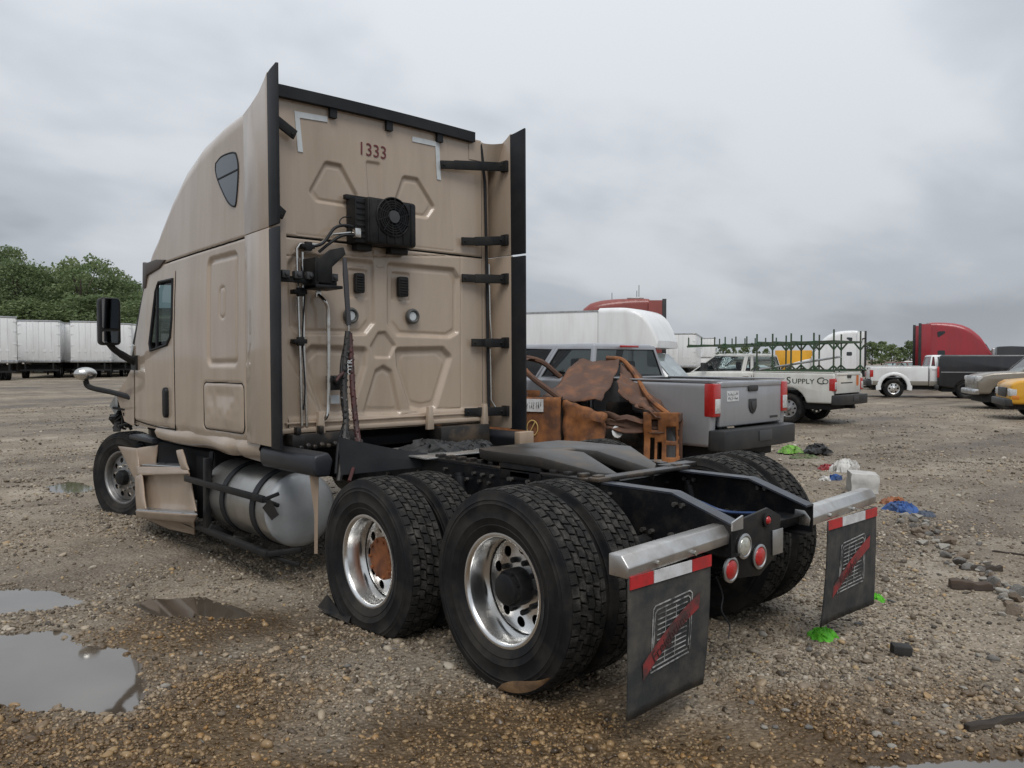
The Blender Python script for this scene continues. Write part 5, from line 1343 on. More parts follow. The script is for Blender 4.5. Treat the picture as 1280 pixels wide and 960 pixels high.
def pickup(name, label, pos, hd, body, lower=None, crew=False, bed=2.0, r=.40, glass=GP, rim='steel', bedz=1.45, lamps='tall', bumper=None, rearaxle=1.25, flare=0.0, tall=0.0, crown=True):
    P = empty(name, pos, hd); tag(P, label, 'pickup'); Wd = 1.0; lower = lower or body; bumper = bumper or BUMP
    cabl = 2.25 if crew else 1.75; fa = rearaxle + (3.75 if crew else 3.55); Lb = fa + 1.05; zb = .58+tall; hz_ = bedz-.10
    for s in (-1, 1):
        poly = [(0.02,bedz-.02),(.0,bedz-.1),(.03,zb+.25),(.06,zb)] + arch(rearaxle, r+.13, r+.05, 10, zb)[::-1] + [(bed,zb),(bed,bedz)]
        mb = MB(); xa, xb = sorted((s*Wd, s*(Wd-.13))); mb.prism(poly, 'x', xa, xb); bs = mb.build('bed_side', body, P, .045, 3)
        mb = MB(); mb.beam((s*(Wd-.065), .03, bedz+.006), (s*(Wd-.065), bed-.03, bedz+.006), .12, .025); mb.build('bed_rail_cap', body, P, .008)
        if flare:
            P2 = []
            for k in range(15):
                a = PI*(-.06+1.12*k/14); row = []
                for rr, xx in ((r+.125, -.1), (r+.135, .7), (r+.17, 1.0), (r+.26, .55), (r+.34, -.15)):
                    row.append((s*(Wd+flare*xx), rearaxle + rr*math.cos(a), r+.05+rr*math.sin(a)*(1.0 if rr < r+.3 else .92)))
                P2.append(row)
            gridmesh(np.array(P2), 'wheel_flare', body, P, smooth=60, flip=(s > 0))
        l0, l1 = sorted((s*(Wd+.006), s*(Wd-.17)))
        lz0, lz1 = (bedz-.47, bedz-.03) if lamps == 'tall' else (bedz-.50, bedz-.16)
        mb = MB(); mb.bx(l0, l1, -.015, .14, lz0, lz1); lo = mb.build('tail_lamp', REDL, P, .02)
        mb = MB(); mb.bx(*sorted((s*(Wd-.02), s*(Wd-.15))), -.022, -.012, lz0+.05, lz0+.24); mb.build('reversing_lens', LAMPW, lo, .006)
    mb = MB(); mb.bx(-Wd+.17, Wd-.17, 0, .07, zb+.26, bedz-.01); mb.bx(-Wd+.18, Wd-.18, -.012, .03, bedz-.09, bedz-.005); tg = mb.build('tailgate', body, P, .02, 3)
    mb = MB(); mb.prism(rpoly(0, bedz-.11, .26, .085, .03), 'y', -.022, .0); mb.build('tailgate_handle', BUMP, tg, .008)
    mb = MB(); mb.bx(-Wd+.13, Wd-.13, .05, bed-.02, zb+.30, zb+.34); mb.bx(-Wd+.13, Wd-.13, bed-.08, bed-.02, zb+.3, bedz); mb.build('bed_floor', UNDER, P)
    # cab lower body, doors and hood
    y0 = bed+.03
    poly = [(y0,zb-.02)] + [(y0,bedz)] + [(y0+cabl-.05,bedz-.01),(y0+cabl+.1,bedz-.03),(Lb-.55,hz_-.02),(Lb-.12,hz_-.10),(Lb,hz_-.25),(Lb,zb+.05)] + arch(fa, r+.12, r+.04, 10, zb-.04)
    mb = MB(); mb.prism(poly, 'x', -Wd+.01, Wd-.01); cb_ = mb.build('body', body, P, .06, 3)
    if lower is not body:
        for s in (-1, 1):
            mb = MB(); xa, xb = sorted((s*(Wd+.008), s*(Wd-.05))); mb.bx(xa, xb, .1, rearaxle-r-.16, zb, zb+.2); mb.bx(xa, xb, rearaxle+r+.16, bed, zb, zb+.2); mb.bx(xa, xb, y0, fa-r-.16, zb-.02, zb+.2); mb.build('lower_trim', lower, P, .01)
    zr = bedz+.50+tall*.2
    mb = MB(); mb.bx(-Wd+.1,Wd-.1,y0+cabl-.15,y0+cabl+.25,bedz-.2,bedz+.03); mb.build('dashboard', DARKIN, P, .03)
    greenhouse(P, (y0+.02, y0+cabl+.35, Wd-.05, bedz-.04), (y0+.12, y0+cabl-.42, Wd-.23, zr), body, glass, .07, True, True, True, [.55] if crew else [.85])
    for s in (-1, 1):
        mb = MB(); mb.bx(s*(Wd+.0) if s > 0 else s*(Wd+.22), s*(Wd+.22) if s > 0 else s*(Wd+.0), y0+cabl-.28, y0+cabl-.16, bedz+.02, bedz+.26); mb.build('door_mirror', BUMP, P, .03)
        mb = MB(); mb.prism([(y0+.02,bedz-.1),(y0+.035,bedz-.1),(y0+.035,zb),(y0+.02,zb)], 'x', s*Wd-.004, s*Wd+.002); mb.build('door_gap', UNDER, P)
        mb = MB(); mb.bx(*sorted((s*(Wd+.02), s*(Wd-.02))), y0+.12, y0+.30, bedz-.14, bedz-.10); mb.build('door_handle', body, P, .01)
        mb = MB(); mb.bx(*sorted((s*(Wd-.02), s*(Wd-.35))), Lb-.12, Lb+.02, hz_-.38, hz_-.17); mb.build('headlight', LAMPW, P, .03)
    mb = MB(); mb.bx(-.6,.6,Lb-.05,Lb+.03,hz_-.42,hz_-.14); mb.build('grille', BUMP, P, .03)
    mb = MB(); mb.bx(-Wd,Wd,Lb-.05,Lb+.14,zb-.05,zb+.16); mb.build('front_bumper', bumper, P, .04)
    mb = MB(); mb.prism([(-Wd,.02),(-Wd+.04,-.16),(-.45,-.20),(.45,-.20),(Wd-.04,-.16),(Wd,.02),(Wd,.08),(-Wd,.08)], 'z', zb-.04, zb+.23); rb_ = mb.build('rear_bumper', bumper, P, .02)
    mb = MB(); mb.bx(-.17,.17,-.215,-.19,zb+.05,zb+.19); mb.build('plate_recess', mat('grey_plastic', (.05,.052,.055), .5), rb_, .006)
    mb = MB(); mb.bx(-Wd+.15,Wd-.15,.15,Lb-.2,.40,zb+.05); mb.cyl((-.8,rearaxle,r),(.8,rearaxle,r),.07,10); mb.bx(-.05,.05,-.18,.1,.42,.5); mb.build('chassis', UNDER, P, .02)
    for x, y in ((-Wd+.14,rearaxle),(Wd-.14,rearaxle),(-Wd+.14,fa),(Wd-.14,fa)): car_wheel(P, x, y, r, .27, rim)
    return P
def scribble(P, name, c, w, h, axis, m_, seed, rows=2):
    """rows of small marker strokes on a label"""
    r_ = random.Random(seed); mb = MB()
    for j in range(rows):
        n = int(w/.03)
        for k in range(n):
            u = -w/2 + w*(k+.5)/n; z = h*(.5-(j+.5)/rows); s_ = h/rows*.34
            for q in range(2):
                a = (u+r_.uniform(-.008,.008), z+r_.uniform(-s_,s_)); b = (u+r_.uniform(-.008,.008), z+r_.uniform(-s_,s_))
                pa = c + axis[0]*a[0] + axis[1]*a[1]; pb = c + axis[0]*b[0] + axis[1]*b[1]
                if (pa-pb).length > .004: mb.beam(pa, pb, .004, .006, axis[0].cross(axis[1]))
    return mb.build(name, m_, P, smooth=0)
MARK = mat('marker_ink', (.04,.04,.045), .7)
VX, VZ = Vector((1,0,0)), Vector((0,0,1))
# grey crew-cab pickup just behind the tan truck
RAM = pickup('pickup_truck', 'grey crew cab pickup with closed tailgate and white sticker beside the burnt car', (5.95, 2.80, 0), rad(-2.0), GREYP, crew=True, bed=2.05, r=.43, bedz=1.49, rearaxle=1.30, flare=.07, tall=.04)
tg = [c for c in RAM.children if c.name.startswith('tailgate')][0]
mb = MB(); mb.prism([(-.10,1.235),(.10,1.235),(.105,1.12),(.06,1.05),(0,1.025),(-.06,1.05),(-.105,1.12)], 'y', -.016, .0); em = mb.build('emblem', BUMP, tg, .008)
mb = MB(); mb.prism([(-.06,1.20),(.06,1.20),(.04,1.12),(0,1.07),(-.04,1.12)], 'y', -.024, -.014); mb.build('emblem_relief', mat('grey_plastic', (.05,.052,.055), .5), em, .006)
mb = MB(); mb.prism(rpoly(-.52, 1.285, .30, .14, .008), 'y', -.006, .0); lb = mb.build('sticker', WHR, tg)
scribble(tg, 'sticker_writing', Vector((-.52,-.009,1.285)), .25, .11, (VX, VZ), MARK, 3, 2)
mb = MB(); mb.bx(.50,.72,-.006,.0,.945,.975); mb.build('badge', BUMP, tg)
if False: mb = MB(); mb.prism([(-.83,1.07),(-.5,1.03),(-.2,1.0),(.2,1.0),(.5,1.03),(.83,1.07),(.83,1.045),(.5,1.005),(.2,.975),(-.2,.975),(-.5,1.005),(-.83,1.045)], 'y', -.010, .02)
mb = MB(); mb.bx(-.22,.22,2.11,2.16,1.965,2.0); mb.build('brake_lamp', REDL, RAM, .01)
# white work pickup with green ladder rack
WK = pickup('pickup_truck', 'white work pickup with lettered bed side carrying a green ladder rack', (17.9, 7.0, 0), rad(-3.5), WHITE2, bed=2.35, r=.41, bedz=1.42, rearaxle=1.30, glass=GPT, lamps='low', bumper=BUMP)
LM = lambda y, z: Matrix.Translation((-1.005, y, z)) @ Matrix.Rotation(-PI/2, 4, 'Z') @ Matrix.Rotation(PI/2, 4, 'X')
GL = mat('green_black_lettering', (.02,.035,.025), .6)
text('bed_lettering', 'S', .27, LM(1.28, 1.185), GL, WK, .001, 1.2); text('bed_lettering', 'UPPLY', .19, LM(.86, 1.17), GL, WK, .001, 1.2); text('bed_lettering', 'C', .27, LM(.37, 1.185), GL, WK, .001, 1.2); text('bed_lettering', 'O.', .19, LM(.21, 1.17), GL, WK, .001, 1.2)
tg = [c for c in WK.children if c.name.startswith('tailgate')][0]
mb = MB(); mb.bx(-.55,.25,-.004,.0,1.12,1.15); mb.build('tailgate_badge', mat('grey_plastic', (.05,.052,.055), .5), tg)
mb = MB(); mb.prism(rpoly(.60, 1.19, .16, .30, .05), 'y', -.005, .0); mb.build('orange_decal', mat('orange_decal', (.55,.15,.03), .5), tg)
# rack: posts, side rails, cross bars
RK = empty('ladder_rack', (17.9, 7.0, 1.43), rad(-3.5)); tag(RK, 'green steel ladder rack with upright stakes on the white work pickup', 'rack')
for s in (-1, 1):
    mb = MB(); mb.beam((s*.93,.02,.84),(s*.93,4.6,.74),.04,.055); mb.build('side_rail', GREENP, RK)
    mb = MB(); mb.beam((s*.93,.02,.03),(s*.93,2.30,.03),.06,.06); mb.build('base_rail', GREENP, RK)
    for k, y in enumerate((.05,.60,1.25,1.80,2.28)):
        mb = MB(); mb.beam((s*.93,y,.02),(s*.93,y,1.08 if k else 1.16),.036,.036,(0,1,0)); mb.beam((s*.93,y,.62),(s*.93,y+.17,.82),.04,.04); mb.beam((s*.93,y,.62),(s*.93,y-.17,.82),.04,.04); mb.beam((s*.93,y,.18),(s*.93,y+.17,.03),.04,.04); mb.beam((s*.93,y,.18),(s*.93,y-.17,.03),.04,.04); mb.build('stake', GREENP, RK)
for y in (2.6, 2.95, 3.3, 3.65, 4.1, 4.55):
    mb = MB(); mb.beam((-.95,y,.78),(.95,y,.78),.05,.05); mb.beam((-.93,y,.74),(-.93,y,1.02),.03,.03,(0,1,0)); mb.beam((.93,y,.74),(.93,y,1.02),.03,.03,(0,1,0)); mb.build('cross_bar', GREENP, RK)
for y in (.05, .6, 1.25, 1.8, 2.28):
    mb = MB(); mb.beam((-.93,y,.84),(.93,y,.84),.05,.05); mb.build('cross_bar', GREENP, RK)
mb = MB(); mb.beam((-.60,.02,.42),(-.85,2.2,.06),.28,.05); LD = mb.build('aluminium_plank', CHRD, None, .008); LD.parent = None
LD.location = (17.9, 7.0, 1.43); LD.rotation_euler = (0, 0, rad(3.5)); tag(LD, 'bare aluminium plank leaning out of the white work pickup bed', 'plank')
def place(px, d, hd, lx, ly, z=0.0):
    v = _fw + _r*(px-640)/_F - _u*(449-480)/_F; q = _C + v*d; c_, s_ = math.cos(hd), math.sin(hd)
    return (q[0]-lx*c_-ly*s_, q[1]+lx*s_-ly*c_, z)
# white and tan dually pickup beyond the lane
WP = pickup('pickup_truck', 'white and tan pickup parked in front of the red sleeper truck', place(1088, 37.5, rad(150), 1, 0), rad(150), WHITE, lower=mat('tan_lower', (.22,.20,.165), .45), bed=2.45, r=.43, bedz=1.45, rearaxle=1.02, rim='alloy', flare=.035, glass=GPT, lamps='low')
# ---- vans
def van(name, label, pos, hd, body, L_=5.7, h=2.08, r=.37, hood=1.1, cargo=True, damaged=False, Wd=1.0, glass=GP, rim='black', trim=True):
    P = empty(name, pos, hd); tag(P, label, 'van'); ra, fa = 1.15, L_-.95; zb = .46
    poly = [(.04,zb+.1),(.0,.9),(.06,h-.12),(.16,h)] + [(L_-hood-.95,h),(L_-hood-.80,h-.05),(L_-hood-.02,1.24),(L_-.22,1.15),(L_-.03,1.04),(L_,.6),(L_-.02,zb)] + arch(fa, r+.09, r, 8, zb) + arch(ra, r+.09, r, 8, zb)
    mb = MB(); mb.prism(poly, 'x', -Wd, Wd); b_ = mb.build('body', body, P, .07, 3)
    for s in (-1, 1):
        y1 = L_-hood-.25; y0 = y1-.95
        q = [(s*(Wd+.002),y0,1.28),(s*(Wd+.002),y1,1.26),(s*(Wd+.002),y1-.42,1.82),(s*(Wd+.002),y0,1.84)]
        pane(P, 'door_window', q if s > 0 else q[::-1], GPS, .02)
        if trim: mb = MB(); mb.bx(*sorted((s*Wd, s*(Wd+.012))), .15, 1.9, 1.18, 1.22); mb.build('side_trim', CHRD, P)
        if not cargo: 
            for a in (.35, 1.65): 
                q = [(s*(Wd+.002),a,1.28),(s*(Wd+.002),a+1.15,1.28),(s*(Wd+.002),a+1.15,1.84),(s*(Wd+.002),a,1.84)]; pane(P, 'side_window', q if s > 0 else q[::-1], GPS, .02)
        mb = MB(); mb.bx(*sorted((s*(Wd+.004), s*(Wd-.12))), -.012, .08, .95, 1.45); mb.build('tail_lamp', REDL, P, .02)
        mb = MB(); mb.bx(*sorted((s*(Wd+.004), s*(Wd-.34))), L_-.20, L_+.012, .70, .92); hl = mb.build('headlight', LAMPW, P, .03)
        mb = MB(); mb.bx(*sorted((s*(Wd+.006), s*(Wd-.08))), L_-.25, L_-.06, .60, .72); mb.build('turn_lamp', AMBER, P, .01)
        mb = MB(); mb.bx(*sorted((s*Wd, s*(Wd+.22))), y1-.10, y1+.02, 1.25, 1.52); mb.build('door_mirror', BUMP, P, .03)
    y0 = L_-hood-.03
    pane(P, 'windscreen', [(Wd-.03,y0,1.20),(-Wd+.03,y0,1.20),(-Wd+.1,y0-.77,h-.06),(Wd-.1,y0-.77,h-.06)], GPS, .07, .012)
    mb = MB(); mb.bx(-.55,.55,L_-.04,L_+.02,.66,.94); mb.build('grille', BUMP, P, .02)
    mb = MB(); mb.bx(-Wd,Wd,L_-.10,L_+.12,.40,.62); mb.build('front_bumper', BUMP, P, .04)
    mb = MB(); mb.bx(-Wd,Wd,-.12,.08,.42,.62); mb.build('rear_bumper', BUMP, P, .04)
    mb = MB(); mb.bx(-Wd+.15,Wd-.15,.2,L_-.2,.30,.6); mb.build('chassis', UNDER, P)
    for x, y in ((-Wd+.12,ra),(Wd-.12,ra),(-Wd+.12,fa),(Wd-.12,fa)): car_wheel(P, x, y, r, .24, rim)
    return P
BV = van('cargo_van', 'long black cargo van parked beside the white and tan pickup', place(1172, 36.5, rad(155), 1, 0), rad(155), BLACKP, h=1.98)
YV = van('passenger_van', 'yellow van with black bumper standing in front of the tan off-roader', place(1263, 23.5, rad(-27), -1, 5.4), rad(-27), YELP, L_=5.4, r=.38, cargo=False, trim=False, rim='steel')
def suv(name, label, pos, hd, body, cat='suv', L_=5.0, h=1.85, r=.39, lower=None, glass=GPT, low=0.0, rim='alloy', lift=0.0):
    P = empty(name, pos, hd); tag(P, label, cat); Wd = .97; ra, fa = .95, L_-.95; zb = .45-low*.2+lift*.4; belt = 1.12-low*.3+lift
    poly = [(.02,zb+.1),(.0,belt-.15),(.08,belt)] + [(L_-1.5,belt+.02),(L_-.5,belt-.04),(L_-.12,belt-.14),(L_,belt-.32),(L_-.01,zb)] + arch(fa, r+.08, r, 8, zb) + arch(ra, r+.08, r, 8, zb)
    mb = MB(); mb.prism(poly, 'x', -Wd, Wd); mb.build('body', body, P, .09, 3)
    greenhouse(P, (.10 if low < .3 else .55, L_-1.35, Wd-.05, belt-.03), (.35 if low < .3 else 1.15, L_-2.15, Wd-.22, h), body, glass, .06, True, True, True, [.42])
    for s in (-1, 1):
        mb = MB(); mb.bx(*sorted((s*(Wd-.0), s*(Wd-.32))), L_-.22, L_+.01, belt-.36, belt-.16); mb.build('headlight', LAMPW, P, .04)
        mb = MB(); mb.bx(*sorted((s*(Wd+.004), s*(Wd-.2))), -.01, .12, belt-.30, belt-.08); mb.build('tail_lamp', REDL, P, .02)
        mb = MB(); mb.bx(*sorted((s*Wd, s*(Wd+.20))), L_-1.75, L_-1.60, belt+.0, belt+.20); mb.build('door_mirror', BUMP, P, .03)
    mb = MB(); mb.bx(-.5,.5,L_-.05,L_+.03,belt-.42,belt-.16); mb.build('grille', CHRD, P, .02)
    mb = MB(); mb.bx(-Wd,Wd,L_-.1,L_+.12,zb-.02,zb+.18); mb.build('front_bumper', CHRD if low < .3 else body, P, .05)
    mb = MB(); mb.bx(-Wd,Wd,-.12,.1,zb-.02,zb+.18); mb.build('rear_bumper', lower or body, P, .05)
    mb = MB(); mb.bx(-Wd+.15,Wd-.15,.2,L_-.2,.25,zb+.1); mb.build('chassis', UNDER, P)
    for x, y in ((-Wd+.12,ra),(Wd-.12,ra),(-Wd+.12,fa),(Wd-.12,fa)): car_wheel(P, x, y, r, .24, rim)
    return P
SV = suv('off_roader', 'tan off-roader with rounded hood between the black van and the yellow van', place(1222, 28.5, rad(-30), -1, 5.0), rad(-30), TANP, h=2.1, r=.43, lift=.22)
suv('parked_car', 'white low car with only its sloping hood showing behind the grey pickup', (18.5, 13.2, 0), rad(165), WHITE, 'car', L_=4.7, h=1.5, r=.33, low=.6)
# ---- other sleeper trucks
def semi(name, label, pos, hd, body, ystr=1.0, capz=3.95):
    P = empty(name, pos, hd); tag(P, label, 'truck')       # origin under the sleeper's back wall
    HYs = HY.copy(); k_ = HYs < 5.6; HYs[k_] = 5.6-(5.6-HYs[k_])*(1.0 if ystr == 1 else 1.0) + (ystr-1)*np.sin(np.clip((HYs[k_]-2.9)/2.7, 0, 1)*PI)*1.4
    ys = np.arange(0.0, 3.36, .12); rows = []
    for y in ys:
        H = float(np.interp(y+2.9, HYs, HZ))*capz/3.93; r = float(np.interp(y+2.9, [2.9,3.6,4.6,5.3,5.6,6.25], [.2,.25,.34,.36,.2,.12]))
        z = np.linspace(1.1, H-r, 10); a = np.linspace(0, PI/2, 7)[1:]; lean = .08*sst(1.9, 3.9, z)
        lx = np.concatenate([-(1.21-lean), -(1.21-lean[-1]) + r*(1-np.cos(a)), np.linspace(-(1.21-lean[-1])+r, 0, 5)[1:]]); lz = np.concatenate([z, H-r+r*np.sin(a), np.linspace(H, H+.04, 5)[1:]])
        rows.append(np.concatenate([np.stack([lx, np.full_like(lx, y), lz], -1), np.stack([-lx[::-1][1:], np.full(len(lx)-1, y), lz[::-1][1:]], -1)]))
    sh = gridmesh(np.array(rows), 'cab_shell', body, P, smooth=50)
    mb = MB(); r0 = rows[0]; mb.add([tuple(p) for p in r0], [tuple(range(len(r0)))]); mb.build('rear_wall', body, P, smooth=0)
    for s in (-1, 1):
        f_ = lambda q: q if s > 0 else q[::-1]
        pane(sh, 'door_window', f_([(s*1.19,2.0,1.95),(s*1.18,2.60,1.93),(s*1.14,2.42,2.55),(s*1.15,1.95,2.58)]), GPS, .01, .01)
        pane(sh, 'sleeper_window', f_([(s*1.155,.40,3.05),(s*1.15,.80,3.35),(s*1.148,.75,3.45),(s*1.15,.35,3.42)]), GPS, .01, .02)
        pane(sh, 'bunk_window', f_([(s*1.20,.38,2.05),(s*1.20,.78,2.05),(s*1.19,.78,2.35),(s*1.19,.38,2.35)]), GPS, .01, .02)
        mb = MB(); mb.bx(*sorted((s*1.24, s*1.21)), -.45, .05, 1.15, capz-.1); mb.build('side_extender', body, P, .01)
        mb = MB(); mb.bx(*sorted((s*1.245, s*1.215)), -.60, -.45, 1.15, capz-.05); mb.build('edge_rubber', BUMP, P, .005)
        mb = MB(); mb.prism(rpoly(s*1.48, 2.2, .2, .5, .05), 'y', 3.05, 3.18); mb.build('mirror', CHRD, P, .02)
        mb = MB(); mb.beam((s*1.18,3.1,1.75),(s*1.46,3.1,2.0),.05,.05); mb.build('mirror_arm', BUMP, P)
        mb = MB(); mb.lathe([(0,.0),(.28,.0),(.3,.03),(.3,1.4),(.28,1.43),(0,1.43)], 24, (s*.92,.1,.6), 'y'); mb.build('fuel_tank', TANKM, P)
        mb = MB(); mb.beam((s*.39,-3.7,.92),(s*.39,3.6,.92),.08,.26); mb.build('frame_rail', UNDER, P)
        for y in (-1.4, -2.73): 
            car_wheel(P, s*1.06, y, .51, .27, 'chrome'); car_wheel(P, s*.72, y, .51, .27, 'chrome')
        car_wheel(P, s*1.03, 3.85, .51, .27, 'chrome')
        mb = MB(); mb.bx(*sorted((s*.98, s*.62)), 4.72, 4.98, 1.0, 1.25); mb.build('headlight', LAMPW, P, .05)
        mb = MB(); mb.prism([(3.3,1.0),(3.3,.85),(4.45,.55)] if False else [(1.55,1.12),(1.55,.45),(3.1,.45),(3.2,1.12)], 'x', *sorted((s*1.20, s*1.14))); mb.build('step_fairing', body, P, .03)
    pane(sh, 'windscreen', [(1.0,3.18,2.05),(-1.0,3.18,2.05),(-1.02,2.80,2.72),(1.02,2.80,2.72)], GPS, .03, .03)
    pl_ = [(3.2,1.0)] + [(3.2,1.85),(3.7,1.75),(4.5,1.52),(4.85,1.25),(4.98,.9),(5.0,.4),(4.5,.4)] + arch(3.85, .60, .51, 8, .55)
    mb = MB(); mb.prism(pl_, 'x', -1.1, 1.1); mb.build('hood', body, P, .14, 3)
    mb = MB(); mb.bx(-.5,.5,4.93,5.03,.75,1.35); mb.build('grille', CHR, P, .04)
    mb = MB(); mb.lathe([(.0,-.04),(.45,-.04),(.46,.02),(.3,.05),(0,.05)], 24, (0,-2.0,1.15), 'z'); mb.build('fifth_wheel', UNDER, P)
    return P
semi('semi_truck', 'deep red sleeper truck with tall roof behind the black van', place(1150, 46.0, rad(152), 1.2, -.5, -.05), rad(152), REDP)
R2 = semi('semi_truck', 'faded red sleeper truck whose roof shows above the white box truck', place(829, 29.5, rad(-44), -1.2, -.5, .1), rad(-44), paint('faded_red_paint', (.25,.045,.035), (.12,.05,.04), .5, .5), 1.35)
for x, y, h_ in ((-.7,.35,.5),(.75,.3,.42),(.2,1.3,.3)):
    mb = MB(); mb.tube([(x,y,3.85),(x,y,3.95+h_)], .012, 5); mb.build('antenna', BUMP, R2)
for k in range(2):
    mb = MB(); mb.bx(-1.0+k*.28,-.85+k*.28,.2,.8,3.93,3.99); mb.build('roof_lamp', WHR, R2, .02)
WS = semi('semi_truck', 'white sleeper truck with rounded roof behind the green ladder rack', place(1072, 60, rad(-28), -1.2, 0), rad(-28), WHITE)
mb = MB(); mb.tube([(-1.15,-.3,3.3),(-1.9,-.5,3.35)], .05, 6); mb.build('roof_horn', UNDER, WS)
mb = MB(); mb.cyl((-.95,-.45,1.0),(-.95,-.45,3.2),.11,14); mb.build('exhaust_stack', CHRD, WS)
semi('semi_truck', 'dark grey sleeper truck half hidden beyond the deep red sleeper truck', place(1245, 72, rad(60), -1.2, 0, -1.0), rad(60), paint('dark_grey_paint', (.035,.038,.045), (.08,.075,.07), .4, .4))
WSC = mat('hazy_windscreen', (0.10, 0.14, 0.14), 0.06, 0, (0.26, 0.33, 0.33), 2.2, (.42,.62), coat=0.8)
# ---- box truck with attic over the cab
BX = empty('box_truck', (13.6, 17.1, 0), rad(161)); tag(BX, 'white box truck with curved attic over its cab behind the grey pickup', 'truck')
mb = MB(); mb.bx(-1.2,1.2,0,4.25,.95,3.22); bo = mb.build('cargo_box', WHITE, BX, .03)
for s in (-1, 1):
    mb = MB(); mb.bx(*sorted((s*1.19, s*1.212)), -.01, 4.27, 3.19, 3.235); mb.build('top_rail', CHRD, bo)
rows = []
for t in np.linspace(0, 1, 14):
    y = 4.26 + 1.75*t; zt2 = 3.30 - .98*t**5.5; zb2 = 2.02+.10*t; hw = 1.19 - .20*t**3; r = .16
    a = np.linspace(0, PI/2, 6); lx = np.concatenate([[0,-hw*.5,-hw],-(hw),][:1]+[np.array([-hw])]) if False else None
    pts = [(0,y,zb2),(-hw,y,zb2),(-hw,y,zt2-r)] + [(-hw+r*(1-math.cos(q)), y, zt2-r+r*math.sin(q)) for q in a[1:]] + [(0,y,zt2+.01)]
    rows.append(pts + [(-p[0],p[1],p[2]) for p in reversed(pts[:-1])])
at = gridmesh(np.array(rows), 'attic', WHITE, BX, smooth=50)
mb = MB(); mb.add(rows[-1], [tuple(range(len(rows[-1])-1))]); mb.build('attic_front', WHITE, BX, smooth=0)
mb = MB(); mb.bx(1.192,1.20,4.6,5.5,2.12,2.22); mb.build('attic_shade_strip', UNDER, at)  # solid dark strip, shade painted on the attic side, no opening
poly = [(4.3,.5),(4.3,1.98)] + [(5.55,1.98),(5.75,1.93),(6.40,1.22),(7.05,1.05),(7.2,.8),(7.2,.45)] + arch(6.45, .48, .38, 8, .48)
mb = MB(); mb.prism(poly, 'x', -.98, .98); mb.build('cab', WHITE, BX, .06, 3)
pane(BX, 'windscreen', [(.93,6.38,1.25),(-.93,6.38,1.25),(-.86,5.74,1.95),(.86,5.74,1.95)], WSC, .03, .02)
for s in (-1, 1):
    q = [(s*.985,4.75,1.25),(s*.985,5.95,1.23),(s*.985,5.55,1.82),(s*.985,4.75,1.84)]; pane(BX, 'door_window', q if s > 0 else q[::-1], WSC, .02)
    mb = MB(); mb.bx(*sorted((s*1.0, s*1.25)), 5.9, 6.0, 1.25, 1.6); mb.build('door_mirror', BUMP, BX, .03)
    mb = MB(); mb.bx(*sorted((s*.96, s*.6)), 7.1, 7.22, .75, .98); mb.build('headlight', LAMPW, BX, .03)
    for y in (1.2,): 
        car_wheel(BX, s*.95, y, .39, .24, 'steel'); car_wheel(BX, s*.66, y, .39, .24, 'steel')
    car_wheel(BX, s*.86, 6.45, .38, .24, 'steel')
for x in (-.35, .3): mb = MB(); mb.tube([(x+.3,6.40,1.25),(x-.25,6.22,1.43)], .012, 5); mb.build('wiper', BUMP, BX)
mb = MB(); mb.bx(-.5,.5,7.15,7.24,.6,1.0); mb.build('grille', BUMP, BX, .03)
mb = MB(); mb.bx(-1,1,7.15,7.35,.4,.6); mb.build('front_bumper', CHRD, BX, .03)
mb = MB(); mb.bx(-.6,.6,0.1,7.0,.45,.93); mb.build('chassis', UNDER, BX)
# yellow box truck further off
YB = empty('box_truck', place(969, 64, rad(150), 1.2, 0), rad(150)); tag(YB, 'yellow box truck with white cab seen through the green ladder rack', 'truck')
mb = MB(); mb.bx(-1.2,1.2,0,2.75,.95,2.50); mb.build('cargo_box', YELP, YB, .03)
mb = MB(); mb.prism([(2.8,.5),(2.8,2.3),(3.55,2.3),(4.05,2.15),(4.45,1.5),(5.05,1.35),(5.15,.5)], 'x', -1.0, 1.0); yc = mb.build('cab', WHITE, YB, .08, 3)
q = [(1.005,3.15,1.5),(1.005,4.2,1.5),(1.005,3.85,2.1),(1.005,3.15,2.1)]; pane(YB, 'door_window', q, GPS, .02)
q = [(-1.005,3.15,1.5),(-1.005,4.2,1.5),(-1.005,3.85,2.1),(-1.005,3.15,2.1)]; pane(YB, 'door_window', q[::-1], GPS, .02)
pane(YB, 'windscreen', [(.9,4.43,1.55),(-.9,4.43,1.55),(-.85,4.05,2.13),(.85,4.05,2.13)], WSC, .04, .02)
mb = MB(); mb.bx(-.9,.9,.1,4.9,.4,.95); mb.build('chassis', UNDER, YB)
for x in (-.9, .9):
    for y in (.8, 4.3): car_wheel(YB, x, y, .42, .25, 'steel')
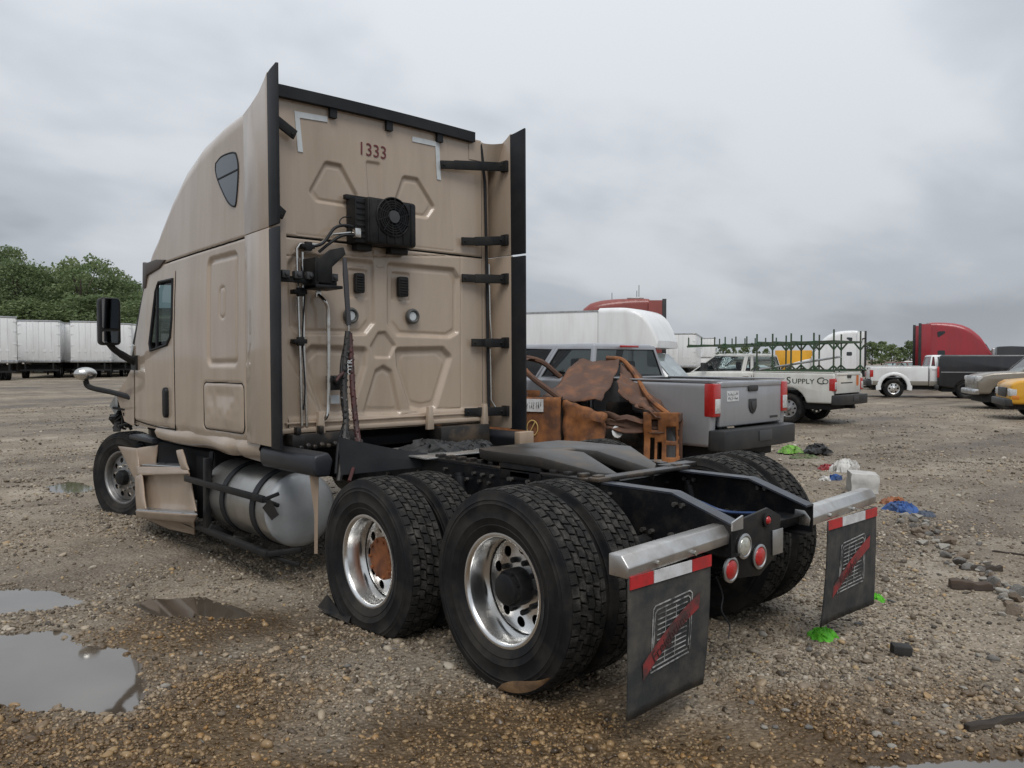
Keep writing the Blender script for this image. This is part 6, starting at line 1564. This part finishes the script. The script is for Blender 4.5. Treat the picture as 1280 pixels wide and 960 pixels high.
# ---- burnt car shell between the trucks
def burnt_car():
    B1 = mat('burnt_orange', (.30,.115,.035), .75, 0, (.10,.045,.025), 4.5, (.42,.66), bump=.25, bscale=30)
    B2 = mat('burnt_brown', (.10,.055,.038), .85, 0, (.24,.10,.045), 4, (.48,.74), bump=.35, bscale=24)
    B3 = mat('charred', (.012,.011,.010), .9, 0, (.05,.035,.025), 8)
    P = empty('burnt_car', (4.22, 5.30, 0), rad(150)); P.scale = (1.12, 1.04, 1.24); tag(P, 'burnt out car with rusty orange shell and buckled hood beside the grey pickup', 'car')
    # local: y forward, right side (+x) faces the camera
    H = .76
    def fold(name, pts, n, m_, seed, amp=.05):
        """quad patch between four corners, buckled by noise"""
        a, b, c, d = [np.array(p, float) for p in pts]; u = np.linspace(0, 1, n)
        U, V = np.meshgrid(u, u); Q = (a*(1-U[...,None])+b*U[...,None])*(1-V[...,None]) + (d*(1-U[...,None])+c*U[...,None])*V[...,None]
        Q = Q + amp*np.stack([fbm(U*4+seed, V*4, 3, seed)-.45, fbm(U*4, V*4+seed, 3, seed+3)-.45, fbm(U*5+seed, V*5, 3, seed+7)-.45], -1)*2
        o = gridmesh(Q, name, m_, P, smooth=35); sm = o.modifiers.new('t', 'SOLIDIFY'); sm.thickness = .012; return o
    fold('door', [(H,-.9,.35),(H+.02,.55,.35),(H+.01,.55,1.02),(H-.02,-.9,1.05)], 14, B1, 2, .015)
    fold('door', [(-H,-.9,.35),(-H-.02,.55,.35),(-H-.01,.55,1.02),(-H+.02,-.9,1.05)], 10, B1, 3, .015)
    fold('fender', [(H+.02,.58,.42),(H+.03,1.15,.50),(H+.02,1.15,.86),(H+.0,.58,.98)], 12, B1, 5, .05)
    fold('fender', [(-H-.02,.58,.42),(-H-.03,1.75,.50),(-H-.02,1.7,.82),(-H+.0,.58,.98)], 10, B2, 6, .04)
    fold('wing_edge', [(H-.05,1.12,.70),(H-.02,1.90,.66),(H-.06,1.95,.76),(H-.05,1.10,.86)], 12, B2, 8, .07)
    fold('hood', [(H-.02,.25,.98),(H-.05,1.10,1.02),(-H+.35,1.12,1.44),(-H+.25,.45,1.43)], 18, B2, 11, .05)
    fold('hood_tip', [(H-.25,1.22,1.10),(H-.02,1.85,.80),(-H+.6,1.9,.95),(-H+.35,1.14,1.44)], 18, B2, 13, .08)
    fold('hood_lip', [(H-.02,1.55,.90),(H,2.05,.78),(-H+.3,2.1,.80),(-H+.3,1.6,1.0)], 14, B2, 17, .12)
    mb = MB(); mb.tube(spline([(-H+.35,.9,1.45),(-H+.40,1.15,1.42),(-.05,1.4,1.22),(H-.35,1.65,1.0),(H-.04,1.98,.82)], 6), .030, 7); mb.build('hood_edge', B1, P)
    for s in (-1, 1):
        mb = MB(); mb.tube(spline([(s*(H-.02),.55,1.0),(s*(H-.10),.15,1.22),(s*(H-.17),-.20,1.43),(s*(H-.20),-.9,1.47),(s*(H-.2),-1.7,1.44)], 6), .035, 7); mb.build('roof_rail', B2, P)
        mb = MB(); mb.tube([(s*(H-.02),-.75,1.02),(s*(H-.19),-.72,1.45)], .04, 7); mb.build('pillar', B3, P)
    fold('bulkhead', [(-H+.1,-.80,.45),(H-.1,-.80,.45),(H-.2,-.78,1.42),(-H+.2,-.78,1.42)], 12, B3, 33, .05)
    fold('cowl', [(H-.04,.10,1.0),(H-.04,.62,.98),(-H+.04,.62,.98),(-H+.04,.10,1.0)], 12, B3, 35, .06)
    fold('door_top', [(H-.03,-.72,1.04),(H-.03,.10,1.04),(H-.12,.02,1.18),(H-.16,-.70,1.20)], 12, B2, 37, .06)
    fold('roof', [(H-.2,-1.75,1.45),(H-.2,-.2,1.45),(-H+.2,-.2,1.45),(-H+.2,-1.75,1.45)], 12, B2, 19, .03)
    fold('rear_quarter', [(H,-2.1,.4),(H,-.92,.36),(H,-.92,1.04),(H-.04,-2.1,1.0)], 10, B1, 21, .02)
    fold('rear_quarter', [(-H,-2.1,.4),(-H,-.92,.36),(-H,-.92,1.04),(-H+.04,-2.1,1.0)], 8, B1, 22, .02)
    fold('tail', [(-H,-2.1,.4),(H,-2.1,.4),(H-.04,-2.1,1.0),(-H+.04,-2.1,1.0)], 8, B2, 23, .03)
    # radiator support with punched openings
    y = 2.02; n_ = 44; yv = np.linspace(1.62, 2.10, n_); zv = np.linspace(.22, .88, n_); YY, ZZ = np.meshgrid(yv, zv)
    XX = H - .02 + .05*(fbm(YY*5, ZZ*5, 3, 41)-.45) + .05*sst(1.95, 2.10, YY)*-1 + .03*np.sin(ZZ*9); yc = .5*(yv[1:]+yv[:-1]); zc2 = .5*(zv[1:]+zv[:-1]); YC, ZC = np.meshgrid(yc, zc2)
    hole = np.zeros_like(YC, bool)
    for a_ in ((1.70,1.75,.36,.60),(1.79,1.84,.36,.56),(1.90,2.02,.58,.72),(1.90,2.02,.40,.52),(1.72,1.80,.68,.80)): hole |= (YC > a_[0]) & (YC < a_[1]) & (ZC > a_[2]) & (ZC < a_[3])
    edge = fbm(YC*9, ZC*9, 3, 61); hole |= (YC > 2.10-.09*edge) | (ZC < .22+.10*edge)
    o = gridmesh(np.stack([XX, YY, ZZ], -1), 'radiator_support', B1, P, ~hole, smooth=40); sm = o.modifiers.new('t', 'SOLIDIFY'); sm.thickness = .02
    mb = MB(); mb.bx(H-.34,H-.03,y,y+.05,.78,.86); mb.bx(H-.34,H-.03,y,y+.05,.26,.34); mb.bx(H-.36,H-.31,y,y+.05,.30,.82); mb.build('radiator_frame', B2, P, .006)
    mb = MB(); mb.bx(-H,H-.34,y,y+.05,.70,.80); mb.bx(-H,H-.34,y,y+.05,.26,.34); mb.bx(-H,-H+.06,y,y+.05,.3,.8); mb.bx(-.05,.05,y,y+.04,.3,.75); mb.build('front_frame', B2, P, .006)
    fold('bumper_scrap', [(H-.5,2.05,.27),(H+.02,2.10,.30),(H+.06,2.22,.40),(H-.35,2.22,.24)], 8, RUST, 25, .05)
    mb = MB(); mb.bx(-.45,.40,.95,1.75,.30,.80); mb.cyl((.0,1.0,.85),(.0,1.6,.85),.10,12); mb.cyl((.42,1.3,.55),(.42,1.5,.6),.12,14); mb.bx(-H+.05,H-.06,.4,.55,.3,1.0); mb.bx(-H+.05,H-.05,-2.0,.5,.28,.38); mb.build('engine', B3, P, .02)
    mb = MB(); mb.cyl((H-.16,1.24,.62),(H-.05,1.28,.66),.07,12); mb.build('strut_cup', CHRD, P)
    mb = MB(); mb.bx(-.5,-.1,-.6,-.1,.4,.9); mb.bx(.1,.5,-.6,-.1,.4,.9); mb.bx(-.5,.5,-.75,-.65,.4,1.15); mb.build('seat_frame', B3, P, .02)
    # label and marker circle on the door
    mb = MB(); mb.bx(H+.021,H+.027,-.02,.32,.86,1.0); lb = mb.build('lot_label', WHR, P)
    scribble(P, 'label_writing', Vector((H+.030,.15,.93)), .30, .12, (Vector((0,1,0)), VZ), MARK, 9, 1)
    mb = MB(); c_ = [(H+.024,.17+.075*math.cos(2*PI*k/18),.68+.085*math.sin(2*PI*k/18)) for k in range(19)]; mb.tube(c_, .006, 5, False); mb.tube([(H+.026,.13,.62),(H+.026,.21,.75)], .006, 5)
    mb.build('chalk_mark', mat('yellow_chalk', (.6,.42,.15), .8), P)
    for x, y in ((H-.12,1.35),(-H+.12,1.35),(H-.12,-1.35),(-H+.12,-1.35)):
        e_ = empty('wheel', (x,y,.24), 0, P); mb = MB(); mb.lathe([(.13,-.09),(.20,-.10),(.225,-.09),(.20,-.06),(.19,.06),(.22,.10),(.13,.09)], 28); mb.build('rim', B2, e_); mb = MB(); mb.lathe([(0,-.02),(.15,-.02),(.2,.0)], 20); mb.build('disc', B3, e_)
    return P
BC = burnt_car()
# ---- trailers along the far side
def trailer(name, label, pos, hd, L_=13.6, h=4.05, body=WHITE, group=None, simple=False, w=1.29):
    P = empty(name, pos, hd); tag(P, label, 'trailer', group)      # origin at rear centre
    mb = MB(); mb.bx(-w,w,0,L_,1.15,h); b_ = mb.build('box', body, P, .02)
    for s in (-1, 1):
        mb = MB(); mb.bx(*sorted((s*.02, s*(w-.09))), -.035, -.002, 1.28, h-.12); d_ = mb.build('rear_door', body, P, .01)
        for x in (.35, .75):
            mb = MB(); mb.tube([(s*x,-.055,1.2),(s*x,-.055,h-.1)], .018, 6); mb.bx(s*x-.07,s*x+.07,-.065,-.035,1.85,1.95); mb.build('lock_rod', WHITE, d_)
        for z in (1.5, 2.3, 3.1, 3.7):
            mb = MB(); mb.bx(*sorted((s*(w-.02), s*(w-.22))), -.05, -.03, z, z+.05); mb.build('hinge', WHITE, d_)
        mb = MB(); mb.bx(*sorted((s*(w+.001), s*(w+.02))), -.02, L_, 1.12, 1.30); mb.build('side_rail', CHRD, P)
        mb = MB(); mb.bx(*sorted((s*(w+.001), s*(w+.02))), -.02, L_, h-.10, h+.01); mb.build('top_rail', CHRD, P)
        for k in range(11):
            mb = MB(); mb.bx(*sorted((s*w, s*(w+.008))), .6+1.2*k, .64+1.2*k, 1.3, h-.1); mb.build('panel_seam', WHITE, P)
        mb = MB(); mb.bx(*sorted((s*.5, s*.62)), L_-2.6, L_-2.45, .05, 1.1); mb.build('landing_leg', UNDER, P)
        for y in (1.4, 2.65): car_wheel(P, s*1.06, y, .5, .27, 'steel')
    mb = MB(); mb.bx(-w,w,-.03,.0,h-.11,h+.005); mb.bx(-w,w,-.04,.0,1.1,1.27); mb.build('rear_frame', CHRD, P, .005)
    mb = MB(); mb.bx(-1.2,1.2,-.02,.08,.5,.62); mb.bx(-.9,-.8,0,.08,.6,1.12); mb.bx(.8,.9,0,.08,.6,1.12); mb.build('underride_guard', UNDER, P)
    mb = MB(); mb.bx(-.5,.5,.2,L_-.5,.95,1.12); mb.bx(-1.0,1.0,.8,3.2,.6,.95); mb.build('chassis', UNDER, P, .01)
    return P
def at_depth(px, d, z=0):
    v = _fw + _r*(px-640)/_F - _u*(449-480)/_F; p = _C + v*d; return (p[0], p[1], z)
TL = [(-8, 50.0, 'white box trailer with dark door marks nearest the tall leafy trees', -12), (49, 56.0, 'wide plain white box trailer between two lower white trailers', 6), (88, 60.0, 'white box trailer squeezed close beside the wide plain one', 3),
      (114, 57.5, 'white box trailer with dark door latches standing near the mirror of the tan truck', 4), (141, 60.5, 'white box trailer standing behind the big door mirror', 2), (170, 62.0, 'white box trailer touching the cab outline of the tan truck', 0)]
for k, (px, d, lab, dh) in enumerate(TL):
    p = at_depth(px, d); trailer('box_trailer', lab, (p[0], p[1], float(ground_h(np.array([p[0]]), np.array([p[1]]))[0])), math.atan2(p[0]-_C[0], p[1]-_C[1]) + rad(dh), group='trailers parked in a row')
p = at_depth(848, 62); trailer('box_trailer', 'far white box trailer standing left of the other above the white car hood', (p[0], p[1], 0.05), math.atan2(p[0]-_C[0], p[1]-_C[1])+rad(4), h=3.75)
p = at_depth(880, 92); trailer('box_trailer', 'small distant white trailer with a dark frame above the grey pickup', (p[0], p[1], 0.2), math.atan2(p[0]-_C[0], p[1]-_C[1])-rad(4))
p = at_depth(905, 70); trailer('flat_trailer', 'long low white trailer side-on behind the white work pickup', (p[0]-3, p[1]+5, -.9), rad(125), h=2.9, body=WHITE)
# wrecks far off between the white pickup and the white truck
p = at_depth(1098, 62); suv('wrecked_car', 'distant dull red wreck beside the white and tan pickup', (p[0], p[1], 0.0), rad(120), paint('dull_red', (.16,.05,.04), (.1,.06,.05), .5, .5), 'car', L_=4.6, h=1.55, r=.33, low=.4)
p = at_depth(1126, 66); suv('wrecked_car', 'distant white car beside the dull red wreck', (p[0], p[1], 0.0), rad(110), WHITE, 'car', L_=4.6, h=1.6, r=.33, low=.4)
# ================================================================ TREES
def leaf_material():
    m = bpy.data.materials.new('foliage'); m.use_nodes = True; t = m.node_tree; b = t.nodes['Principled BSDF']
    at_ = t.nodes.new('ShaderNodeAttribute'); at_.attribute_name = 'tint'; r = t.nodes.new('ShaderNodeValToRGB')
    r.color_ramp.elements[0].color = (0.075, 0.105, 0.045, 1); r.color_ramp.elements[1].color = (0.33, 0.39, 0.19, 1)  # greens lightened, distance haze is put into the leaf colour
    q = r.color_ramp.elements.new(0.5); q.color = (0.165, 0.22, 0.095, 1)
    oi = t.nodes.new('ShaderNodeObjectInfo'); mr = t.nodes.new('ShaderNodeMath'); mr.operation = 'MULTIPLY_ADD'; mr.inputs[1].default_value = 0.45; mr.inputs[2].default_value = -0.2
    t.links.new(oi.outputs['Random'], mr.inputs[0]); ad = t.nodes.new('ShaderNodeMath'); t.links.new(at_.outputs['Fac'], ad.inputs[0]); t.links.new(mr.outputs[0], ad.inputs[1])
    t.links.new(ad.outputs[0], r.inputs[0]); t.links.new(r.outputs[0], b.inputs['Base Color']); b.inputs['Roughness'].default_value = 0.6
    tr = t.nodes.new('ShaderNodeBsdfTranslucent'); t.links.new(r.outputs[0], tr.inputs['Color']); mx = t.nodes.new('ShaderNodeMixShader'); mx.inputs[0].default_value = 0.45
    t.links.new(b.outputs[0], mx.inputs[1]); t.links.new(tr.outputs[0], mx.inputs[2]); t.links.new(mx.outputs[0], t.nodes['Material Output'].inputs[0])
    return m
LEAF = leaf_material(); BARK = mat('bark', (0.07, 0.055, 0.042), 0.9, 0, (0.12, 0.10, 0.08), 6, bump=.4, bscale=12)
def tree_meshes(seed, h=10.0, rad_=3.2, n_cl=85, n_lf=80, leaf=.30, base=.22, conical=0.0):
    r_ = np.random.default_rng(seed); mb = MB()
    mb.tube([(0,0,-.4),(.05,.02,h*.2),(.15*math.sin(seed),.1,h*.45),(.2*math.sin(seed),.2*math.cos(seed),h*.8)], [.026*h,.02*h,.014*h,.004*h], 8)
    cls = []
    for k in range(n_cl):
        u = r_.uniform(0, 1)**.75; z = h*(base + (1-base)*u)*.97
        env = math.sin(PI*min(1, (.10+.86*u)))**.65 if not conical else (1-u)**.7+.06
        a = r_.uniform(0, 2*PI); lob = 1 + .28*math.sin(3*a+seed) + .16*math.sin(5*a+2*seed+4*u)
        rr = rad_*env*lob*math.sqrt(r_.uniform(.12, 1)); cls.append((rr*math.cos(a), rr*math.sin(a), z, r_.uniform(.55, 1.15)*rad_*.27))
        if k % 5 == 0: mb.tube([(.1*math.sin(seed),.05,max(h*.16, z*.62)), (rr*.5*math.cos(a), rr*.5*math.sin(a), z*.85), (rr*.92*math.cos(a), rr*.92*math.sin(a), z)], [.008*h,.005*h,.0018*h], 5)
    V = []; tint = []
    for cx, cy, cz, cr_ in cls:
        n = int(n_lf*r_.uniform(.6, 1.3)); d = r_.normal(0, 1, (n, 3)); d /= np.linalg.norm(d, axis=1)[:, None]; rad2 = cr_*r_.uniform(.25, 1, n)**.5
        c = np.stack([cx+d[:,0]*rad2*1.15, cy+d[:,1]*rad2*1.15, cz+d[:,2]*rad2*.75], -1)
        nn_ = d*.6 + r_.normal(0, .55, (n, 3)); nn_ /= np.linalg.norm(nn_, axis=1)[:, None]; a = np.cross(nn_, r_.normal(0, 1, (n, 3))); a /= np.linalg.norm(a, axis=1)[:, None]; b = np.cross(nn_, a)
        s = leaf*r_.uniform(.6, 1.25, n)[:, None]
        V.append(np.stack([c-a*s*.5, c+b*s*.34, c+a*s*.5, c-b*s*.34], 1)); ct = .5 + r_.normal(0, .13)
        tint.append(np.repeat(np.clip(ct + r_.normal(0, .10, n), 0, 1), 1))
    V = np.concatenate(V).reshape(-1, 3); nq = len(V)//4; me = bpy.data.meshes.new('crown')
    me.vertices.add(len(V)); me.vertices.foreach_set('co', V.astype(np.float32).reshape(-1)); me.loops.add(nq*4); me.loops.foreach_set('vertex_index', np.arange(nq*4, dtype=np.int32))
    me.polygons.add(nq); me.polygons.foreach_set('loop_start', np.arange(0, nq*4, 4, dtype=np.int32)); me.update(calc_edges=True)
    a_ = me.attributes.new('tint', 'FLOAT', 'FACE'); a_.data.foreach_set('value', np.concatenate(tint).astype(np.float32)); me.materials.append(LEAF)
    tb = mb.build('trunk', BARK, None, smooth=60); tm = tb.data; bpy.data.objects.remove(tb)
    return tm, me
TM = [tree_meshes(1, 10, 3.4, 80, 110, .22), tree_meshes(2, 10, 3.0, 75, 110, .22, base=.15), tree_meshes(3, 10, 3.8, 90, 105, .22, base=.18), tree_meshes(5, 10, 3.0, 60, 46, .26, .3)]
TMF = [tree_meshes(7, 10, 4.2, 45, 45, .7, .08), tree_meshes(8, 10, 3.4, 40, 45, .65, .06)]
def tree(px, d, top_y, k, label, group, far=False, wide=1.0, name='leafy_tree'):
    p = at_depth(px, d); gz = float(ground_h(np.array([p[0]]), np.array([p[1]]))[0])
    h = (449-top_y)*d/_F + CAM_POS[2] - gz
    e_ = empty(name, (p[0], p[1], gz), k*1.7); s = h/10.0; e_.scale = (s*wide, s*wide, s); tag(e_, label, 'tree', group)
    for nm, me in zip(('trunk', 'crown'), (TMF if far else TM)[k % (2 if far else 4)]):
        o = bpy.data.objects.new(nm, me); COL.objects.link(o); o.parent = e_
LTS = ['tall dense leafy tree in the green belt behind the row of white trailers', 'slimmer dense leafy tree in the green belt behind the row of white trailers', 'broad spreading leafy tree in the green belt behind the row of white trailers', 'airy pale tree with gaps in its crown behind the row of white trailers']
for i, (px, d, ty, wd) in enumerate([(-60,88,312,1.1),(-22,84,316,1.0),(4,90,308,1.0),(24,82,326,1.1),(44,96,335,1.1),(58,84,345,1.2),(80,92,332,1.1),(104,84,318,1.15),(122,94,326,1.1),(138,86,345,1.2),(158,94,352,1.2),(178,88,364,1.3),(200,92,366,1.3),(225,88,372,1.3)]):
    k_ = [0,2,1,2,0,2,1,3,0,2,1,0,2,1][i]
    tree(px, d, ty, k_, LTS[k_], 'trees behind the trailers', wide=wd)
SH_ = 'low leafy shrub growing between the tree trunks behind the white trailers'
for i, px in enumerate((-30,-5,15,38,62,88,112,135,160,185,210)):
    tree(px, 79+(i % 3)*3, 368+6*(i % 2), 1+(i % 2), SH_, 'shrubs behind the trailers', wide=2.0, name='shrub')
for i, (px, ty) in enumerate([(852,433),(866,436),(880,431),(893,435),(905,430),(917,434),(930,431),(944,434),(958,436)]):
    tree(px, 190+(i % 3)*12, ty, i, 'small dark tree in the distant line above the green ladder rack', 'far trees over the rack', True, .8, 'distant_tree')
for i, (px, ty) in enumerate([(1076,436),(1090,428),(1102,427),(1114,431),(1126,434),(1138,427),(1150,424),(1246,436),(1262,438),(1282,436)]):
    tree(px, 165+(i % 3)*12, ty, i+1, 'dark bushy tree in the distant line behind the deep red sleeper truck', 'far trees by the red truck', True, 1.25, 'distant_tree')
# ================================================================ DEBRIS ON THE GROUND
ROCKM = [mat('pale_rock', (.34,.32,.28), .8, 0, (.22,.2,.17), 9, bump=.4, bscale=30), mat('grey_rock', (.19,.18,.165), .8, 0, (.11,.10,.09), 9, bump=.4, bscale=30), mat('brown_rock', (.20,.155,.11), .8, 0, (.12,.09,.065), 9, bump=.4, bscale=30)]
def rock_mesh(seed):
    r2 = random.Random(seed); bm = bmesh.new()
    for k in range(16):
        d = Vector((r2.gauss(0,1), r2.gauss(0,1), r2.gauss(0,1))).normalized()*r2.uniform(.75, 1.1); bm.verts.new((d.x, d.y*r2.uniform(.7,.95), d.z*.68))
    bmesh.ops.convex_hull(bm, input=bm.verts); bmesh.ops.delete(bm, geom=[q for q in bm.verts if not q.link_faces], context='VERTS')
    bmesh.ops.bevel(bm, geom=bm.edges[:], offset=.07, segments=2, affect='EDGES', clamp_overlap=True)
    me = bpy.data.meshes.new('rock_shape'); bm.to_mesh(me); bm.free(); me.polygons.foreach_set('use_smooth', [True]*len(me.polygons)); me.set_sharp_from_angle(angle=rad(40)); return me
RMS = [rock_mesh(20+k) for k in range(6)]
def rock(px, py, wpx, k, label, group, name='rubble_stone', m_=None, flat=1.0):
    x, y = gnd(px, py); d = math.hypot(x-_C[0], y-_C[1]); s = wpx*d/_F/2
    me = (RMS[k % 6] if name != 'pebble' else stone_mesh('pebble_shape', 40+k % 7, 2, .62)).copy(); me.materials.clear(); me.materials.append(m_ or ROCKM[k % 3])
    o = bpy.data.objects.new(name, me); COL.objects.link(o); o.location = (x, y, float(ground_h(np.array([x]), np.array([y]))[0]) + s*.32*flat); o.scale = (s, s, s*flat); o.rotation_euler = (.2*math.sin(k*3), .2*math.cos(k*5), k*1.3)
    tag(o, label, 'stone', group); return o
rr_ = random.Random(21)
for k in range(96):
    t = rr_.random()**.8; px = 1128 + t*150 + rr_.gauss(0, 13); py = 642 + t*118 + rr_.gauss(0, 8)
    rock(px, py, rr_.choice([7,8,8,9,10,12,14,17,22])*(.75+.3*t), k, ['pale', 'grey', 'brown'][k % 3] + ' rubble stone in the low loose ridge beside the broken timber', 'rubble stones in the ridge')
for k in range(34):
    px = rr_.uniform(900, 1275); py = rr_.uniform(790, 935)
    rock(px, py, rr_.choice([8,9,10,11,13]), k+1, ['pale', 'grey', 'brown'][(k+1) % 3] + ' rounded pebble lying on the gravel around the black rubber block', 'large loose pebbles', 'pebble', flat=.8)
for k in range(26):
    px = rr_.uniform(180, 760); py = rr_.uniform(800, 945)
    rock(px, py, rr_.choice([7,8,9,11]), k+2, ['pale', 'grey', 'brown'][(k+2) % 3] + ' rounded pebble on the damp gravel beside the puddles', 'pale pebbles by the puddles', 'pebble', flat=.8)
# white concrete block
bx_, by_ = gnd(1078, 614)
bm = bmesh.new(); bmesh.ops.create_cube(bm, size=1.0); bmesh.ops.subdivide_edges(bm, edges=bm.edges, cuts=5, use_grid_fill=True)
for q in bm.verts:
    n_ = mnoise.noise(q.co*2.2+Vector((3,1,2)))*.10; q.co = Vector((q.co.x*(.34-.05*q.co.z), q.co.y*.30, q.co.z*.24)) * (1+n_) + Vector((0, 0, .03*q.co.x))
me = bpy.data.meshes.new('concrete_block'); bm.to_mesh(me); bm.free()
o = link('concrete_block', me, mat('pale_concrete', (.52,.51,.48), .85, 0, (.36,.35,.33), 7, bump=.3, bscale=25), None, 35); o.location = (bx_, by_, .12); o.rotation_euler = (.05,.08,.6); o.scale = (1.15,1.15,1.1); tag(o, 'broken off-white concrete block lying behind the right mud flap', 'block')
def cloth(px, py, wpx, hpx, m_, seed, name, label, cat, z=.0):
    x, y = gnd(px, py); d = math.hypot(x-_C[0], y-_C[1]); s = wpx*d/_F/2
    o = crumple(name, (0, 0, 0), s, s*.8, hpx*d/_F, m_, seed, None, 22); o.location = (x, y, float(ground_h(np.array([x]), np.array([y]))[0])+z); o.rotation_euler = (0, 0, seed); tag(o, label, cat)
LIME = mat('lime_cloth', (.13,.52,.025), .7, 0, (.08,.36,.02), 12)
cloth(1028, 796, 36, 11, LIME, 3, 'rag', 'bright lime green rag lying below the right mud flap', 'rag')
cloth(1094, 750, 18, 8, LIME, 5, 'rag', 'small lime green scrap beside the lower corner of the right mud flap', 'rag')
cloth(988, 566, 26, 9, mat('lime_cloth_dusty', (.17,.42,.05), .8, 0, (.18,.24,.10), 9), 6, 'rag', 'dusty lime green rag near the tyre beyond the grey pickup bumper', 'rag')
cloth(1006, 572, 30, 5, mat('dark_green_cloth', (.10,.15,.06), .8, 0, (.14,.12,.08), 9), 8, 'rag', 'dull green net spread among rubbish near the concrete block', 'net')
cloth(1022, 566, 34, 10, CLOTHB, 10, 'rag', 'black rag heap in the rubbish near the concrete block', 'rag')
cloth(1056, 588, 34, 15, mat('white_plastic', (.62,.61,.58), .5, 0, (.42,.40,.37), 8), 12, 'plastic_bag', 'crumpled white plastic bag behind the concrete block', 'bag')
cloth(1034, 586, 20, 7, mat('red_plastic', (.36,.03,.04), .5, 0, (.25,.04,.04), 9), 14, 'wrapper', 'crushed red wrapper in front of the white plastic bag', 'wrapper')
cloth(1032, 600, 16, 5, mat('white_plastic', (.62,.61,.58)), 16, 'paper_scrap', 'white paper scrap beside the blue scrap', 'paper')
cloth(1044, 600, 14, 7, mat('blue_cloth', (.03,.10,.32), .7, 0, (.05,.08,.16), 9), 18, 'plastic_scrap', 'small blue plastic scrap beside the concrete block', 'scrap')
cloth(1128, 638, 36, 10, mat('blue_cloth', (.03,.10,.32)), 20, 'rag', 'blue crumpled cloth at the end of the rubble ridge', 'rag')
cloth(1117, 629, 30, 7, mat('orange_board', (.32,.12,.05), .8, 0, (.2,.09,.05), 7), 22, 'board_scrap', 'rust orange board scrap behind the blue cloth', 'scrap')
cloth(1158, 645, 18, 6, mat('grey_blue_cloth', (.10,.12,.16), .8), 24, 'rag', 'small grey blue rag beside the blue cloth', 'rag')
# black rubber block, timbers, plank
x, y = gnd(1126, 818); mb = MB(); mb.bx(-.055,.055,-.04,.04,0,.06); o = mb.build('rubber_block', mat('block_black', (.018,.017,.017), .7, 0, (.035,.033,.03), 9, bump=.2), None, .008); o.location = (x, y, .0); o.rotation_euler = (.03,.05,-.9); tag(o, 'small black rubber block lying alone on the gravel', 'block')
def timber(p0, p1, w, h, m_, name, label, seed=1):
    a, b = gnd(*p0), gnd(*p1); r2 = random.Random(seed); mb = MB(); L_ = math.hypot(b[0]-a[0], b[1]-a[1]); n = 8; rows = []
    for k in range(n+1):
        t = k/n; ww = w*(.75+.5*r2.random()*(1 if 0 < k < n else .4)); hh = h*(.7+.5*r2.random()); rows.append([(L_*t, -ww/2, 0), (L_*t, ww/2, 0), (L_*t, ww/2*.8, hh), (L_*t, -ww/2*.8, hh)])
    V = [p for r3 in rows for p in r3]; mb.add(V, [(i*4+j, i*4+(j+1) % 4, (i+1)*4+(j+1) % 4, (i+1)*4+j) for i in range(n) for j in range(4)] + [(0,1,2,3), (n*4+3, n*4+2, n*4+1, n*4)])
    o = mb.build(name, m_, None, .004, 1, smooth=30); o.location = (a[0], a[1], .004); o.rotation_euler = (0, 0, math.atan2(b[1]-a[1], b[0]-a[0])); tag(o, label, 'plank')
WOODD = mat('charred_wood', (.022,.017,.013), .85, 0, (.06,.045,.033), 12, bump=.5, bscale=40, stretch=(.15,1,1)); WOODB = mat('dark_wood', (.09,.06,.042), .85, 0, (.045,.032,.025), 9, bump=.5, bscale=40, stretch=(.15,1,1))
timber((1208,914), (1330,890), .055, .03, WOODD, 'charred_plank', 'dark charred plank lying on the gravel beside the wet puddle edge', 3)
timber((1187,735), (1240,738), .10, .06, WOODB, 'broken_timber', 'broken brown timber lying against the rubble ridge', 5)
timber((1200,712), (1252,714), .08, .04, WOODD, 'broken_timber', 'thin dark timber lying above the broken brown one', 7)
timber((1240,650+40), (1290,652+44), .02, .015, WOODD, 'twig', 'thin dark twig beyond the rubble ridge', 9)
for k, (px, py, w_) in enumerate([(1074,780,16),(1020,790,14),(1115,752,12),(1160,640,12),(1010,640,10)]):
    rock(px, py, w_, k, 'flat dark slate piece on the gravel near the right mud flap', 'dark slate pieces', 'slate_piece', mat('slate', (.05,.052,.055), .7), .35)
